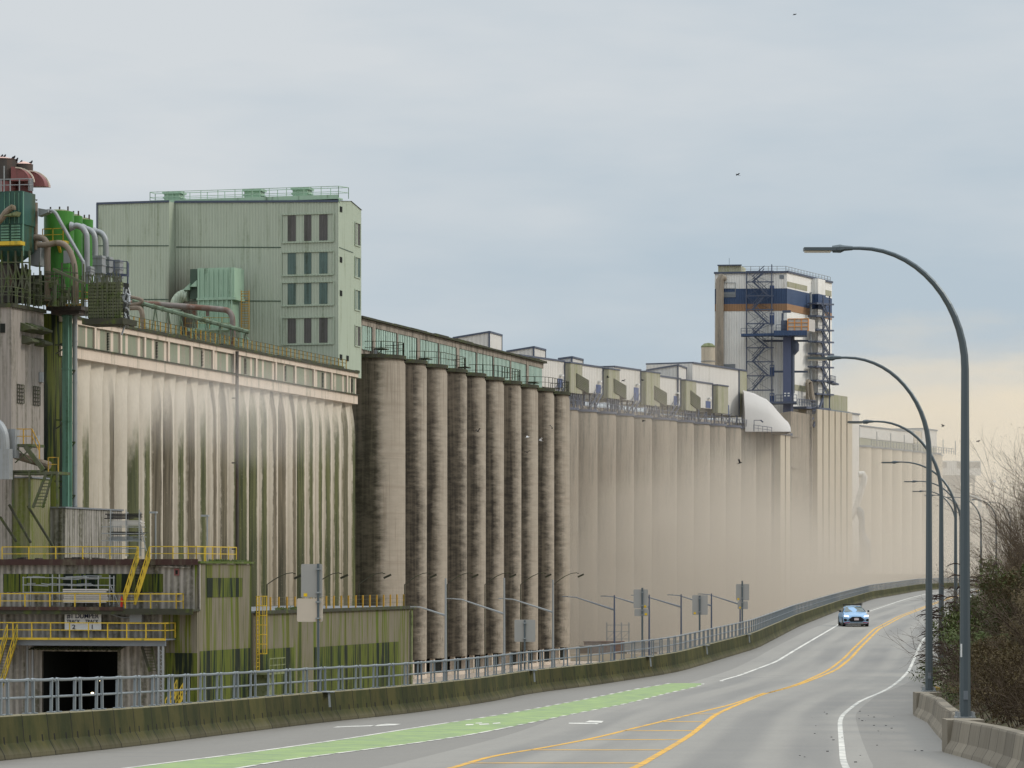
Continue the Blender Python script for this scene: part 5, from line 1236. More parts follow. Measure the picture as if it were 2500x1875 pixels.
solo('slanted_pipe', mb, M['mossgreenpaint'], F1, pt(608, 860, tq - 1), 'mossy green pipe on splayed legs slanting down along the roof edge', 'pipe')
mb = MB(); ppx(mb, arc([(298, 722), (330, 727), (347, 733), (338, 741), (300, 745)], 4), tq - 2, .18, 8); ppx(mb, arc([(318, 752), (338, 752), (346, 762), (350, 800), (350, 815)], 4), tq - 2, .26, 8)
solo('pipe_loop', mb, M['brownpipe'], F1, pt(350, 815, tq - 2), 'short brown pipe loop right of the louvred block', 'pipe', smooth=True)
# big elbow duct and dust collector
td2 = h0t - 3.5
mb = MB(); ppx(mb, arc([(460, 722), (446, 722), (434, 733), (428, 752), (428, 790), (428, 825)], 4), td2, .62, 14)
solo('elbow_duct', mb, M['sage_side'], F1, pt(428, 825, td2), 'fat green elbow duct in the corner of the headhouse with a smoke-stained wall', 'duct', smooth=True)
t = thing('dust_collector', 'mint green ribbed dust collector box on a yellow-railed deck', 'dust collector', F1, pt(530, 800, td2))
mb = MB(); bpx(mb, 482, 572, 655, 728, td2 - 1, 3.0); bpx(mb, 482, 562, 731, 806, td2 - .9, 2.6); mb.build('casing', M['mint'], t)
mb = MB()
for k, x in enumerate(np.arange(484, 574, 11.5)): bpx(mb, x, x + 2.2, 656, 728, td2 - 1.14, .14); bpx(mb, x, x + 2.2, 732, 804, td2 - 1.04, .14)
p = pt(572, 690, td2)
for k in range(5): q_ = pt(572, 655, td2 - .8 + k * .6); q2 = pt(572, 728, td2); mb.box(p[0], p[0] + .14, td2 - .8 + k * .62, td2 - .62 + k * .62, q2[2], q_[2])
bpx(mb, 480, 573, 727, 731, td2 - 1.1, 3.1); mb.build('rib', M['mint'], t)
mb = MB(); bpx(mb, 464, 481, 657, 730, td2 - .2, 1.5); mb.build('inlet_recess', M['glassdk'], t)
for x0, y0 in ((464, 700), (447, 708)):
    mb = MB(); a, c, d = pt(x0 + 17, y0 - 16, td2 - .6), pt(x0, y0, td2 - .6), pt(x0 + 17, y0, td2 - .6); mb.prism([a[0::2], c[0::2], d[0::2]], 'y', td2 - .7, td2 + .6); mb.build('rain_hood', M['mint'], t)
mb = MB(); bpx(mb, 458, 574, 801, 805, td2 - 2.2, 3.4); mb.build('deck', M['mint'], t)
mb = MB(); guard(mb, [pt(452, 803, td2 + 1), pt(452, 803, td2 - 2.2), pt(572, 803, td2 - 2.2)], 1.15, 1.2, .025); mb.build('railing', M['ochre'], t)
mb = MB(); 
for x in (589, 608):
    mb.bar(pt(x, 709, td2 - .6), pt(x, 812, td2 - .6), .07)
for y in range(712, 812, 6): mb.bar(pt(589, y, td2 - .6), pt(608, y, td2 - .6), .05)
for y in range(716, 812, 14): mb.bar(pt(589, y, td2 - .6), pt(589, y, td2 - 1.3), .04); mb.bar(pt(608, y, td2 - .6), pt(608, y, td2 - 1.3), .04); mb.bar(pt(589, y, td2 - 1.3), pt(608, y, td2 - 1.3), .04)
mb.build('ladder', M['ochre'], t)
mb = MB()
for x in (470, 500, 530, 560, 590): mb.bar(pt(x, 805, td2 - 1.8), pt(x, 850, td2 - 1.8), .14); mb.bar(pt(x, 808, td2 - 1.8), pt(x + 28, 842, td2 - 1.8), .07)
mb.build('support_frame', M['mint'], t)
# ================================================================== lower left: dumper buildings
cn_, ct_ = 18.9, None
PC = P(486, 1372, 32.7); 
def loc(v): x, y = v[0] - F1.o[0], v[1] - F1.o[1]; return x * F1.v[0] + y * F1.v[1], x * F1.u[0] + y * F1.u[1]
DN, DT = loc(PC)
def zpx(y, t=None, x=200): return F1.on_t(x, y, DT if t is None else t)[1]
zR = PC.z
t = thing('dumper_building', 'pale corrugated railcar dumper building with mossy side and dark doorway', 'industrial building', F1, (DN, DT, 0))
dd0, dd1 = F1.on_t(107, 1600, DT)[0], F1.on_t(292, 1600, DT)[0]; zd = zpx(1590)
nL = F1.on_t(-60, 1500, DT)[0]; nM = F1.on_t(400, 1500, DT)[0]
tE = F1.on_n(613, 1500, DN)[0]; zdk = zpx(1488)
mb = MB(); mb.box(nL, DN - .02, DT, DT + .3, zdk, zR - .1); mb.box(nL, dd0, DT - .4, DT - .1, 0, zdk - .05); mb.box(dd0, dd1, DT - .4, DT - .1, zd, zdk - .05); mb.box(dd1, nM, DT - .4, DT - .1, 0, zdk - .05)
mb.build('front_wall', M['shedclad'], t)
mb = MB(); mb.box(nM, DN, DT - .42, DT - .1, 0, zdk - .05); mb.box(DN - .3, DN + .02, DT - .1, tE, 0, zR - .15)
mb.box(DN - 14, DN - .3, tE - .3, tE, 0, zR - .15); mb.build('side_wall', M['mossclad'], t)
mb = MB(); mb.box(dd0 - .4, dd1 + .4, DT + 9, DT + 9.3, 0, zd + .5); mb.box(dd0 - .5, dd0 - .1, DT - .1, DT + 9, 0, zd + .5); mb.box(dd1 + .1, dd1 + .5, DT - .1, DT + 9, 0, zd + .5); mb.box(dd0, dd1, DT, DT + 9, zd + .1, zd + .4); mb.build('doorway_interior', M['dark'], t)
mb = MB(); mb.box(nL, DN + .2, DT - .2, tE + .2, zR - .1, zR + .06); mb.build('roof', M['mossroof'], t)
mb = MB(); mb.box(nL, DN, DT - .34, DT - .2, zR - .22, zR + .22); mb.build('fascia', M['maroonpaint'], t)
mb = MB(); mb.box(DN - .1, DN + .1, DT - .1, DT + .05, zdk, zR - .2); mb.build('corner_trim', M['shedclad'], t)
mb = MB(); a = F1.on_t(8, 1401, DT - .03); c = F1.on_t(398, 1446, DT - .03); mb.box(a[0], c[0], DT - .04, DT, c[1], a[1]); mb.build('cladding_patch', M['mossdark'], t)
for x0, x1, y0, y1 in ((506, 592, 1411, 1457), (488, 611, 1590, 1760)):
    a, za = F1.on_n(x0, y0, DN + .04); c, zc = F1.on_n(x1, y1, DN + .04); mb = MB(); mb.box(DN + .02, DN + .05, a, c, max(zc, 0), za); mb.build('cladding_patch', M['mossdark'], t)
mb = MB(); a = F1.on_t(405, 1594, DT - .45); mb.box(a[0], DN + .02, DT - .46, DT - .42, 0, a[1]); mb.build('cladding_patch', M['mossdark'], t)
# lower deck in front
mb = MB(); zq = zpx(1478); mb.box(nL, DN + .1, DT - 1.6, DT, zdk - .1, zdk + .05); mb.box(nL, DN + .12, DT - 1.65, DT - 1.6, zdk - .35, zdk + .1); mb.build('deck', M['rim'], t)
mb = MB(); mb.box(nL, F1.on_t(300, 1480, DT - 1.7)[0], DT - 1.72, DT - 1.65, zdk - .05, zdk + .22); mb.build('deck_edge', M['maroonpaint'], t)
mb = MB(); bpx(mb, 425, 437, 1388, 1405, DT - .06, .06); fr_ = mb.build('small_window', M['maroon'], t); mb = MB(); bpx(mb, 428, 434, 1392, 1402, DT - .08, .02); mb.build('pane', M['dark'], fr_)
mb = MB(); mb.bar(pt(6, 1370, DT - .15), pt(350, 1380, DT - .15), .1); mb.bar(pt(350, 1381, DT - .15), pt(465, 1386, DT - .15), .1); mb.bar(pt(465, 1386, DT - .15), pt(468, 1362, DT - .15), .1); mb.build('conduit', M['shedclad'], t)
mb = MB(); pts_ = [pt(x, y, DT - .6) for x, y in ((-5, 1491), (100, 1493), (265, 1498), (300, 1508), (320, 1508))]; mb.path(pts_, .05, 6); mb.build('conduit', M['galv'], t)
mb = MB(); bpx(mb, 316, 346, 1499, 1519, DT - .9, .4); mb.build('junction_box', M['galv'], t)
# canopy
mb = MB(); p0, p1 = pt(65, 1584, DT - 1.6), pt(292, 1582, DT - 1.6); n = 48
vs = []
for k in range(n + 1):
    u = p0[0] + (p1[0] - p0[0]) * k / n; w_ = .06 * (k % 2)
    vs += [(u, DT - 1.7, p0[2] - .1 + w_), (u, DT - .4, p0[2] + .15 + w_)]
mb.add(vs, [(2 * k, 2 * k + 2, 2 * k + 3, 2 * k + 1) for k in range(n)]); mb.build('canopy', M['olive'], t)
for x, y, r_ in ((128, 1611, .13), (245, 1661, .08), (225, 1692, .09)):
    mb = MB(); p = pt(x, y, DT + 5); mb.box(p[0] - r_, p[0] + r_, DT + 5, DT + 5.1, p[2] - r_ * .6, p[2] + r_ * .6); mb.build('interior_lamp', M['lampon'] if 'lampon' in M else M.setdefault('lampon', simple('lit_lamp', (1, .8, .45), .5, emit=6, var=0)), t)
# sign
t = thing('dumper_sign', 'white sign with dark blue lettering about the dumper and its two tracks', 'sign', F1, pt(202, 1538, DT - .6))
mb = MB(); bpx(mb, 158, 247, 1496, 1539, DT - .8, .06); mb.build('sign_panel', M['signwhite'], t)
def text(s_, x, y, hpx, parent, wsc=1.0):
    cu = bpy.data.curves.new('lettering', 'FONT'); cu.body = s_; cu.align_x = 'CENTER'; cu.align_y = 'CENTER'
    sc = 33.0; cu.size = hpx / sc * 1.38; cu.offset = .006; cu.extrude = .01
    o = bpy.data.objects.new('lettering', cu); S.collection.objects.link(o); o.parent = parent; cu.materials.append(M['ink'])
    bpy.context.view_layer.update(); me = bpy.data.meshes.new_from_object(o); bpy.data.objects.remove(o); o = bpy.data.objects.new('lettering', me); S.collection.objects.link(o); o.parent = parent
    if not me.materials: me.materials.append(M['ink'])
    p = pt(x, y, DT - .82); b0 = BASE[parent.name]; o.location = (p[0] - b0[0], p[1] - b0[1], p[2] - b0[2]); o.rotation_euler = (PI / 2, 0, 0); o.scale = (wsc, 1, 1)
text('#1 DUMPER', 202, 1504.5, 12, t, .98); text('TRACK', 179, 1517.5, 8, t, 1.0); text('TRACK', 224, 1517.5, 8, t, 1.0); text('2', 180, 1531, 11, t, 1.2); text('1', 225, 1531, 11, t, 1.2)
# yellow platform with rail in front of the doorway
tP = DT - 2.6
t = thing('yellow_gantry', 'yellow railed gantry crossing in front of the doorway under the white sign', 'gantry', F1, pt(400, 1722, tP))
a, c = pt(-60, 1556, tP), pt(403, 1564, tP)
mb = MB(); mb.box(a[0], c[0], tP, tP + .12, c[2], a[2]); mb.build('edge_beam', M['yellow'], t)
mb = MB(); mb.box(a[0], c[0], tP + .12, tP + 2.2, c[2] + .02, a[2] - .06); mb.box(a[0], c[0] - .1, tP + .3, tP + .5, c[2] - .42, c[2]); mb.build('deck', M['grey'], t)
mb = MB()
for x in (388, 398): mb.bar(pt(x, 1578, tP + .3), pt(x, 1740, tP + .3), .14)
for y in range(1585, 1735, 18): mb.bar(pt(388, y, tP + .3), pt(398, y + 9, tP + .3), .05); mb.bar(pt(398, y + 9, tP + .3), pt(388, y + 18, tP + .3), .05)
for x in (67, 80): mb.bar(pt(x, 1578, tP + 1.8), pt(x, 1740, tP + 1.8), .12)
mb.build('leg', M['galv'], t)
mb = MB(); guard(mb, [(a[0], tP + .02, a[2]), (c[0], tP + .02, a[2]), (c[0], tP + 2.1, a[2])], 1.12, 1.45, .038); mb.build('railing', M['yellow'], t)
mb = MB()
for k in (0, 1): mb.bar(pt(346 + k * 24, 1578, tP + 1), pt(366 + k * 18, 1640, tP + 1.0), .06, .2)
for k in range(9): mb.bar(pt(347 + k * 2.2, 1581 + k * 7, tP + 1), pt(370 + k * 1.7, 1581 + k * 7, tP + 1), .05)
mb.build('ladder', M['rim'], t)
def stair(name, lab, x0, y0, x1, y1, wpx, t_, mat, tread=M['rim'], grp=None, rh=28):
    """flight from top (x0,y0) to bottom (x1,y1), wpx wide, rails both sides"""
    T = thing(name, lab, 'stair', F1, pt(x1, y1, t_), grp)
    mb = MB()
    for k in (0, wpx): mb.bar(pt(x0 + k, y0, t_), pt(x1 + k, y1, t_ - .0), .06, .2)
    for k in (0, wpx):
        mb.bar(pt(x0 + k, y0 - rh, t_), pt(x1 + k, y1 - rh, t_), .07); mb.bar(pt(x0 + k, y0 - rh / 2, t_), pt(x1 + k, y1 - rh / 2, t_), .05)
        n = 5
        for j in range(n + 1): f = j / n; xx, yy = x0 + k + (x1 - x0) * f, y0 + (y1 - y0) * f; mb.bar(pt(xx, yy, t_), pt(xx, yy - rh, t_), .06)
    mb.build('railing', M[mat], T)
    mb = MB(); n = int(abs(y1 - y0) / 7)
    for j in range(n): f = (j + .5) / n; xx, yy = x0 + (x1 - x0) * f, y0 + (y1 - y0) * f; a_, c_ = pt(xx, yy, t_), pt(xx + wpx, yy, t_); mb.box(a_[0], c_[0], t_, t_ + .28, a_[2] - .03, a_[2])
    mb.build('tread', tread, T)
stair('yellow_stair', 'yellow railed stair between the two roof levels of the dumper building', 338, 1362, 302, 1476, 27, DT - 1.2, 'yellow')
stair('yellow_stair', 'yellow railed stair at the left edge going down from the gantry', 18, 1558, -22, 1690, 24, tP - .3, 'yellow', rh=34)
stair('yellow_stair', 'small yellow railed stair at the foot of the mossy wall behind the railing', 432, 1690, 404, 1740, 20, DT - 3.5, 'yellow', rh=30)
# railings on both levels
mb = MB(); z9 = zpx(1480, DT - 1.5); a, c = pt(-60, 1480, DT - 1.5), pt(430, 1482, DT - 1.5); guard(mb, [(a[0], DT - 1.5, zdk + .05), (c[0], DT - 1.5, zdk + .05), (c[0], DT, zdk + .05)], 1.15, 2.1, .038)
solo('yellow_railing', mb, M['yellow'], F1, (a[0], DT - 1.5, zdk + .05), 'yellow railing along the lower deck of the dumper building', 'railing', 'yellow railings on the dumper building')
mb = MB(); a, c = pt(5, 1365, DT + .2), pt(335, 1365, DT + .2); zz_ = zR + .06; guard(mb, [(a[0], DT + .2, zz_), (c[0], DT + .2, zz_)], 1.1, 2.1, .034)
solo('yellow_railing', mb, M['yellow'], F1, (a[0], DT + .2, zz_), 'yellow railing on the upper roof edge left of the stair', 'railing', 'yellow railings on the dumper building')
mb = MB(); a, c = pt(366, 1365, DT + .2), pt(550, 1365, DT + 1.2); guard(mb, [(a[0], DT + .2, zz_), (DN - .3, DT + .2, zz_), (DN - .3, DT + 9, zz_)], 1.1, 1.6, .034); guard(mb, [(a[0] + 2, DT + 3, zz_), (DN - .6, DT + 3, zz_)], 1.1, 1.0, .034)
solo('yellow_railing', mb, M['yellow'], F1, (a[0], DT + .2, zz_), 'yellow railing on the upper roof edge right of the stair', 'railing', 'yellow railings on the dumper building')
mb = MB(); p = pt(297, 1440, DT - 1.3); mb.cyl(p[0], DT - 1.3, .1, zdk + .1, zdk + .85, 10, .09); mb.cyl(p[0], DT - 1.3, .04, zdk + .85, zdk + 1.0, 8)
solo('fire_extinguisher', mb, M['red'], F1, (p[0], DT - 1.3, zdk + .1), 'red fire extinguisher at the foot of the yellow stair', 'fire extinguisher')
# scaffolding and boards on the lower deck
rng = random.Random(2)
t = thing('scaffold_rack', 'grey scaffold tube rack holding bundles of tubes on the lower deck', 'rack', F1, pt(170, 1475, DT - .9)); mb = MB()
for x in (57, 75, 128, 145, 175, 210, 240, 268, 278): mb.bar(pt(x, 1402 + rng.uniform(0, 6), DT - .9), pt(x, 1478, DT - .9), .07)
for y in (1410, 1428, 1446): mb.bar(pt(55, y, DT - .9), pt(280, y + 1, DT - .9), .06)
mb.bar(pt(268, 1425, DT - .9), pt(290, 1476, DT - .9), .06); mb.build('frame', M['galv'], t)
mb = MB()
for k in range(30):
    x = rng.uniform(60, 235); y = rng.choice((1409, 1412, 1415, 1426, 1429, 1408)); mb.bar(pt(x, y + rng.uniform(-2, 2), DT - .7 + rng.uniform(-.1, .3)), pt(x + rng.uniform(18, 45), y + rng.uniform(-2, 2), DT - .7), .06)
mb.build('tubes', M['galv'], t)
t = thing('board_stack', 'stack of pale scaffold boards on the lower deck', 'boards', F1, pt(208, 1476, DT - 1.1)); mb = MB()
for k in range(7): bpx(mb, 155 + rng.uniform(-2, 2), 262 + rng.uniform(-3, 3), 1438 + k * 5, 1441.6 + k * 5, DT - 1.1, .8)
mb.build('boards', M['woodstack'], t)
t = thing('scaffold_tower', 'tall scaffold storage rack stacked with dark frames on the upper roof', 'rack', F1, pt(300, 1362, DT + 2.5)); mb = MB(); tS = DT + 2.5
for x in (270, 308, 340): mb.bar(pt(x, 1244, tS), pt(x, 1358, tS), .07); mb.bar(pt(x + 4, 1250, tS + 1), pt(x + 4, 1358, tS + 1), .07)
for y in (1286, 1302, 1320, 1338): mb.bar(pt(248, y, tS), pt(355, y + 1, tS), .06)
mb.bar(pt(345, 1290, tS), pt(357, 1345, tS), .06); mb.build('frame', M['galv'], t)
for y0, y1, m_ in ((1254, 1268, 'black'), (1271, 1284, 'woodstack'), (1298, 1306, 'black'), (1310, 1320, 'grey')):
    mb = MB(); nn = 4
    for k in range(nn): x = rng.uniform(248, 262) if y0 < 1260 else rng.uniform(262, 274); yy = y0 + (y1 - y0) * k / nn; bpx(mb, x, x + rng.uniform(62, 85), yy, yy + (y1 - y0) / nn * .6, tS + .1, .8)
    mb.build('stacked_boards', M[m_], t)
mb = MB()
for k in range(14):
    x = rng.uniform(10, 320); w_ = rng.uniform(8, 30); a_ = pt(x, 1360, DT + 1.5); mb.box(a_[0], a_[0] + w_ / 33, DT + 1.2, DT + 2, zz_, zz_ + rng.uniform(.12, .35))
solo('scrap_pile', mb, M['cyclone'], F1, pt(150, 1360, DT + 1.5), 'dark scrap and pallets lying along the upper roof', 'scrap')
for x, y, lab in ((377, 1252, 'dark headed pole lamp standing on the upper roof'), (503, 1260, 'white headed pole lamp standing on the upper roof')):
    mb = MB(); p = pt(x + 3, 1362, DT + 4); q_ = pt(x + 3, y, DT + 4); mb.tube(p, q_, .06, 6); mb.box(q_[0] - .45, q_[0] + .1, DT + 3.8, DT + 4.2, q_[2] - .04, q_[2] + .1); p = (p[0], p[1], zz_); mb.tube(p, q_, .05, 6)
    solo('pole_lamp', mb, M['galv'], F1, p, lab, 'lamp')
# mossy sheds on the left
tM = DT + 4
for x0, x1, y0, y1, d, m_, dep, lab in ((-40, 73, 1168, 1380, 5, 'olive', 4, 'olive corrugated shed at the left edge below the grey duct'), (78, 158, 1241, 1370, 9, 'shedclad', 14, 'pale grey corrugated shed behind the scaffold rack')):
    t = thing('corrugated_shed', lab, 'shed', F1, pt((x0 + x1) / 2, 1372, DT + d)); mb = MB(); bpx(mb, x0, x1, y0, 1400, DT + d, dep if m_ == 'olive' else 12); mb.build('walls', M[m_], t)
    mb = MB(); a_ = pt(x0, y0, DT + d); c_ = pt(x1, y0, DT + d); mb.box(a_[0] - .1, c_[0] + .12, DT + d - .1, DT + d + (dep if m_ == 'olive' else 12) + .1, a_[2], a_[2] + .12); mb.build('roof', M['roofgrey'], t)
mb = MB()
for x0, y0, x1, y1 in ((22, 1232, 75, 1325), (68, 1235, 130, 1335), (0, 1262, 40, 1322)): mb.bar(pt(x0, y0, DT + 3.5), pt(x1, y1, DT + 3.5), .16)
solo('brace', mb, M['rim'], F1, pt(75, 1335, DT + 3.5), 'dark slanting steel struts in front of the left sheds', 'brace')
# grey elbow duct, stair tower and conveyor at the left
mb = MB(); ppx(mb, arc([(-25, 1035), (-5, 1035), (8, 1055), (12, 1080), (12, 1100)], 4), tA - 3, .36, 14); bpx(mb, -2, 22, 1096, 1170, tA - 3.35, .7); bpx(mb, 14, 37, 1047, 1118, tA - 2.4, .8)
solo('grey_duct', mb, M['galv'], F1, pt(10, 1170, tA - 3), 'big smooth grey duct elbow at the left edge', 'duct')
t = thing('stair_tower', 'mossy steel platforms and stairs with ochre rails beside the grey duct', 'stairs', F1, pt(80, 1240, tA - 2)); tS = tA - 2
mb = MB()
for x0, x1, y in ((37, 78, 1084), (28, 142, 1152), (30, 95, 1148)): bpx(mb, x0, x1, y, y + 6, tS, 2.4)
mb.bar(pt(62, 1090, tS), pt(106, 1148, tS), .14, .35)
for k in range(10): mb.bar(pt(84 + k * 3, 1236 - k * 8, tS), pt(110 + k * 2, 1236 - k * 8, tS), .08)
mb.bar(pt(80, 1240, tS), pt(112, 1158, tS), .12, .2); mb.bar(pt(104, 1240, tS), pt(128, 1158, tS), .12, .2)
for x in (32, 72, 140): mb.bar(pt(x, 1150, tS), pt(x, 1240, tS), .14)
mb.bar(pt(37, 1090, tS), pt(78, 1130, tS), .08); mb.bar(pt(37, 1130, tS), pt(78, 1092, tS), .08); mb.build('frame', M['mosssteel'], t)
mb = MB(); guard(mb, [pt(37, 1084, tS), pt(78, 1084, tS), pt(96, 1120, tS)], 1.15, .9, .035); guard(mb, [pt(118, 1152, tS), pt(142, 1152, tS)], 1.1, .7, .035); mb.build('railing', M['ochre'], t)
mb = MB(); mb.tube(pt(38, 1112, tS + 1), pt(122, 1137, tS + 1), .30, 10); mb.build('pipe', M['brownpipe'], t)
# ------------------------------------------------------------------ long mossy building
t0b = F1.on_n(560, 1500, DN)[0]; t1b = F1.on_n(1008, 1500, DN)[0]; z2b = F1.on_n(1008, 1480, DN)[1]
t0b = tE + .4
t = thing('mossy_shed', 'long low shed clad in green-streaked sheeting with a flat roof and yellow posts', 'industrial building', F1, (DN, t0b, 0))
mb = MB(); mb.box(7, DN, t0b, t1b, 0, z2b - .12); mb.build('walls', M['mossclad'], t)
mb = MB(); mb.box(6.9, DN + .15, t0b, t1b + .15, z2b - .12, z2b + .02); mb.build('roof', M['roofgrey'], t)
mb = MB(); mb.box(DN + .15, DN + .22, t0b, t1b + .2, z2b - .22, z2b + .06); mb.build('roof_edge', M['rim'], t)
for x0, x1, y0 in ((628, 717, 1580), (768, 973, 1570)):
    a, za = F1.on_n(x0, y0, DN + .04); c, _ = F1.on_n(x1, y0, DN + .04); mb = MB(); mb.box(DN + .02, DN + .05, a, c, 0, za - (.35 if x0 > 700 else .2)); mb.build('cladding_patch', M['mossdark'], t)
mb = MB(); a, _ = F1.on_n(1003, 1500, DN + .1); mb.tube((DN + .15, a, 0), (DN + .15, a, z2b - .4), .1, 8); mb.build('downpipe', M['louvre'], t)
mb = MB(); n = 19; ua = F1.on_n(660, 1480, DN - .2)[0]; ub = F1.on_n(985, 1480, DN - .2)[0]
for k in range(n): u = ua + (ub - ua) * k / (n - 1); mb = MB(); mb.box(DN - .25, DN - .13, u - .06, u + .06, z2b, z2b + 1.1); mb.build('post', M['ochre'], t)
mb = MB(); 
for h in (.4, .75, 1.05): mb.bar((DN - .19, ua, z2b + h), (DN - .19, ub, z2b + h), .02)
mb.build('wire', M['mosssteel'], t)
mb = MB(); a, _ = F1.on_n(680, 1480, DN); c, _ = F1.on_n(735, 1480, DN); rng = random.Random(5)
leaf_ = [leafcloud(mb, (DN - .1, rng.uniform(a, c), z2b + .1), (.3, .5, .18), 40, .09, rng) for _ in range(20)]
a, _ = F1.on_n(512, 1372, DN); c, _ = F1.on_n(610, 1372, DN); [leafcloud(mb, (DN - .1, rng.uniform(a, c), zR + .1), (.3, .5, .12), 30, .08, rng) for _ in range(26)]
solo('roof_moss', mb, M['leaf'], F1, (DN, t0b, z2b), 'tufts of bright moss growing along the roof edges', 'moss', kind='stuff')
# caged ladder
lt = F1.on_n(637, 1500, DN + .5)[0]; t = thing('caged_ladder', 'yellow caged ladder on the mossy shed wall next to the dumper building', 'ladder', F1, (DN + .5, lt, z2b - 8)); mb = MB(); zt_ = z2b + 1.2; zb_ = z2b - 7
for o_ in (-.3, .3): mb.bar((DN + .25, lt + o_, zb_), (DN + .25, lt + o_, zt_), .07)
for k in range(28): z = zb_ + k * .3; mb.bar((DN + .25, lt - .3, z), (DN + .25, lt + .3, z), .04)
mb.build('ladder', M['yellow'], t); mb = MB()
for k in range(7):
    z = zt_ - k * .75; pts_ = [(DN + .25 + .75 * math.sin(a), lt + .45 * math.cos(a), z) for a in np.linspace(0, PI, 9)]; mb.path(pts_, .035, 4)
for a in np.linspace(.3, PI - .3, 5): mb.bar((DN + .25 + .75 * math.sin(a), lt + .45 * math.cos(a), zt_ - 4.5), (DN + .25 + .75 * math.sin(a), lt + .45 * math.cos(a), zt_), .04)
mb.build('cage', M['yellow'], t)
mb = MB(); mb.box(DN, DN + 1.6, lt - 1.2, lt + 2.6, 3.9, 4.05); guard(mb, [(DN + 1.6, lt - 1.2, 4.05), (DN + 1.6, lt + 2.6, 4.05)], 1.1, .9, .04); mb.box(DN, DN + 1.2, lt - .4, lt + 1.2, 0, 3.9)
mb.build('landing', M['louvre'], t)
# ------------------------------------------------------------------ yard lamps
for i, x in enumerate((652, 770, 876, 988, 1091, 1184, 1271, 1351)):
    if i < 5: nn_ = 4.5
    else: nn_ = 4.5
    u, zz = F1.on_n(x, 1427, nn_); s_ = F_PX / ((u - F1.ct) / F1._d(x)[1])
    t = thing('yard_lamp', ['leftmost curved yard lamp above the mossy shed roof', 'second curved yard lamp from the left, by the big sign back', 'third curved yard lamp from the left, over the mossy shed', 'fourth curved yard lamp from the left, at the end of the mossy shed', 'fifth curved yard lamp from the left', 'sixth curved yard lamp from the left', 'seventh curved yard lamp from the left', 'last curved yard lamp on the right, with a double head'][i], 'yard lamp', F1, (nn_, u, 0), 'curved yard lamps before the silos')
    mb = MB(); A = 63 / s_ if i == 0 else 58 / s_; zh = zz + 29 / s_
    # arm reaches out along the row (towards the dusty end)
    Lr = A / (.29)
    pts_ = [(nn_, u, 0), (nn_, u, zz)] + [(nn_ + A * .9 * f, u + A * .5 * f, zz + (zh - zz) * math.sin(f * PI / 2)) for f in (.25, .5, .75, 1)]
    mb.path(pts_, [.08, .06, .05, .045, .04, .04], 6); mb.build('pole', M['rim'], t)
    p = pts_[-1]; mb = MB(); mb.bar((p[0], p[1], p[2] - .08), (p[0] + .25, p[1], p[2] - .1), .08); mb.bar((p[0] + .1, p[1], p[2] - .55), (p[0] + .85, p[1] + .1, p[2] - .2), .12, .2); mb.build('lamp_head', M['rim'], t)
for i, (x, yt, xa, ya_, yj) in enumerate(((1088, 1412, 1005, 1481, 1503), (1231, 1411, 1092, 1461, 1499), (1350, 1415, 1220, 1461, 1495), (1500, 1453, 1375, 1456, 1489), (1585, 1452, 1469, 1455, 1483), (1663, 1451, 1543, 1453, 1482), (1737, 1449, 1632, 1452, 1479), (1807, 1449, 1707, 1450, 1476))):
    s_ = 30.0 * (3400 - x) / 2169 if x < 1400 else 27 * (3400 - x) / 1900
    p = P(x, yt, s_); n_, t_ = loc(p)
    ord_ = ['first', 'second', 'third', 'fourth', 'fifth', 'sixth', 'seventh', 'eighth'][i]
    t = thing('long_arm_lamp', f'{ord_} grey lamp pole with a long arm sloping up to the left, from the left', 'lamp post', F1, (n_, t_, 0), 'grey lamp poles with long sloping arms')
    mb = MB(); mb.path([(n_, t_, 0), (n_, t_, p.z)], [.12, .07], 8); mb.build('pole', M['galv'] if x < 1400 else M['bluesteel'], t)
    q0 = (n_, t_, H + (HY - yj) / s_); q1 = ((x - xa) / s_ * -.9657 + n_, t_ - (x - xa) / s_ * .26, H + (HY - ya_) / s_)
    qm = (q0[0] + (q1[0] - q0[0]) * .8, q0[1] + (q1[1] - q0[1]) * .8, q1[2] - (.0))
    qm = (q0[0] + (q1[0] - q0[0]) * .75, q0[1] + (q1[1] - q0[1]) * .75, q0[2] + (q1[2] - q0[2]) * .93)
    mb = MB(); mb.path([q0, qm, q1], [.09, .05, .035], 6); mb.box(q1[0] - .1, q1[0] + .5, q1[1] - .08, q1[1] + .08, q1[2] - .05, q1[2] + .03); mb.build('arm', M['galv'] if x < 1500 else M['grey'], t)
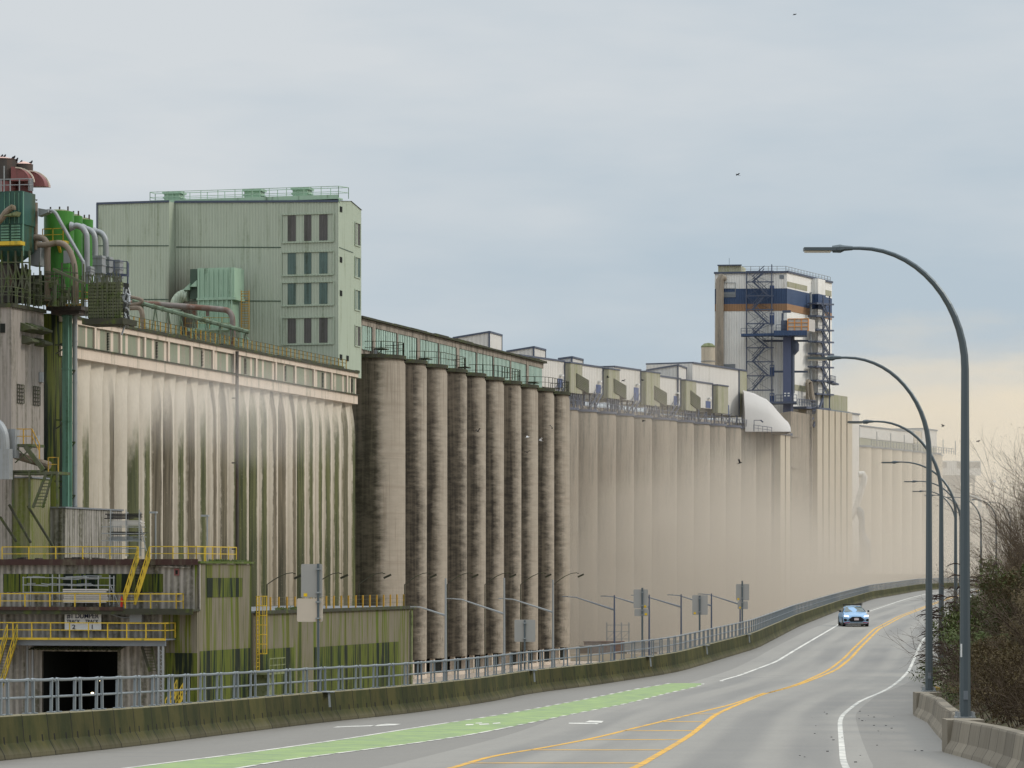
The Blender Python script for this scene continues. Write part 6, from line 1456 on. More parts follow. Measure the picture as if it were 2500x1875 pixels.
# ================================================================== ROW 3: dusty silos with rooftop sheds
xs3 = [1415.6, 1462, 1507, 1551, 1595, 1656, 1697, 1736, 1775, 1812.5, 1849, 1886]
tr3 = [F3.on_n(x, 1000, -.1)[0] for x in xs3]
Z3 = np.mean([F3.on_n(x, y, -.1)[1] for x, y in ((1462, 1002), (1656, 1028), (1812.5, 1047), (1886, 1056))])
Z3 = float(Z3)
for i, te in enumerate(tr3):
    wide = i == 5
    gap = te - tr3[i - 1] if i else tr3[1] - te
    r = gap / 2 if not wide else 3.4
    r = max(r, 3.2)
    c = (-r, te - r * .42, 0)
    t = thing('grain_silo', (f'{ntext(i)} of twelve dusty beige silos counted from the stained row' if not wide else 'sixth dusty beige silo, noticeably wider, counted from the stained row'), 'silo', F3, c, 'dusty beige concrete silos')
    mb = MB(); mb.lathe(c[0], c[1], [(r, 0), (r, Z3 - .4), (r - .1, Z3)], 40)
    if wide: mb.lathe(c[0], c[1] - 2.6, [(r, 0), (r, Z3 - .4), (r - .1, Z3)], 40)
    o = mb.build('silo_wall', M['silo3'], t, smooth=True)
    mb = MB(); mb.cyl(c[0], c[1], r + .12, Z3, Z3 + .35, 40)
    if wide: mb.cyl(c[0], c[1] - 2.6, r + .11, Z3, Z3 + .34, 40)
    mb.build('roof_slab', M['bluesteel'], t)
t = thing('pilaster_block', 'pale square pilasters closing the dusty silo row under the white dome', 'silo end', F3, (-1, F3.on_n(1895, 1100, -1)[0], 0))
for x0, x1, n_, m_ in ((1890, 1905, -2.0, 'silo3'), (1905.5, 1916, -.9, 'pale'), (1919, 1929.5, -.9, 'pale')):
    a = F3.on_n(x0, 1100, n_)[0]; c = F3.on_n(x1, 1100, n_)[0]; mb = MB(); mb.box(n_ - 6, n_, a, c, 0, Z3 - .3); mb.build('pilaster', M[m_], t)
a = F3.on_n(1890, 1100, -1)[0]; c = F3.on_n(1931, 1100, -1)[0]; mb = MB(); mb.box(-8, -.7, a, c, Z3 - .3, Z3 + .1); mb.build('cap', M['bluesteel'], t)
# staggered sheds: (x0 white, x1 corner, x2 olive end, ytop at x0, ytop at x1, ybot olive)
q3 = lambda cx_, cy_: (1300 + cx_ / 3.687, 780 + cy_ / 3.687)
units = [(-120, 290, 398, 325, 375, 672, 'first'), (398, 635, 735, 398, 430, 720, 'second'), (735, 975, 1100, 425, 455, 785, 'third'), (1100, 1335, 1427, 500, 533, 828, 'fourth'), (1427, 1622, 1715, 550, 578, 852, 'fifth')]
NS = -2.6
for k, (a_, b__, c_, ya_, yb_, yo, w) in enumerate(units):
    x0, y0 = q3(a_, ya_); x1, y1 = q3(b__, yb_); x2, y2 = q3(c_, yo)
    ta_, za = F3.on_n(x0, y0, NS); tb_, zb = F3.on_n(x1, y1, NS)
    tc_, zo = F3.on_n(x2, y2, NS + .0)
    top = zb; bot = F3.on_n(x1, q3(0, yo - 45)[1], NS)[1]
    t = thing('rooftop_shed', f'{w} white rooftop shed from the left, with an olive stained end bay and blue door', 'shed', F3, (NS, tb_, bot), 'white rooftop sheds on the dusty silos')
    mb = MB(); mb.box(NS - 7, NS, ta_, tb_, bot, top - .15); mb.build('wall', M['white'], t)
    mb = MB(); mb.box(NS - .3, NS + .9, tb_, tc_, zo, top - .3); mb.build('end_bay', M['olivepanel'], t)
    mb = MB(); mb.box(NS - 7.1, NS + .12, ta_, tb_, top - .15, top + .1); mb.box(NS - .4, NS + 1.0, tb_ - .1, tc_ + .1, top - .3, top - .1); mb.box(NS + .0, NS + .1, tb_ - .25, tb_, bot, top - .15); mb.build('trim', M['trim'], t)
    dx0 = b__ - 62; xa, yd = q3(dx0, yb_ + 155); xb, yd2 = q3(dx0 + 42, yb_ + 260)
    u0, zd1 = F3.on_n(xa, yd, NS + .03); u1, zd0 = F3.on_n(xb, yd2, NS + .03); mb = MB(); mb.box(NS, NS + .06, u0, u1, bot + .1, zd1); mb.build('door', M['bluedoor'], t)
    mb = MB(); mb.box(NS - .01, NS + .5, u0 + (u1 - u0) * .4, u0 + (u1 - u0) * .7, zd1 + .35, zd1 + .6); mb.build('door_lamp', M['signwhite'], t)
    # louvred conveyor hood to the right of the end bay
    if k < 4 or k == 4:
        lx0, lx1 = c_, c_ + (110 if k < 3 else 85); 
        if k == 4: continue
        xx0, yy0 = q3(lx0, yo - 190); xx1, yy1 = q3(lx1, yo - 125)
        p0, z0_ = F3.on_n(xx0, yy0, NS + 1.0); p1, z1_ = F3.on_n(xx1, yy1, NS + 1.0); h1 = F3.on_n(xx0, q3(0, yo - 65)[1], NS + 1)[1]; h2 = F3.on_n(xx1, q3(0, yo)[1], NS + 1)[1]
        mb = MB(); mb.prism([(p0, z0_), (p0, h1), (p1, h2), (p1, z1_)], 'x', NS + .1, NS + 1.0); hd = mb.build('louvred_hood', M['greyclad'], t)
        mb = MB()
        for j in range(8):
            f = (j + .5) / 8; mb.bar((NS + 1.02, p0, z0_ + (h1 - z0_) * f), (NS + 1.02, p1, z1_ + (h2 - z1_) * f), .05, .16)
        mb.build('louvre', M['mosssteel'], hd)
    # steel supports and stair
    mb = MB(); zs_ = Z3 + .35
    for j in range(4):
        u = tb_ + (tc_ - tb_) * j / 3; mb.bar((NS + .7, u, zs_), (NS + .7, u, zo), .16)
        if j < 3: mb.bar((NS + .7, u, zs_), (NS + .7, u + (tc_ - tb_) / 6, zo), .1); mb.bar((NS + .7, u + (tc_ - tb_) / 6, zo), (NS + .7, u + (tc_ - tb_) / 3, zs_), .1)
    for j in range(5): u = ta_ + (tb_ - ta_) * j / 5; mb.bar((NS - .5, u, zs_), (NS - .5, u, bot), .2)
    mb.build('support_frame', M['bluesteel'], t)
    mb = MB()
    for o_ in (0, .8): mb.bar((NS + .3 + o_, u0 - 3.2, zs_), (NS + .3 + o_, u0, bot + .1), .08, .25); mb.bar((NS + .3 + o_, u0 - 3.2, zs_ + 1.1), (NS + .3 + o_, u0, bot + 1.2), .06); [mb.bar((NS + .3 + o_, u0 - 3.2 * f, zs_ + (bot - zs_) * (1 - f)), (NS + .3 + o_, u0 - 3.2 * f, zs_ + (bot - zs_) * (1 - f) + 1.1), .05) for f in (0, .33, .66, 1)]
    mb.build('stair', M['bluesteel'], t)
NT = NS - 1.2
xw, yw = q3(1440, 405); x1, y1 = q3(1857, 450); x2, y2 = q3(1924, 880)
ta_, za = F3.on_n(xw, yw, NT); tb_, zb = F3.on_n(x1, y1, NT); tc_, zo = F3.on_n(x2, y2, NT)
t = thing('rooftop_shed', 'tallest and rightmost white rooftop shed, next to the white dome', 'shed', F3, (NS, tb_, zo), 'white rooftop sheds on the dusty silos')
mb = MB(); mb.box(NT - 8, NT, ta_, tb_, zo, zb - .15); mb.build('wall', M['white'], t)
mb = MB(); mb.box(NT - 8, NT + .1, tb_, tc_, zo, zb - .2); mb.build('end_bay', M['olivepanel'], t)
mb = MB(); mb.box(NT - 8.1, NT + .2, ta_, tc_, zb - .15, zb + .1); mb.box(NT, NT + .15, tb_ - .15, tb_ + .1, zo, zb); mb.build('trim', M['trim'], t)
mb = MB(); u0 = F3.on_n(q3(1727, 0)[0], 900, NT)[0]; u1 = F3.on_n(q3(1766, 0)[0], 900, NT)[0]; zd1 = F3.on_n(q3(1727, 0)[0], q3(0, 765)[1], NT)[1]; mb.box(NT, NT + .08, u0, u1, zo + .1, zd1); mb.build('door', M['bluedoor'], t)
mb = MB()
for j in range(5): u = tb_ - 2 + j * 1.4; mb.bar((NS + .4, u, Z3 + .3), (NS + .4, u + (.7 if j % 2 else -.7), zo), .14)
for j in range(6): u = ta_ + (tb_ - ta_) * j / 6; mb.bar((NS - .2, u, Z3 + .3), (NS - .2, u, zo), .2)
mb.build('support_frame', M['bluesteel'], t)
# floor truss line of small clutter under the sheds
mb = MB(); rng = random.Random(8); tL, tR = tr3[0] - 4, F3.on_n(1880, 1000, -1)[0]
for k in range(50):
    u = rng.uniform(tL, tR); mb.bar((rng.uniform(-3, -.6), u, Z3 + .35), (rng.uniform(-3, -.6), u + rng.uniform(-1.5, 1.5), Z3 + rng.uniform(.8, 2.4)), rng.choice((.06, .1)))
guard(mb, [(-.5, tL, Z3 + .35), (-.5, tR + 6, Z3 + .35)], 1.1, 1.5, .035)
solo('roof_railing', mb, M['bluesteel'], F3, (-1, tL, Z3 + .35), 'blue grey railing and struts along the dusty silo tops below the sheds', 'railing')
mb = MB(); mb.box(-9, -2.8, tL, tR, Z3 + .3, Z3 + 1.1); solo('conveyor_deck', mb, M['darkconc'], F3, (-5, tL, Z3 + .3), 'dull conveyor housing running low under the white rooftop sheds', 'conveyor')
# roof boxes behind
t = None
for (xa, ya, xb, yb, xc, yc, n_, lab) in ((1105, 825, 1194.5, 810, 1225, 815, -9, 'leftmost and highest white roof box, behind the green glazed gallery'), (1236, 858, 1303, 847, 1332, 851, -9, 'second white roof box from the left'), (1362, 876, 1396, 871.5, 1424, 875, -9, 'third white roof box, small and low'), (1577, 904, 1655, 891, 1678, 895.5, -9, 'fourth white roof box, left of the tallest shed')):
    sx = 16.5 if xa < 1500 else 15.6
    A_, B_, C_ = P(xa, ya, sx), P(xb, yb, sx), P(xc, yc, sx * .99)
    zb_ = H + (HY - 985) / sx
    mb = MB(); B0, C0, A0 = Vector((B_.x, B_.y, zb_)), Vector((C_.x, C_.y + 3, zb_)), Vector((A_.x, A_.y, zb_)); D0 = A0 + (C0 - B0); Ct = Vector((C_.x, C_.y + 3, C_.z)); Dt = A_ + (Ct - B_)
    mb.add([A0, B0, C0, D0, A_, B_, Ct, Dt], [(0, 1, 5, 4), (1, 2, 6, 5), (2, 3, 7, 6), (3, 0, 4, 7), (4, 5, 6, 7)])
    T = thing('roof_box', lab, 'roof structure', F0, tuple(B0), 'white roof boxes'); mb.build('walls', M['white'], T)
    mb = MB(); mb.bar(A_, B_, .3, .25); mb.bar(B_, Ct, .3, .25); mb.bar(B0, B_, .25); mb.bar(C0, Ct, .2); mb.build('trim', M['trim'], T)
# white dome tarp over the last silos
mb = MB(); sx = 14.9
pts_ = [(1816, 958), (1843, 965), (1858, 973), (1874, 980), (1888, 993), (1902, 1010), (1918, 1028), (1927, 1036), (1928, 1052)]
front = [P(x, y, sx) for x, y in pts_]; bk = [p + Vector((.6, 6, -.4)) for p in front]; md = [p + Vector((0, 2.5, .5)) for p in front]
base = [Vector((p.x, p.y - 3.4, H + (HY - 1056) / sx)) for p in front]; k = len(front)
base[-1] = Vector((front[-1].x, front[-1].y - .2, base[-1].z))
mid_ = [base[i].lerp(front[i], .55) + Vector((0, -.9, 0)) for i in range(k)]
back0 = [Vector((p.x, p.y + 7, base[0].z)) for p in front]
rows_ = [base, mid_, front, md, bk, back0]; vs = [v for r_ in rows_ for v in r_]
mb.add(vs, [(i * k + j, i * k + j + 1, (i + 1) * k + j + 1, (i + 1) * k + j) for i in range(len(rows_) - 1) for j in range(k - 1)])
mb.add([r_[0] for r_ in rows_], [tuple(range(6))]); mb.add([r_[-1] for r_ in rows_], [tuple(range(6))])
solo('white_dome', mb, M['whitepl'], F0, tuple(base[0]), 'sloping white dome cover between the tallest shed and the tower', 'cover', smooth=True)
mb = MB(); a_ = P(1840, 1052, 15.3); c_ = P(1884, 1058, 15.2); guard(mb, [a_, c_], .95, 1.2, .04); p = P(1841, 1054, 15.3); q_ = P(1841, 1026, 15.3); mb.bar(p, q_, .1); mb.bar(q_, P(1860, 1026, 15.3), .1); mb.bar(P(1857, 1026, 15.3), P(1863, 1031, 15.3), .25, .2)
solo('roof_railing', mb, M['bluesteel'], F0, tuple(a_), 'short grey railing with a lamp in front of the white dome', 'railing')
# ================================================================== tower
ST = 13.5; TC = P(1921, 663, ST)
def loc3(v): x, y = v[0] - F3.o[0], v[1] - F3.o[1]; return x * F3.v[0] + y * F3.v[1], x * F3.u[0] + y * F3.u[1]
TW = Frame(TC.x, TC.y, math.atan(3740 / 8000) )
# front face almost square to the picture, side face along the row
nw0 = (1746 - 1921) / ST
K = (1690, 620); q4 = lambda cx_, cy_: (K[0] + cx_ / 4.1475, K[1] + cy_ / 4.1475)
tt1, _ = TW.on_n(2031, 692, 0); zt = TC.z
FL_ = Vector((TC.x + nw0, TC.y + 1.2)); 
fl = ((FL_.x - TW.o[0]) * TW.v[0] + (FL_.y - TW.o[1]) * TW.v[1], (FL_.x - TW.o[0]) * TW.u[0] + (FL_.y - TW.o[1]) * TW.u[1])
t = thing('tower_headhouse', 'tall white headhouse tower with a navy and an orange band round its top', 'tower', TW, (0, 0, 0))
def fpt(x, y, o=0.0):
    """point on the tower front, o metres proud"""
    f = (1921 - x) / 175.0; n_, t_ = fl[0] * f, fl[1] * f; s = ST
    d = Vector((-(fl[1]), fl[0])).normalized(); d = d if d.y < 0 else -d
    return (n_ + d.x * o, t_ + d.y * o, H + (HY - y) / s)
def spt(x, y, o=0.0): a = TW.on_n(x, y, o); return (o, a[0], a[1])
def fquad(mb, x0, x1, y0, y1, o=.05): return mb.quad(fpt(x0, y1, o), fpt(x1, y1, o), fpt(x1, y0, o), fpt(x0, y0, o))
def sband(mb, x0, x1, yt0, yb0, o=.05):
    """side band between heights given at the corner"""
    z1, z0 = H + (HY - yt0) / ST, H + (HY - yb0) / ST; a = TW.on_n(x0, 800, o)[0]; c = TW.on_n(x1, 800, o)[0]
    return mb.quad((o, a, z0), (o, c, z0), (o, c, z1), (o, a, z1))
zb_ = 18.0
A_, B_, C_ = fpt(1746, 665), (0, 0, zt), (0, tt1, zt); D_ = (A_[0] , tt1 + A_[1], zt)
mb = MB(); lo = lambda p: (p[0], p[1], zb_)
mb.add([lo(A_), lo(B_), lo(C_), lo(D_), (A_[0], A_[1], zt), B_, C_, (D_[0], D_[1], zt)], [(0, 1, 5, 4), (1, 2, 6, 5), (2, 3, 7, 6), (3, 0, 4, 7), (4, 5, 6, 7)]); mb.build('walls', M['towerwhite'], t)
yb0, yb1, yb2 = q4(0, 348)[1], q4(0, 503)[1], q4(0, 575)[1]
mb = MB(); fquad(mb, 1746, 1921.1, yb0, yb1, .06); sband(mb, 1921, 2031, yb0, yb1, .06); mb.build('navy_band', M['blueband'], t)
mb = MB(); fquad(mb, 1746, 1921.1, yb1, yb2, .06); sband(mb, 1921, 2031, yb1, yb2, .06); mb.build('orange_band', M['orangeband'], t)
mb = MB(); mb.bar(fpt(1744, 665, .1), fpt(1921, 664, .1), .3, .35); mb.bar((.1, 0, zt), (.1, tt1, zt), .3, .35); mb.build('roof_trim', M['trim'], t)
mb = MB(); fquad(mb, 1748, 1754, q4(0, 282)[1], yb0, .05); sband(mb, 1922, 1971, q4(0, 277)[1], q4(0, 330)[1], .06); sband(mb, 2011, 2030, q4(0, 272)[1], q4(0, 330)[1], .07)
sband(mb, 1936, 1972, q4(0, 1310)[1], q4(0, 1370)[1], .06); sband(mb, 1990, 2028, q4(0, 1300)[1], q4(0, 1360)[1], .06); mb.build('tinted_panel', M['olivepanel'], t)
mb = MB(); fquad(mb, 1903, 1914, q4(0, 212)[1], q4(0, 252)[1], .07); fquad(mb, 1767, 1796, q4(0, 1112)[1], q4(0, 1160)[1], .07); fquad(mb, 1767, 1796, q4(0, 380)[1], q4(0, 425)[1], .08); mb.build('louvre', M['grey'], t)
mb = MB()
for y in (395, 412, 430): x0, yy = q4(320, y); mb.bar(fpt(x0, yy, .1), fpt(x0 + 29, yy, .1), .1)
for y in (288, 345): x0, yy = q4(320, y); mb.bar(fpt(x0, yy, .1), fpt(x0 + 29, yy, .1), .08)
mb.bar(fpt(1767, q4(0, 288)[1], .1), fpt(1767, q4(0, 430)[1], .1), .08); mb.bar(fpt(1796, q4(0, 288)[1], .1), fpt(1796, q4(0, 430)[1], .1), .08); mb.build('frame', M['galv'], t)
mb = MB(); p = spt(1991, 800, .5); a0 = TW.on_n(1982, 800, 0)[0]; a1 = TW.on_n(2000, 800, 0)[0]; mb.box(0, 1.2, a0, a1, zb_, zt - .2); mb.build('stair_bay', M['towerwhite'], t)
mb = MB(); mb.box(0, 1.26, a0 - .05, a1 + .05, H + (HY - yb1) / ST, H + (HY - yb0) / ST); mb.build('stair_bay_band', M['blueband'], t)
mb = MB(); guard(mb, [fpt(1812, 664, -.2)[:2] + (zt,), (-.3, .3, zt), (-.3, tt1, zt)], 1.0, 1.6, .04); mb.build('roof_railing', M['galv'], t)
mb = MB(); x0, yt_ = q4(265, 112); p0, p1 = fpt(x0, yt_, -.6), fpt(q4(495, 0)[0], yt_, -.6); zt_ = p0[2]
mb.add([(p0[0], p0[1], zt), (p1[0], p1[1], zt), (p1[0] - 1, p1[1] + 5, zt), (p0[0] - 1, p0[1] + 5, zt), (p0[0], p0[1], zt_), (p1[0], p1[1], zt_), (p1[0] - 1, p1[1] + 5, zt_), (p0[0] - 1, p0[1] + 5, zt_)], [(0, 1, 5, 4), (1, 2, 6, 5), (2, 3, 7, 6), (3, 0, 4, 7), (4, 5, 6, 7)]); mb.build('roof_plant_room', M['olivepanel'], t)
mb = MB(); mb.bar((p0[0] - .1, p0[1] - .1, zt_ + .1), (p1[0] + .2, p1[1] - .1, zt_ + .1), .4, .2); mb.bar(fpt(1781, 646, -.6), fpt(1781, 628, -.6), .05); mb.build('plant_room_roof', M['trim'], t)
# rusty stack on the front
mb = MB(); mb.path([fpt(*q4(325, 245), .1), fpt(*q4(300, 236), .9), fpt(*q4(285, 262), .9), fpt(*q4(284, 600), .9), fpt(*q4(276, 1160), .9), fpt(*q4(274, 1300), .9)], [.6, .7, .72, .72, .85, .9], 12)
solo('rusty_stack', mb, M['silo3'], TW, fpt(*q4(274, 1300), .9), 'tall stained round duct climbing the left front of the tower', 'duct', smooth=True)
# stair tower on the front
t = thing('stair_tower', 'dark blue steel zigzag stair tower bolted to the front of the white tower', 'stair tower', TW, fpt(1855, 1000, 1.5))
xl, xr = q4(553, 0)[0], q4(808, 0)[0]; mb = MB()
for o_ in (.3, 2.2):
    mb.bar(fpt(xl, q4(0, 185)[1], o_), fpt(xl, q4(0, 1420)[1], o_), .14); mb.bar(fpt(xr, q4(0, 115)[1], o_), fpt(xr, q4(0, 1500)[1], o_), .14)
lev = [(185, 0), (292, 0), (432, 0), (572, 0), (713, 0), (832, 0), (957, 0), (1098, 0), (1240, 0), (1385, 0)]
for i, (y, _) in enumerate(lev):
    yy = q4(0, y)[1]; mb.bar(fpt(xl - 1, yy, 2.2), fpt(xr + 5, yy, 2.2), .12, .2); mb.bar(fpt(xl, yy, .3), fpt(xl, yy, 2.2), .1, .15); mb.bar(fpt(xr, yy, .3), fpt(xr, yy, 2.2), .1, .15)
    if i + 1 < len(lev):
        y2 = q4(0, lev[i + 1][0])[1]; mb.bar(fpt(xl, y2, 2.25), fpt(xr, yy, 2.25), .06); mb.bar(fpt(xl, yy, .35), fpt(xr, y2, .35), .05); mb.bar(fpt(xl, yy, 2.25), fpt((xl + xr) / 2, y2, 2.25), .06)
mb.build('frame', M['bluesteel'], t)
for i in range(len(lev) - 1):
    ya_, yb_ = q4(0, lev[i][0])[1], q4(0, lev[i + 1][0])[1]; mb = MB()
    a_, c_ = (q4(735, 0)[0], q4(610, 0)[0]) if i % 2 == 0 else (q4(625, 0)[0], q4(775, 0)[0])
    for o_ in (1.2, 2.1): mb.bar(fpt(a_, ya_, o_), fpt(c_, yb_, o_), .09, .26); mb.bar(fpt(a_, ya_ - 14, o_), fpt(c_, yb_ - 14, o_), .07); mb.bar(fpt(a_, ya_ - 7, o_), fpt(c_, yb_ - 7, o_), .05)
    for f in (.1, .35, .6, .85): mb.bar(fpt(a_ + (c_ - a_) * f, ya_ + (yb_ - ya_) * f, 2.1), fpt(a_ + (c_ - a_) * f, ya_ + (yb_ - ya_) * f - 14, 2.1), .05)
    mb.build('stair_flight', M['bluesteel'], t)
for i, y in enumerate((318, 595, 1122, 1410)):
    mb = MB(); x0, y0 = q4(786, y); x1, y1 = q4(832, y + 118 if i else y + 30); fquad(mb, x0, x1, y0, y1, .12); d_ = mb.build('door', M['bluedoor'], t)
    if i:
        mb = MB(); fquad(mb, x0 + 1.5, x0 + 4, y0 + 2, y0 + 6, .14); fquad(mb, x0 + 6.5, x0 + 9, y0 + 2, y0 + 6, .14); mb.build('pane', M['signwhite'], d_)
# mid platform, crane and orange cage
t = thing('lift_platform', 'dark blue cantilever platform with an orange-framed cage and small jib crane', 'platform', TW, fpt(1940, 822, 3))
zp = q4(0, 830)[1]; mb = MB(); a_, c_ = fpt(q4(500, 0)[0], zp, 3.0), fpt(q4(1170, 0)[0] - 10, zp, 3.4)
mb.bar(fpt(1811, q4(0, 832)[1], 2.6), fpt(1895, q4(0, 828)[1], 2.6), 2.4, .45); mb.bar(fpt(1890, q4(0, 822)[1], 3.2), fpt(1970, q4(0, 822)[1], 3.2), 4.5, .9)
mb.build('deck', M['blueband'], t)
mb = MB(); guard(mb, [fpt(1811, q4(0, 822)[1], 3.8), fpt(1855, q4(0, 822)[1], 3.8)], 1.0, 1.2, .04); guard(mb, [fpt(1896, q4(0, 805)[1], 5.0), fpt(1922, q4(0, 803)[1], 5.0)], 1.2, 1, .04); mb.build('railing', M['bluesteel'], t)
x0, x1 = q4(970, 0)[0], q4(1175, 0)[0]; y0, y1 = q4(0, 680)[1], q4(0, 800)[1]; mb = MB(); p0, p1 = fpt(x0, y1, 5.2), fpt(x1, y1, 5.2); h_ = fpt(x0, y0, 5)[2]
mb.add([p0, p1, (p1[0], p1[1] + 3.5, p1[2]), (p0[0], p0[1] + 3.5, p0[2]), p0[:2] + (h_,), p1[:2] + (h_,), (p1[0], p1[1] + 3.5, h_), (p0[0], p0[1] + 3.5, h_)], [(0, 1, 5, 4), (1, 2, 6, 5), (2, 3, 7, 6), (3, 0, 4, 7)]); mb.build('cage_panel', M['whitepl'], t)
M['orange'] = simple('orange_paint', (.55, .25, .08), .5, var=.1)
mb = MB()
for f in (0, .33, .66, 1): x = x0 + (x1 - x0) * f; mb.bar(fpt(x, y1, 5.3), fpt(x, y0, 5.3), .16)
for f in (0, .33, .66, 1): y = y0 + (y1 - y0) * f; mb.bar(fpt(x0, y, 5.3), fpt(x1, y, 5.3), .13)
mb.build('cage_frame', M['orange'], t)
mb = MB(); mb.bar(fpt(*q4(915, 740), 3.5), fpt(*q4(918, 615), 3.5), .3); mb.bar(fpt(*q4(915, 600), 3.5), fpt(*q4(1000, 598), 3.5), .3, .45); mb.cyl(*fpt(*q4(945, 740), 4)[:2], .8, fpt(0, q4(0, 800)[1])[2], fpt(0, q4(0, 692)[1])[2], 12); mb.build('jib_crane', M['trim'], t)
t = thing('lift_shaft', 'blue lift shaft with dark ducts standing in front of the tower', 'lift shaft', TW, fpt(1924, 1040, 3))
mb = MB(); x0, x1 = q4(922, 0)[0], q4(1000, 0)[0]; p0, p1 = fpt(x0, 900, 3.2), fpt(x1, 900, 3.2); zt_, zb9 = fpt(0, q4(0, 845)[1])[2], fpt(0, 1062)[2]
mb.add([p0[:2] + (zb9,), p1[:2] + (zb9,), (p1[0] - .5, p1[1] + 2.6, zb9), (p0[0] - .5, p0[1] + 2.6, zb9), p0[:2] + (zt_,), p1[:2] + (zt_,), (p1[0] - .5, p1[1] + 2.6, zt_), (p0[0] - .5, p0[1] + 2.6, zt_)], [(0, 1, 5, 4), (1, 2, 6, 5), (2, 3, 7, 6), (3, 0, 4, 7), (4, 5, 6, 7)]); mb.build('shaft', M['steelblue'], t)
mb = MB(); mb.bar(fpt(*q4(1012, 845), 2.6), fpt(*q4(1012, 1510), 2.6), .5); mb.bar(fpt(*q4(1030, 850), 2.2), fpt(*q4(1030, 1420), 2.2), .2); mb.path([fpt(*q4(1030, 890), 2.4), fpt(*q4(1045, 930), 2.4), fpt(*q4(1048, 985), 2.4), fpt(*q4(1030, 1030), 2.4)], [.5, .7, .6, .2], 8); mb.build('cable_duct', M['trim'], t)
mb = MB(); mb.bar(fpt(*q4(720, 885), 1.6), fpt(*q4(1175, 888), 1.6), .3, .35); mb.bar(fpt(*q4(830, 1196), 1.6), fpt(*q4(1168, 1199), 1.6), .3, .35); mb.build('crossbeam', M['trim'], t)
for xx in (933, 967):
    for yy in (1415, 1440): mb = MB(); a_ = q4(xx, yy); fquad(mb, a_[0], a_[0] + 5, a_[1], a_[1] + 3, 3.3); mb.build('window', M['signwhite'], t)
# side stairs
t = thing('side_stair_tower', 'grey steel stair climbing the right side of the white tower', 'stair tower', TW, spt(2012, 1000, 1.5)); mb = MB()
xa, xb = q4(1280, 0)[0], q4(1390, 0)[0]
for x in (xb, q4(1325, 0)[0]): mb.bar(spt(x, q4(0, 400)[1] + 6, 2.4), spt(x, 1000, 2.4), .2)
lv = [505, 632, 770, 890, 1012, 1145, 1285, 1420]
for i, y in enumerate(lv):
    yy = q4(0, y)[1]; mb.bar(spt(q4(1215, 0)[0], yy - 1, 1.5), spt(xb, yy + 2, 1.5), 1.8, .3)
    mb.bar(spt(q4(1275, 0)[0], yy - 12, 2.6), spt(xb, yy - 10, 2.6), .06)
    if i + 1 < len(lv):
        y2 = q4(0, lv[i + 1])[1]; 
        for o_ in (1.4, 2.4): mb.bar(spt(q4(1310, 0)[0], yy, o_), spt(q4(1375, 0)[0], y2, o_), .1, .4)
        mb.bar(spt(q4(1325, 0)[0], yy, 2.5), spt(xb, y2, 2.5), .1); mb.bar(spt(q4(1325, 0)[0], y2, 2.5), spt(xb, yy, 2.5), .1)
guard(mb, [spt(q4(1400, 0)[0], q4(0, 1300)[1], 2.6), spt(q4(1452, 0)[0], q4(0, 1312)[1], 2.6)], 1.3, .8, .04); mb.bar(spt(q4(1390, 0)[0], q4(0, 1300)[1], 2), spt(q4(1455, 0)[0], q4(0, 1322)[1], 2), 1.2, .3)
mb.build('frame', M['bluesteel'], t)
mb = MB(); mb.tube(spt(q4(1200, 0)[0], q4(0, 1300)[1], .8), spt(q4(1200, 0)[0], q4(0, 390)[1], .8), .22, 8); solo('vertical_pipe', mb, M['galv'], TW, spt(q4(1200, 0)[0], q4(0, 1300)[1], .8), 'pale pipe running up the side of the white tower', 'pipe')
mb = MB(); mb.path([spt(q4(1170, 0)[0], q4(0, 1480)[1], 1.4), spt(q4(1162, 0)[0], q4(0, 1310)[1], 1.4), spt(q4(1172, 0)[0], q4(0, 1285)[1], 1.4), spt(q4(1192, 0)[0], q4(0, 1300)[1], 1.4), spt(q4(1208, 0)[0], q4(0, 1420)[1], 1.6), spt(q4(1225, 0)[0], q4(0, 1490)[1], 2)], [.3, .3, .35, .45, .5, .5], 8)
solo('curved_duct', mb, M['silo3'], TW, spt(q4(1170, 0)[0], q4(0, 1480)[1], 1.4), 'bent duct at the foot of the tower side above the pale block', 'duct', smooth=True)
# service deck at the tower foot
mb = MB(); zf = q4(0, 1518)[1]; mb.bar(fpt(q4(790, 0)[0], zf, 3), fpt(q4(1060, 0)[0], zf, 3), 4, .4); mb.bar(spt(1950, 995, 1.6), spt(2010, 1000, 1.6), 3, .4); guard(mb, [fpt(q4(850, 0)[0], zf - 2, 5), fpt(q4(1060, 0)[0], zf - 2, 5)], 1.2, .9, .05); guard(mb, [spt(1948, 990, 3.1), spt(1992, 994, 3.1)], 1.2, .9, .05)
mb.bar(spt(2008, 975, 3), spt(1986, 1042, 3), .3, .5); mb.bar(spt(1978, 1020, 3), spt(1953, 1042, 3), .2, .3); mb.bar(spt(1960, 1050, 3), spt(1986, 1020, 3), .2, .3); guard(mb, [spt(1984, 1012, 3.2), spt(1999, 1006, 3.2)], 1.2, .6, .05)
solo('service_deck', mb, M['bluesteel'], TW, fpt(1880, 986, 3), 'dark service deck and stairs where the tower meets the concrete blocks', 'walkway')
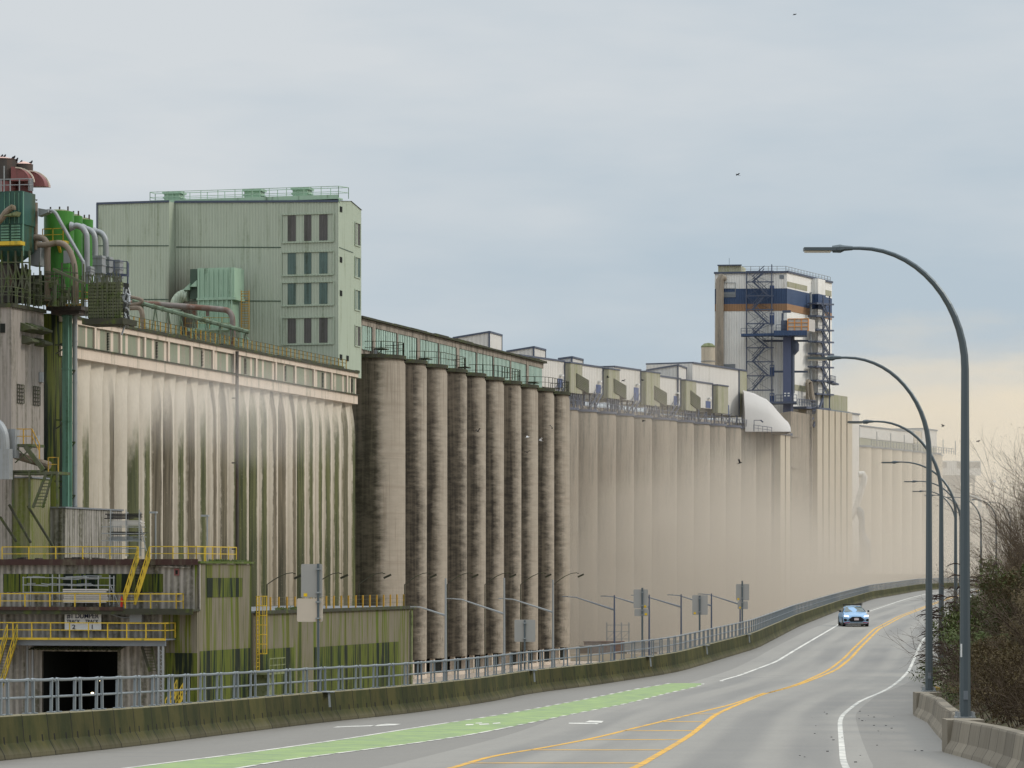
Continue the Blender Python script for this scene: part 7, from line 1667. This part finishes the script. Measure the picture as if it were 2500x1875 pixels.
# old white tank left of the tower
p0 = P(1729, 905, 13.6); t = thing('old_tank', 'old white tank with a mossy domed top left of the tower', 'tank', F0, (p0.x, p0.y, p0.z - 6)); r = 17 / 13.6; zt_ = P(0, 845, 13.6).z
mb = MB(); mb.cyl(p0.x, p0.y, r, p0.z - 6, zt_, 24); mb.build('shell', M['pale'], t, smooth=True); mb = MB(); mb.lathe(p0.x, p0.y, [(r * 1.03, zt_ - .25), (r * 1.03, zt_), (r * .6, zt_ + .45), (.02, zt_ + .6)], 24); mb.build('dome', M['louvre'], t)
mb = MB(); [mb.lathe(p0.x, p0.y, [(r + .02, z), (r + .08, z), (r + .08, z + .12), (r + .02, z + .12)], 24) for z in (p0.z + .6, p0.z + 1.6)]; mb.build('hoop', M['grey'], t)
# ================================================================== concrete blocks and silos beyond, in the dust
def fbox(name, lab, cat, x0, x1, yt, yb, s, depth, mat, F=F3, group=None, side=None, ribs=0, ribm=None):
    """block whose road face starts at pixel x0 at scale s and ends at x1"""
    p = P(x0, yt, s); n_ = (p.x - F.o[0]) * F.v[0] + (p.y - F.o[1]) * F.v[1]; a, z1 = F.on_n(x0, yt, n_); c, _ = F.on_n(x1, yt, n_); z0 = max(0, F.on_n(x0, yb, n_)[1]) if yb else 0
    t = thing(name, lab, cat, F, (n_, a, z0), group); mb = MB(); mb.box(n_ - depth, n_, a, c, z0, z1); mb.build('walls', M[mat], t)
    mb = MB(); mb.box(n_ - depth - .2, n_ + .2, a - .2, c + .2, z1, z1 + .3); mb.build('roof_edge', M['grey'], t)
    if ribs:
        for k in range(ribs): u = a + (c - a) * (k + .5) / ribs; mb = MB(); mb.box(n_, n_ + .9, u - (c - a) / ribs * .40, u + (c - a) / ribs * .40, z0, z1 - .05); mb.build('rib', M[ribm or mat], t)
    return t, n_, a, c, z0, z1
# dark block under the tower
p = P(1934, 1000, 13.9); 
t = thing('base_block', 'dark stained concrete base between the last dusty silo and the ribbed pale block', 'concrete block', F0, (p.x, p.y, 0)); mb = MB()
a_, c_ = P(1932, 1004, 13.9), P(1983, 1004, 13.6); mb.add([(a_.x, a_.y, 0), (c_.x, c_.y, 0), (c_.x - 3, c_.y + 12, 0), (a_.x - 3, a_.y + 12, 0), (a_.x, a_.y, a_.z), (c_.x, c_.y, a_.z), (c_.x - 3, c_.y + 12, a_.z), (a_.x - 3, a_.y + 12, a_.z)], [(0, 1, 5, 4), (1, 2, 6, 5), (2, 3, 7, 6), (3, 0, 4, 7), (4, 5, 6, 7)]); mb.build('walls', M['silo3'], t)
mb = MB()
for y in (1066, 1142, 1217): b0 = P(1932, y, 13.9); b1 = P(1975, y, 13.6); mb.bar(b0 + Vector((0, -.2, 0)), b1 + Vector((0, -.2, 0)), .4, .25)
mb.build('ledge', M['darkconc'], t); mb = MB(); b0, b1 = P(1975, 1002, 13.62), P(1975, 1400, 13.62); mb.bar(b0 + Vector((0, -.4, 0)), Vector((b1.x, b1.y - .4, 0)), .9, .9); mb.build('corner_pier', M['darkconc'], t)  # pier at the right corner, in the shared stained concrete
_, nb, ab, cb, z0b, z1b = fbox('ribbed_block', 'tall pale ribbed concrete block right of the tower', 'concrete block', 1983, 2071, 998, None, 13.4, 10, 'pale', ribs=6)
T_ = bpy.data.objects
mb = MB(); aa, zz1 = F3.on_n(2010, 966, nb - 1); cc, _ = F3.on_n(2069, 966, nb - 1); mb.box(nb - 8, nb - 1, aa, cc, z1b, F3.on_n(2060, 967, nb - 1)[1]); solo('roof_room', mb, M['olivepanel'], F3, (nb - 1, aa, z1b), 'olive room on top of the ribbed pale block', 'roof structure')
_, n4, a4, c4, z04, z14 = fbox('white_stair_block', 'narrow white clad block just right of the ribbed pale block', 'building', 2072, 2097.5, 1010, None, 12.2, 6, 'white')
# row 4 silos
x4 = [2132, 2157, 2182, 2206, 2230, 2254, 2277, 2300]; p = P(2100, 1090, 11.6); n5 = (p.x - F3.o[0]) * F3.v[0] + (p.y - F3.o[1]) * F3.v[1]
z5 = F3.on_n(2132, 1093, n5)[1]
for i, x in enumerate(x4):
    te = F3.on_n(x, 1100, n5)[0]; r = (F3.on_n(x4[min(i + 1, 7)], 1100, n5)[0] - F3.on_n(x4[min(i + 1, 7) - 1], 1100, n5)[0]) / 2 * 1.02
    if i == 0: r *= 1.25
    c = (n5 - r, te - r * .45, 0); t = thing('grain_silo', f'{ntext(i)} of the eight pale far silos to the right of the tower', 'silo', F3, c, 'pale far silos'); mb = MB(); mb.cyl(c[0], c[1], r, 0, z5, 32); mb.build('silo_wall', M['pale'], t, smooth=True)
    mb = MB(); mb.cyl(c[0], c[1], r + .2, z5, z5 + .4, 32); mb.build('roof_slab', M['grey'], t)
a = F3.on_n(2100, 1100, n5 - 3)[0]; c = F3.on_n(2230, 1060, n5 - 3)[0]; d = F3.on_n(2283, 1060, n5 - 3)[0]
zt5 = F3.on_n(2098, 1040, n5 - 3)[1]; zm = F3.on_n(2098, 1068, n5 - 3)[1]
t = thing('far_gallery', 'long white and beige gallery on top of the pale far silos', 'gallery', F3, (n5 - 3, a, z5)); mb = MB(); mb.box(n5 - 10, n5 - 3, a, c, zm, zt5); mb.box(n5 - 10, n5 - 2.6, c + 5, d, zm - .5, zt5 + .9); mb.build('upper_wall', M['white'], t)
mb = MB(); mb.box(n5 - 10, n5 - 3.1, a, c, z5 + .4, zm); mb.box(n5 - 10, n5 - 2.7, c, d, z5 + .4, zm + .2); mb.build('lower_wall', M['olivepanel'], t); mb = MB(); mb.box(n5 - 10.2, n5 - 2.8, a, c, zt5, zt5 + .25); mb.box(n5 - 10.2, n5 - 2.4, c + 5, d + .2, zt5 + .9, zt5 + 1.2); mb.build('roof_edge', M['grey'], t)
mb = MB(); mb.box(n5 - 3, n5 - 2.8, c, c + 5, z5 + .4, zt5 + .4); mb.build('bay', M['pale'], t)
mb = MB(); guard(mb, [(n5 - .5, a, z5 + .4), (n5 - .5, d + 6, z5 + .4)], 1.3, 1.8, .06); [mb.bar((n5 - 1, a + k * 9 + 5, z5 + .4), (n5 - 1, a + k * 9 + 5, z5 + 3.6), .15) for k in range(7)]; solo('roof_railing', mb, M['grey'], F3, (n5 - .5, a, z5 + .4), 'grey railing along the tops of the pale far silos', 'railing')
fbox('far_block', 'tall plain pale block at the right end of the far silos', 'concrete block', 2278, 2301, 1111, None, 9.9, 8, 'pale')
# shiploader tower in the distance
s6 = 9.0; t = thing('far_loading_tower', 'far white clad loading tower on legs behind the lamp posts', 'tower', F0, tuple(P(2350, 1235, s6))); mb = MB()
def bp6(mb, x0, x1, y0, y1, d=0, dep=8): a_, c_ = P(x0, y0, s6), P(x1, y1, s6); return mb.box(a_.x, c_.x, a_.y + d, a_.y + d + dep, c_.z, a_.z)
bp6(mb, 2296, 2395, 1125, 1160); mb.build('cabin', M['white'], t); mb = MB(); bp6(mb, 2296, 2312, 1128, 1142, -.1, .1); bp6(mb, 2336, 2393, 1128, 1143, -.1, .1); mb.build('window_strip', M['silo3'], t)
mb = MB(); bp6(mb, 2300, 2382, 1160, 1177, .5, 6); bp6(mb, 2318, 2345, 1177, 1240, 1, 4); bp6(mb, 2376, 2381, 1177, 1240, 1, .6); bp6(mb, 2305, 2309, 1177, 1240, 1, .6); mb.bar(P(2345, 1200, s6), P(2378, 1180, s6), .4); mb.build('support_frame', M['silo3'], t)
mb = MB(); mb.path([P(2345, 1213, s6 + .05), P(2385, 1213, s6 + .05), P(2392, 1220, s6 + .05), P(2393, 1240, s6 + .05)], .5, 8); mb.build('pipe', M['galv'], t)
mb = MB(); a_ = P(2296, 1236, s6); mb.box(a_.x, a_.x + 30, a_.y - 3, a_.y + 25, 0, a_.z); solo('far_elevator', mb, M['pale'], F0, (a_.x, a_.y, 0), 'faint pale elevator block fading into the dust behind the far lamp posts', 'concrete block')
# pipes on the far blocks
s7 = 12.6
mb = MB(); mb.path([P(2096, 1158, s7), P(2106, 1158, s7), P(2110, 1166, s7), P(2108, 1178, s7), P(2090, 1240, s7), P(2078, 1266, s7), P(2070, 1268, s7), P(1984, 1267, s7)], [.6, .7, .7, .65, .6, .55, .5, .5], 10)
solo('loading_pipe', mb, M['white'], F0, tuple(P(1984, 1267, s7)), 'pale bent spout pipe on the far blocks, half lost in dust', 'pipe', smooth=True)
mb = MB(); mb.path([P(2092, 1240, s7), P(2100, 1250, s7), P(2104, 1268, s7), P(2104, 1300, s7), P(2112, 1325, s7), P(2112, 1390, s7)], [.6, .8, .6, .6, 1.1, 1.2], 10); solo('dust_hose', mb, M['grey'], F0, tuple(P(2112, 1390, s7)), 'dark hanging loading hose in the dust right of the ribbed block', 'hose')
mb = MB(); rng = random.Random(3)
for k in range(12): x = rng.uniform(1985, 2070); s_ = 12.9; mb.bar(P(x, 1275, s_), P(x + rng.uniform(-1, 1), 1400, s_), rng.uniform(.12, .5))
for k in range(5): y = rng.uniform(1290, 1390); mb.bar(P(1988, y, 12.9), P(2080, y, 12.9), .2)
for k in range(10): x, y = rng.uniform(1995, 2090), rng.uniform(1340, 1400); a_ = P(x, y, 12.9); mb.box(a_.x, a_.x + rng.uniform(.8, 2.5), a_.y, a_.y + 1, a_.z - 2.5, a_.z)
solo('loading_gear', mb, M['grey'], F0, tuple(P(2030, 1400, 12.9)), 'dark loading machinery almost hidden in the dust under the pale pipe', 'machinery')
a_ = P(1962, 1404, 13.6); mb = MB(); mb.box(a_.x, a_.x + 30, a_.y - 20, a_.y - 2, 0, a_.z); mb.box(a_.x - 1, a_.x + 30, a_.y - 20.3, a_.y - 20, a_.z - .3, a_.z + .2); solo('loading_dock', mb, M['pale'], F0, (a_.x, a_.y, 0), 'low pale loading dock half hidden in the dust behind the parapet', 'dock')
# a scaffold and small yard clutter at the silo feet
mb = MB(); s8 = 17.5
for x in (1482, 1500, 1518, 1536): mb.bar(P(x, 1520, s8), P(x, 1600, s8), .1); mb.bar(P(x, 1520, s8) + Vector((0, 3, 0)), P(x, 1600, s8) + Vector((0, 3, 0)), .08)
for y in (1526, 1542, 1560, 1578): mb.bar(P(1480, y, s8), P(1538, y, s8), .08)
for x in (1482, 1500, 1518): mb.bar(P(x, 1560, s8), P(x + 18, 1542, s8), .06)
solo('scaffold', mb, M['galv'], F0, tuple(P(1510, 1606, s8)), 'thin scaffold standing at the foot of the dusty silos', 'scaffold')
rng = random.Random(31)
for i, (x, y, w, h_, s_, m_, lab) in enumerate(((1430, 1590, 1.6, 1.2, 18, 'brownpipe', 'rust brown low railcar roof left of the scaffold'), (1475, 1585, 5.5, 1.6, 17.6, 'rust', 'long rust red low wagon at the silo feet'), (1560, 1600, 6, 1.3, 17.3, 'galv', 'pale grey low box trailer right of the scaffold'), (1640, 1600, 7, 1.4, 17.0, 'galv', 'second pale low box trailer farther right'))):
    a_ = P(x, y, s_); T = thing('low_wagon', lab, 'wagon', F0, (a_.x, a_.y, 0)); mb = MB(); mb.box(a_.x - w / 2, a_.x + w / 2, a_.y, a_.y + 2.4, .7, .7 + h_); mb.box(a_.x - w / 2 - .1, a_.x + w / 2 + .1, a_.y - .1, a_.y + 2.5, .7 + h_, .8 + h_); mb.build('box', M[m_], T)
    for q_ in (-.35, .35): mb = MB(); mb.box(a_.x + w * q_ - .4, a_.x + w * q_ + .4, a_.y + .1, a_.y + .6, 0, .7); mb.build('wheels', M['black'], T)
mb = MB(); a_ = P(1392, 1560, 18.0); mb.box(a_.x, a_.x + 40, a_.y - 4, a_.y - 3.6, 0, 1.0); solo('low_wall', mb, M['pale'], F0, (a_.x, a_.y - 4, 0), 'low pale wall along the yard in front of the dusty silos', 'wall')
# ================================================================== birds
def birdmesh(seed, up):
    mb = MB(); mb.path([(-.22, 0, 0), (-.1, 0, .02), (.08, 0, .03), (.2, 0, .05), (.27, 0, .05)], [.015, .05, .06, .04, .01], 6)
    for s_ in (-1, 1): mb.add([(.10, 0, .04), (-.06, 0, .04), (-.10, s_ * .28, .04 + up * .2), (-.06, s_ * .52, .04 + up * .12), (.06, s_ * .30, .05 + up * .24)], [(0, 1, 2, 4), (2, 3, 4)])
    mb.add([(-.2, 0, 0), (-.36, -.06, 0), (-.36, .06, 0)], [(0, 1, 2)])
    return mb
birds = [(1484, 922, 22, 0, 1.0, 'dark bird flying before the second olive end bay', -.2), (1522, 930, 22, 0, .3, 'dark bird flying right of the second olive end bay', .6), (1569, 929, 22, 0, .5, 'dark bird flying before the third olive end bay', .3), (1571, 1027, 22, 0, -.6, 'dark bird just below the dusty silo rim', .4), (1806, 1131, 24, 0, 1.6, 'large dark bird with raised wings before the right dusty silos', 0), (1167, 1054, 24, 0, 1.5, 'dark bird with raised wings before the fifth stained silo', .8), (1348, 1046, 24, 0, 1.5, 'dark bird rising before the ninth stained silo', 1.2), (1287, 1105, 24, 0, .6, 'dark bird gliding before the eighth stained silo', 1.4),
    (1288, 1068, 24, 1, .5, 'pale gull before the eighth stained silo', .2), (1320, 1076, 24, 1, 1.2, 'white gull with raised wing before the ninth stained silo', .2), (1940, 36, 26, 0, .2, 'tiny dark bird near the top of the sky', .2), (1801, 427, 26, 0, .2, 'tiny dark bird in mid sky', .4), (2302, 1041, 24, 0, .9, 'small bird gliding in the cream sky left of the nearest lamp post', .3), (2388, 1078, 24, 0, .2, 'speck of a bird right of the nearest lamp post', .4), (2428, 1176, 24, 1, .2, 'speck of a gull above the bare bushes', .4)]
for i, (x, y, s_, w, up, lab, yaw) in enumerate(birds):
    mb = birdmesh(i, up); p = P(x, y, s_); sc_ = 1.0 if i in (4,) else .8
    me = mb.mesh('bird', (0, 0, 0), [M['gull'] if w else M['bird']]); o = bpy.data.objects.new('bird', me); S.collection.objects.link(o); o.location = p; o.rotation_euler = (.2, -.2, yaw + PI * (i % 2)); o.scale = (sc_,) * 3
    tag(o, lab, 'bird', 'birds in flight')
for i, (x, y) in enumerate(((4, 383), (11, 383), (30, 388), (34, 386), (41, 391), (51, 397), (70, 402), (76, 398))):
    tcx = t1 + (3.2 if x < 45 else 4.0); p_ = pt(x, y, tcx); mb = MB(); x_, y_, z_ = p_
    mb.path([(x_ - .14, y_, z_ - .05), (x_ - .02, y_, z_ + .02), (x_ + .07, y_, z_ + .12), (x_ + .1, y_, z_ + .2)], [.03, .09, .07, .035], 6); mb.bar((x_, y_, z_ - .2), (x_, y_, z_), .03)
    solo('pigeon', mb, M['bird'], F1, (x_, y_, z_ - .2), 'one of the dark pigeons perched on the cyclone caps', 'bird', 'pigeons perched on the cyclones')
# ================================================================== drifting grain dust
def dust(name, x0, x1, y0, y1, z1, dens, zfall, col_, lab, xf, yf, nsc=.03, zc=None, xr=None):
    mb = MB(); mb.box(x0, x1, y0, y1, -.5, z1)
    m = bpy.data.materials.new(name); m.use_nodes = True; nt_ = m.node_tree; nt_.nodes.clear(); b = NB(nt_)
    out = b.n('ShaderNodeOutputMaterial'); pv = b.n('ShaderNodeVolumePrincipled'); nt_.links.new(pv.outputs[0], out.inputs['Volume'])
    pv.inputs['Color'].default_value = (*col_, 1); pv.inputs['Anisotropy'].default_value = .2
    X, Y, Z = b.sep(b.n('ShaderNodeNewGeometry').outputs['Position'])
    nz = b.noise(b.vec(b.m('MULTIPLY', X, nsc), b.m('MULTIPLY', Y, nsc * .5), b.m('MULTIPLY', Z, nsc * 1.6)), 1.0, 3, .5)
    zz_ = b.m('ADD', Z, b.m('MULTIPLY', b.m('SUBTRACT', nz, .5), zfall * 1.3))
    if zc is None: fz = b.m('POWER', b.m('SUBTRACT', 1.0, b.step(zz_, 0.0, zfall)), 1.3)
    else: fz = b.m('SUBTRACT', 1.0, b.step(b.m('ABSOLUTE', b.m('SUBTRACT', zz_, zc)), 0, zfall))
    fx = b.m('MULTIPLY', b.step(X, x0, x0 + xf), b.m('SUBTRACT', 1.0, b.step(X, x1 - (xr or xf), x1)))
    fy = b.m('MULTIPLY', b.step(Y, y0, y0 + yf), b.m('SUBTRACT', 1.0, b.step(Y, y1 - yf * .5, y1)))
    d = b.m('MULTIPLY', b.m('MULTIPLY', b.m('MULTIPLY', fz, fx), fy), b.m('MULTIPLY', b.m('ADD', .45, nz), dens))
    b.set(pv.inputs['Density'], d)
    m.cycles.homogeneous_volume = False
    try: m.cycles.volume_step_rate = 4.0
    except Exception: pass
    o = solo(name, mb, m, F0, (0, 0, 0), lab, 'dust cloud', kind='stuff')
    return o
dust('dust_cloud', -30, 84, 446, 640, 50, .062, 42, (.735, .665, .57), 'beige grain dust drifting in front of the pale silos and the foot of the tower', 30, 22, xr=60)
dust('far_haze', 55, 330, 560, 900, 60, .0042, 90, (.76, .715, .64), 'thin pale dust haze over the far silos beyond the tower', 20, 60, .01)
dust('dust_puff', -64, -14, 256, 335, 34, .016, 5, (.95, .90, .84), 'faint pale puff of dust under the beam of the fluted elevator', 10, 12, .09, 26.0)
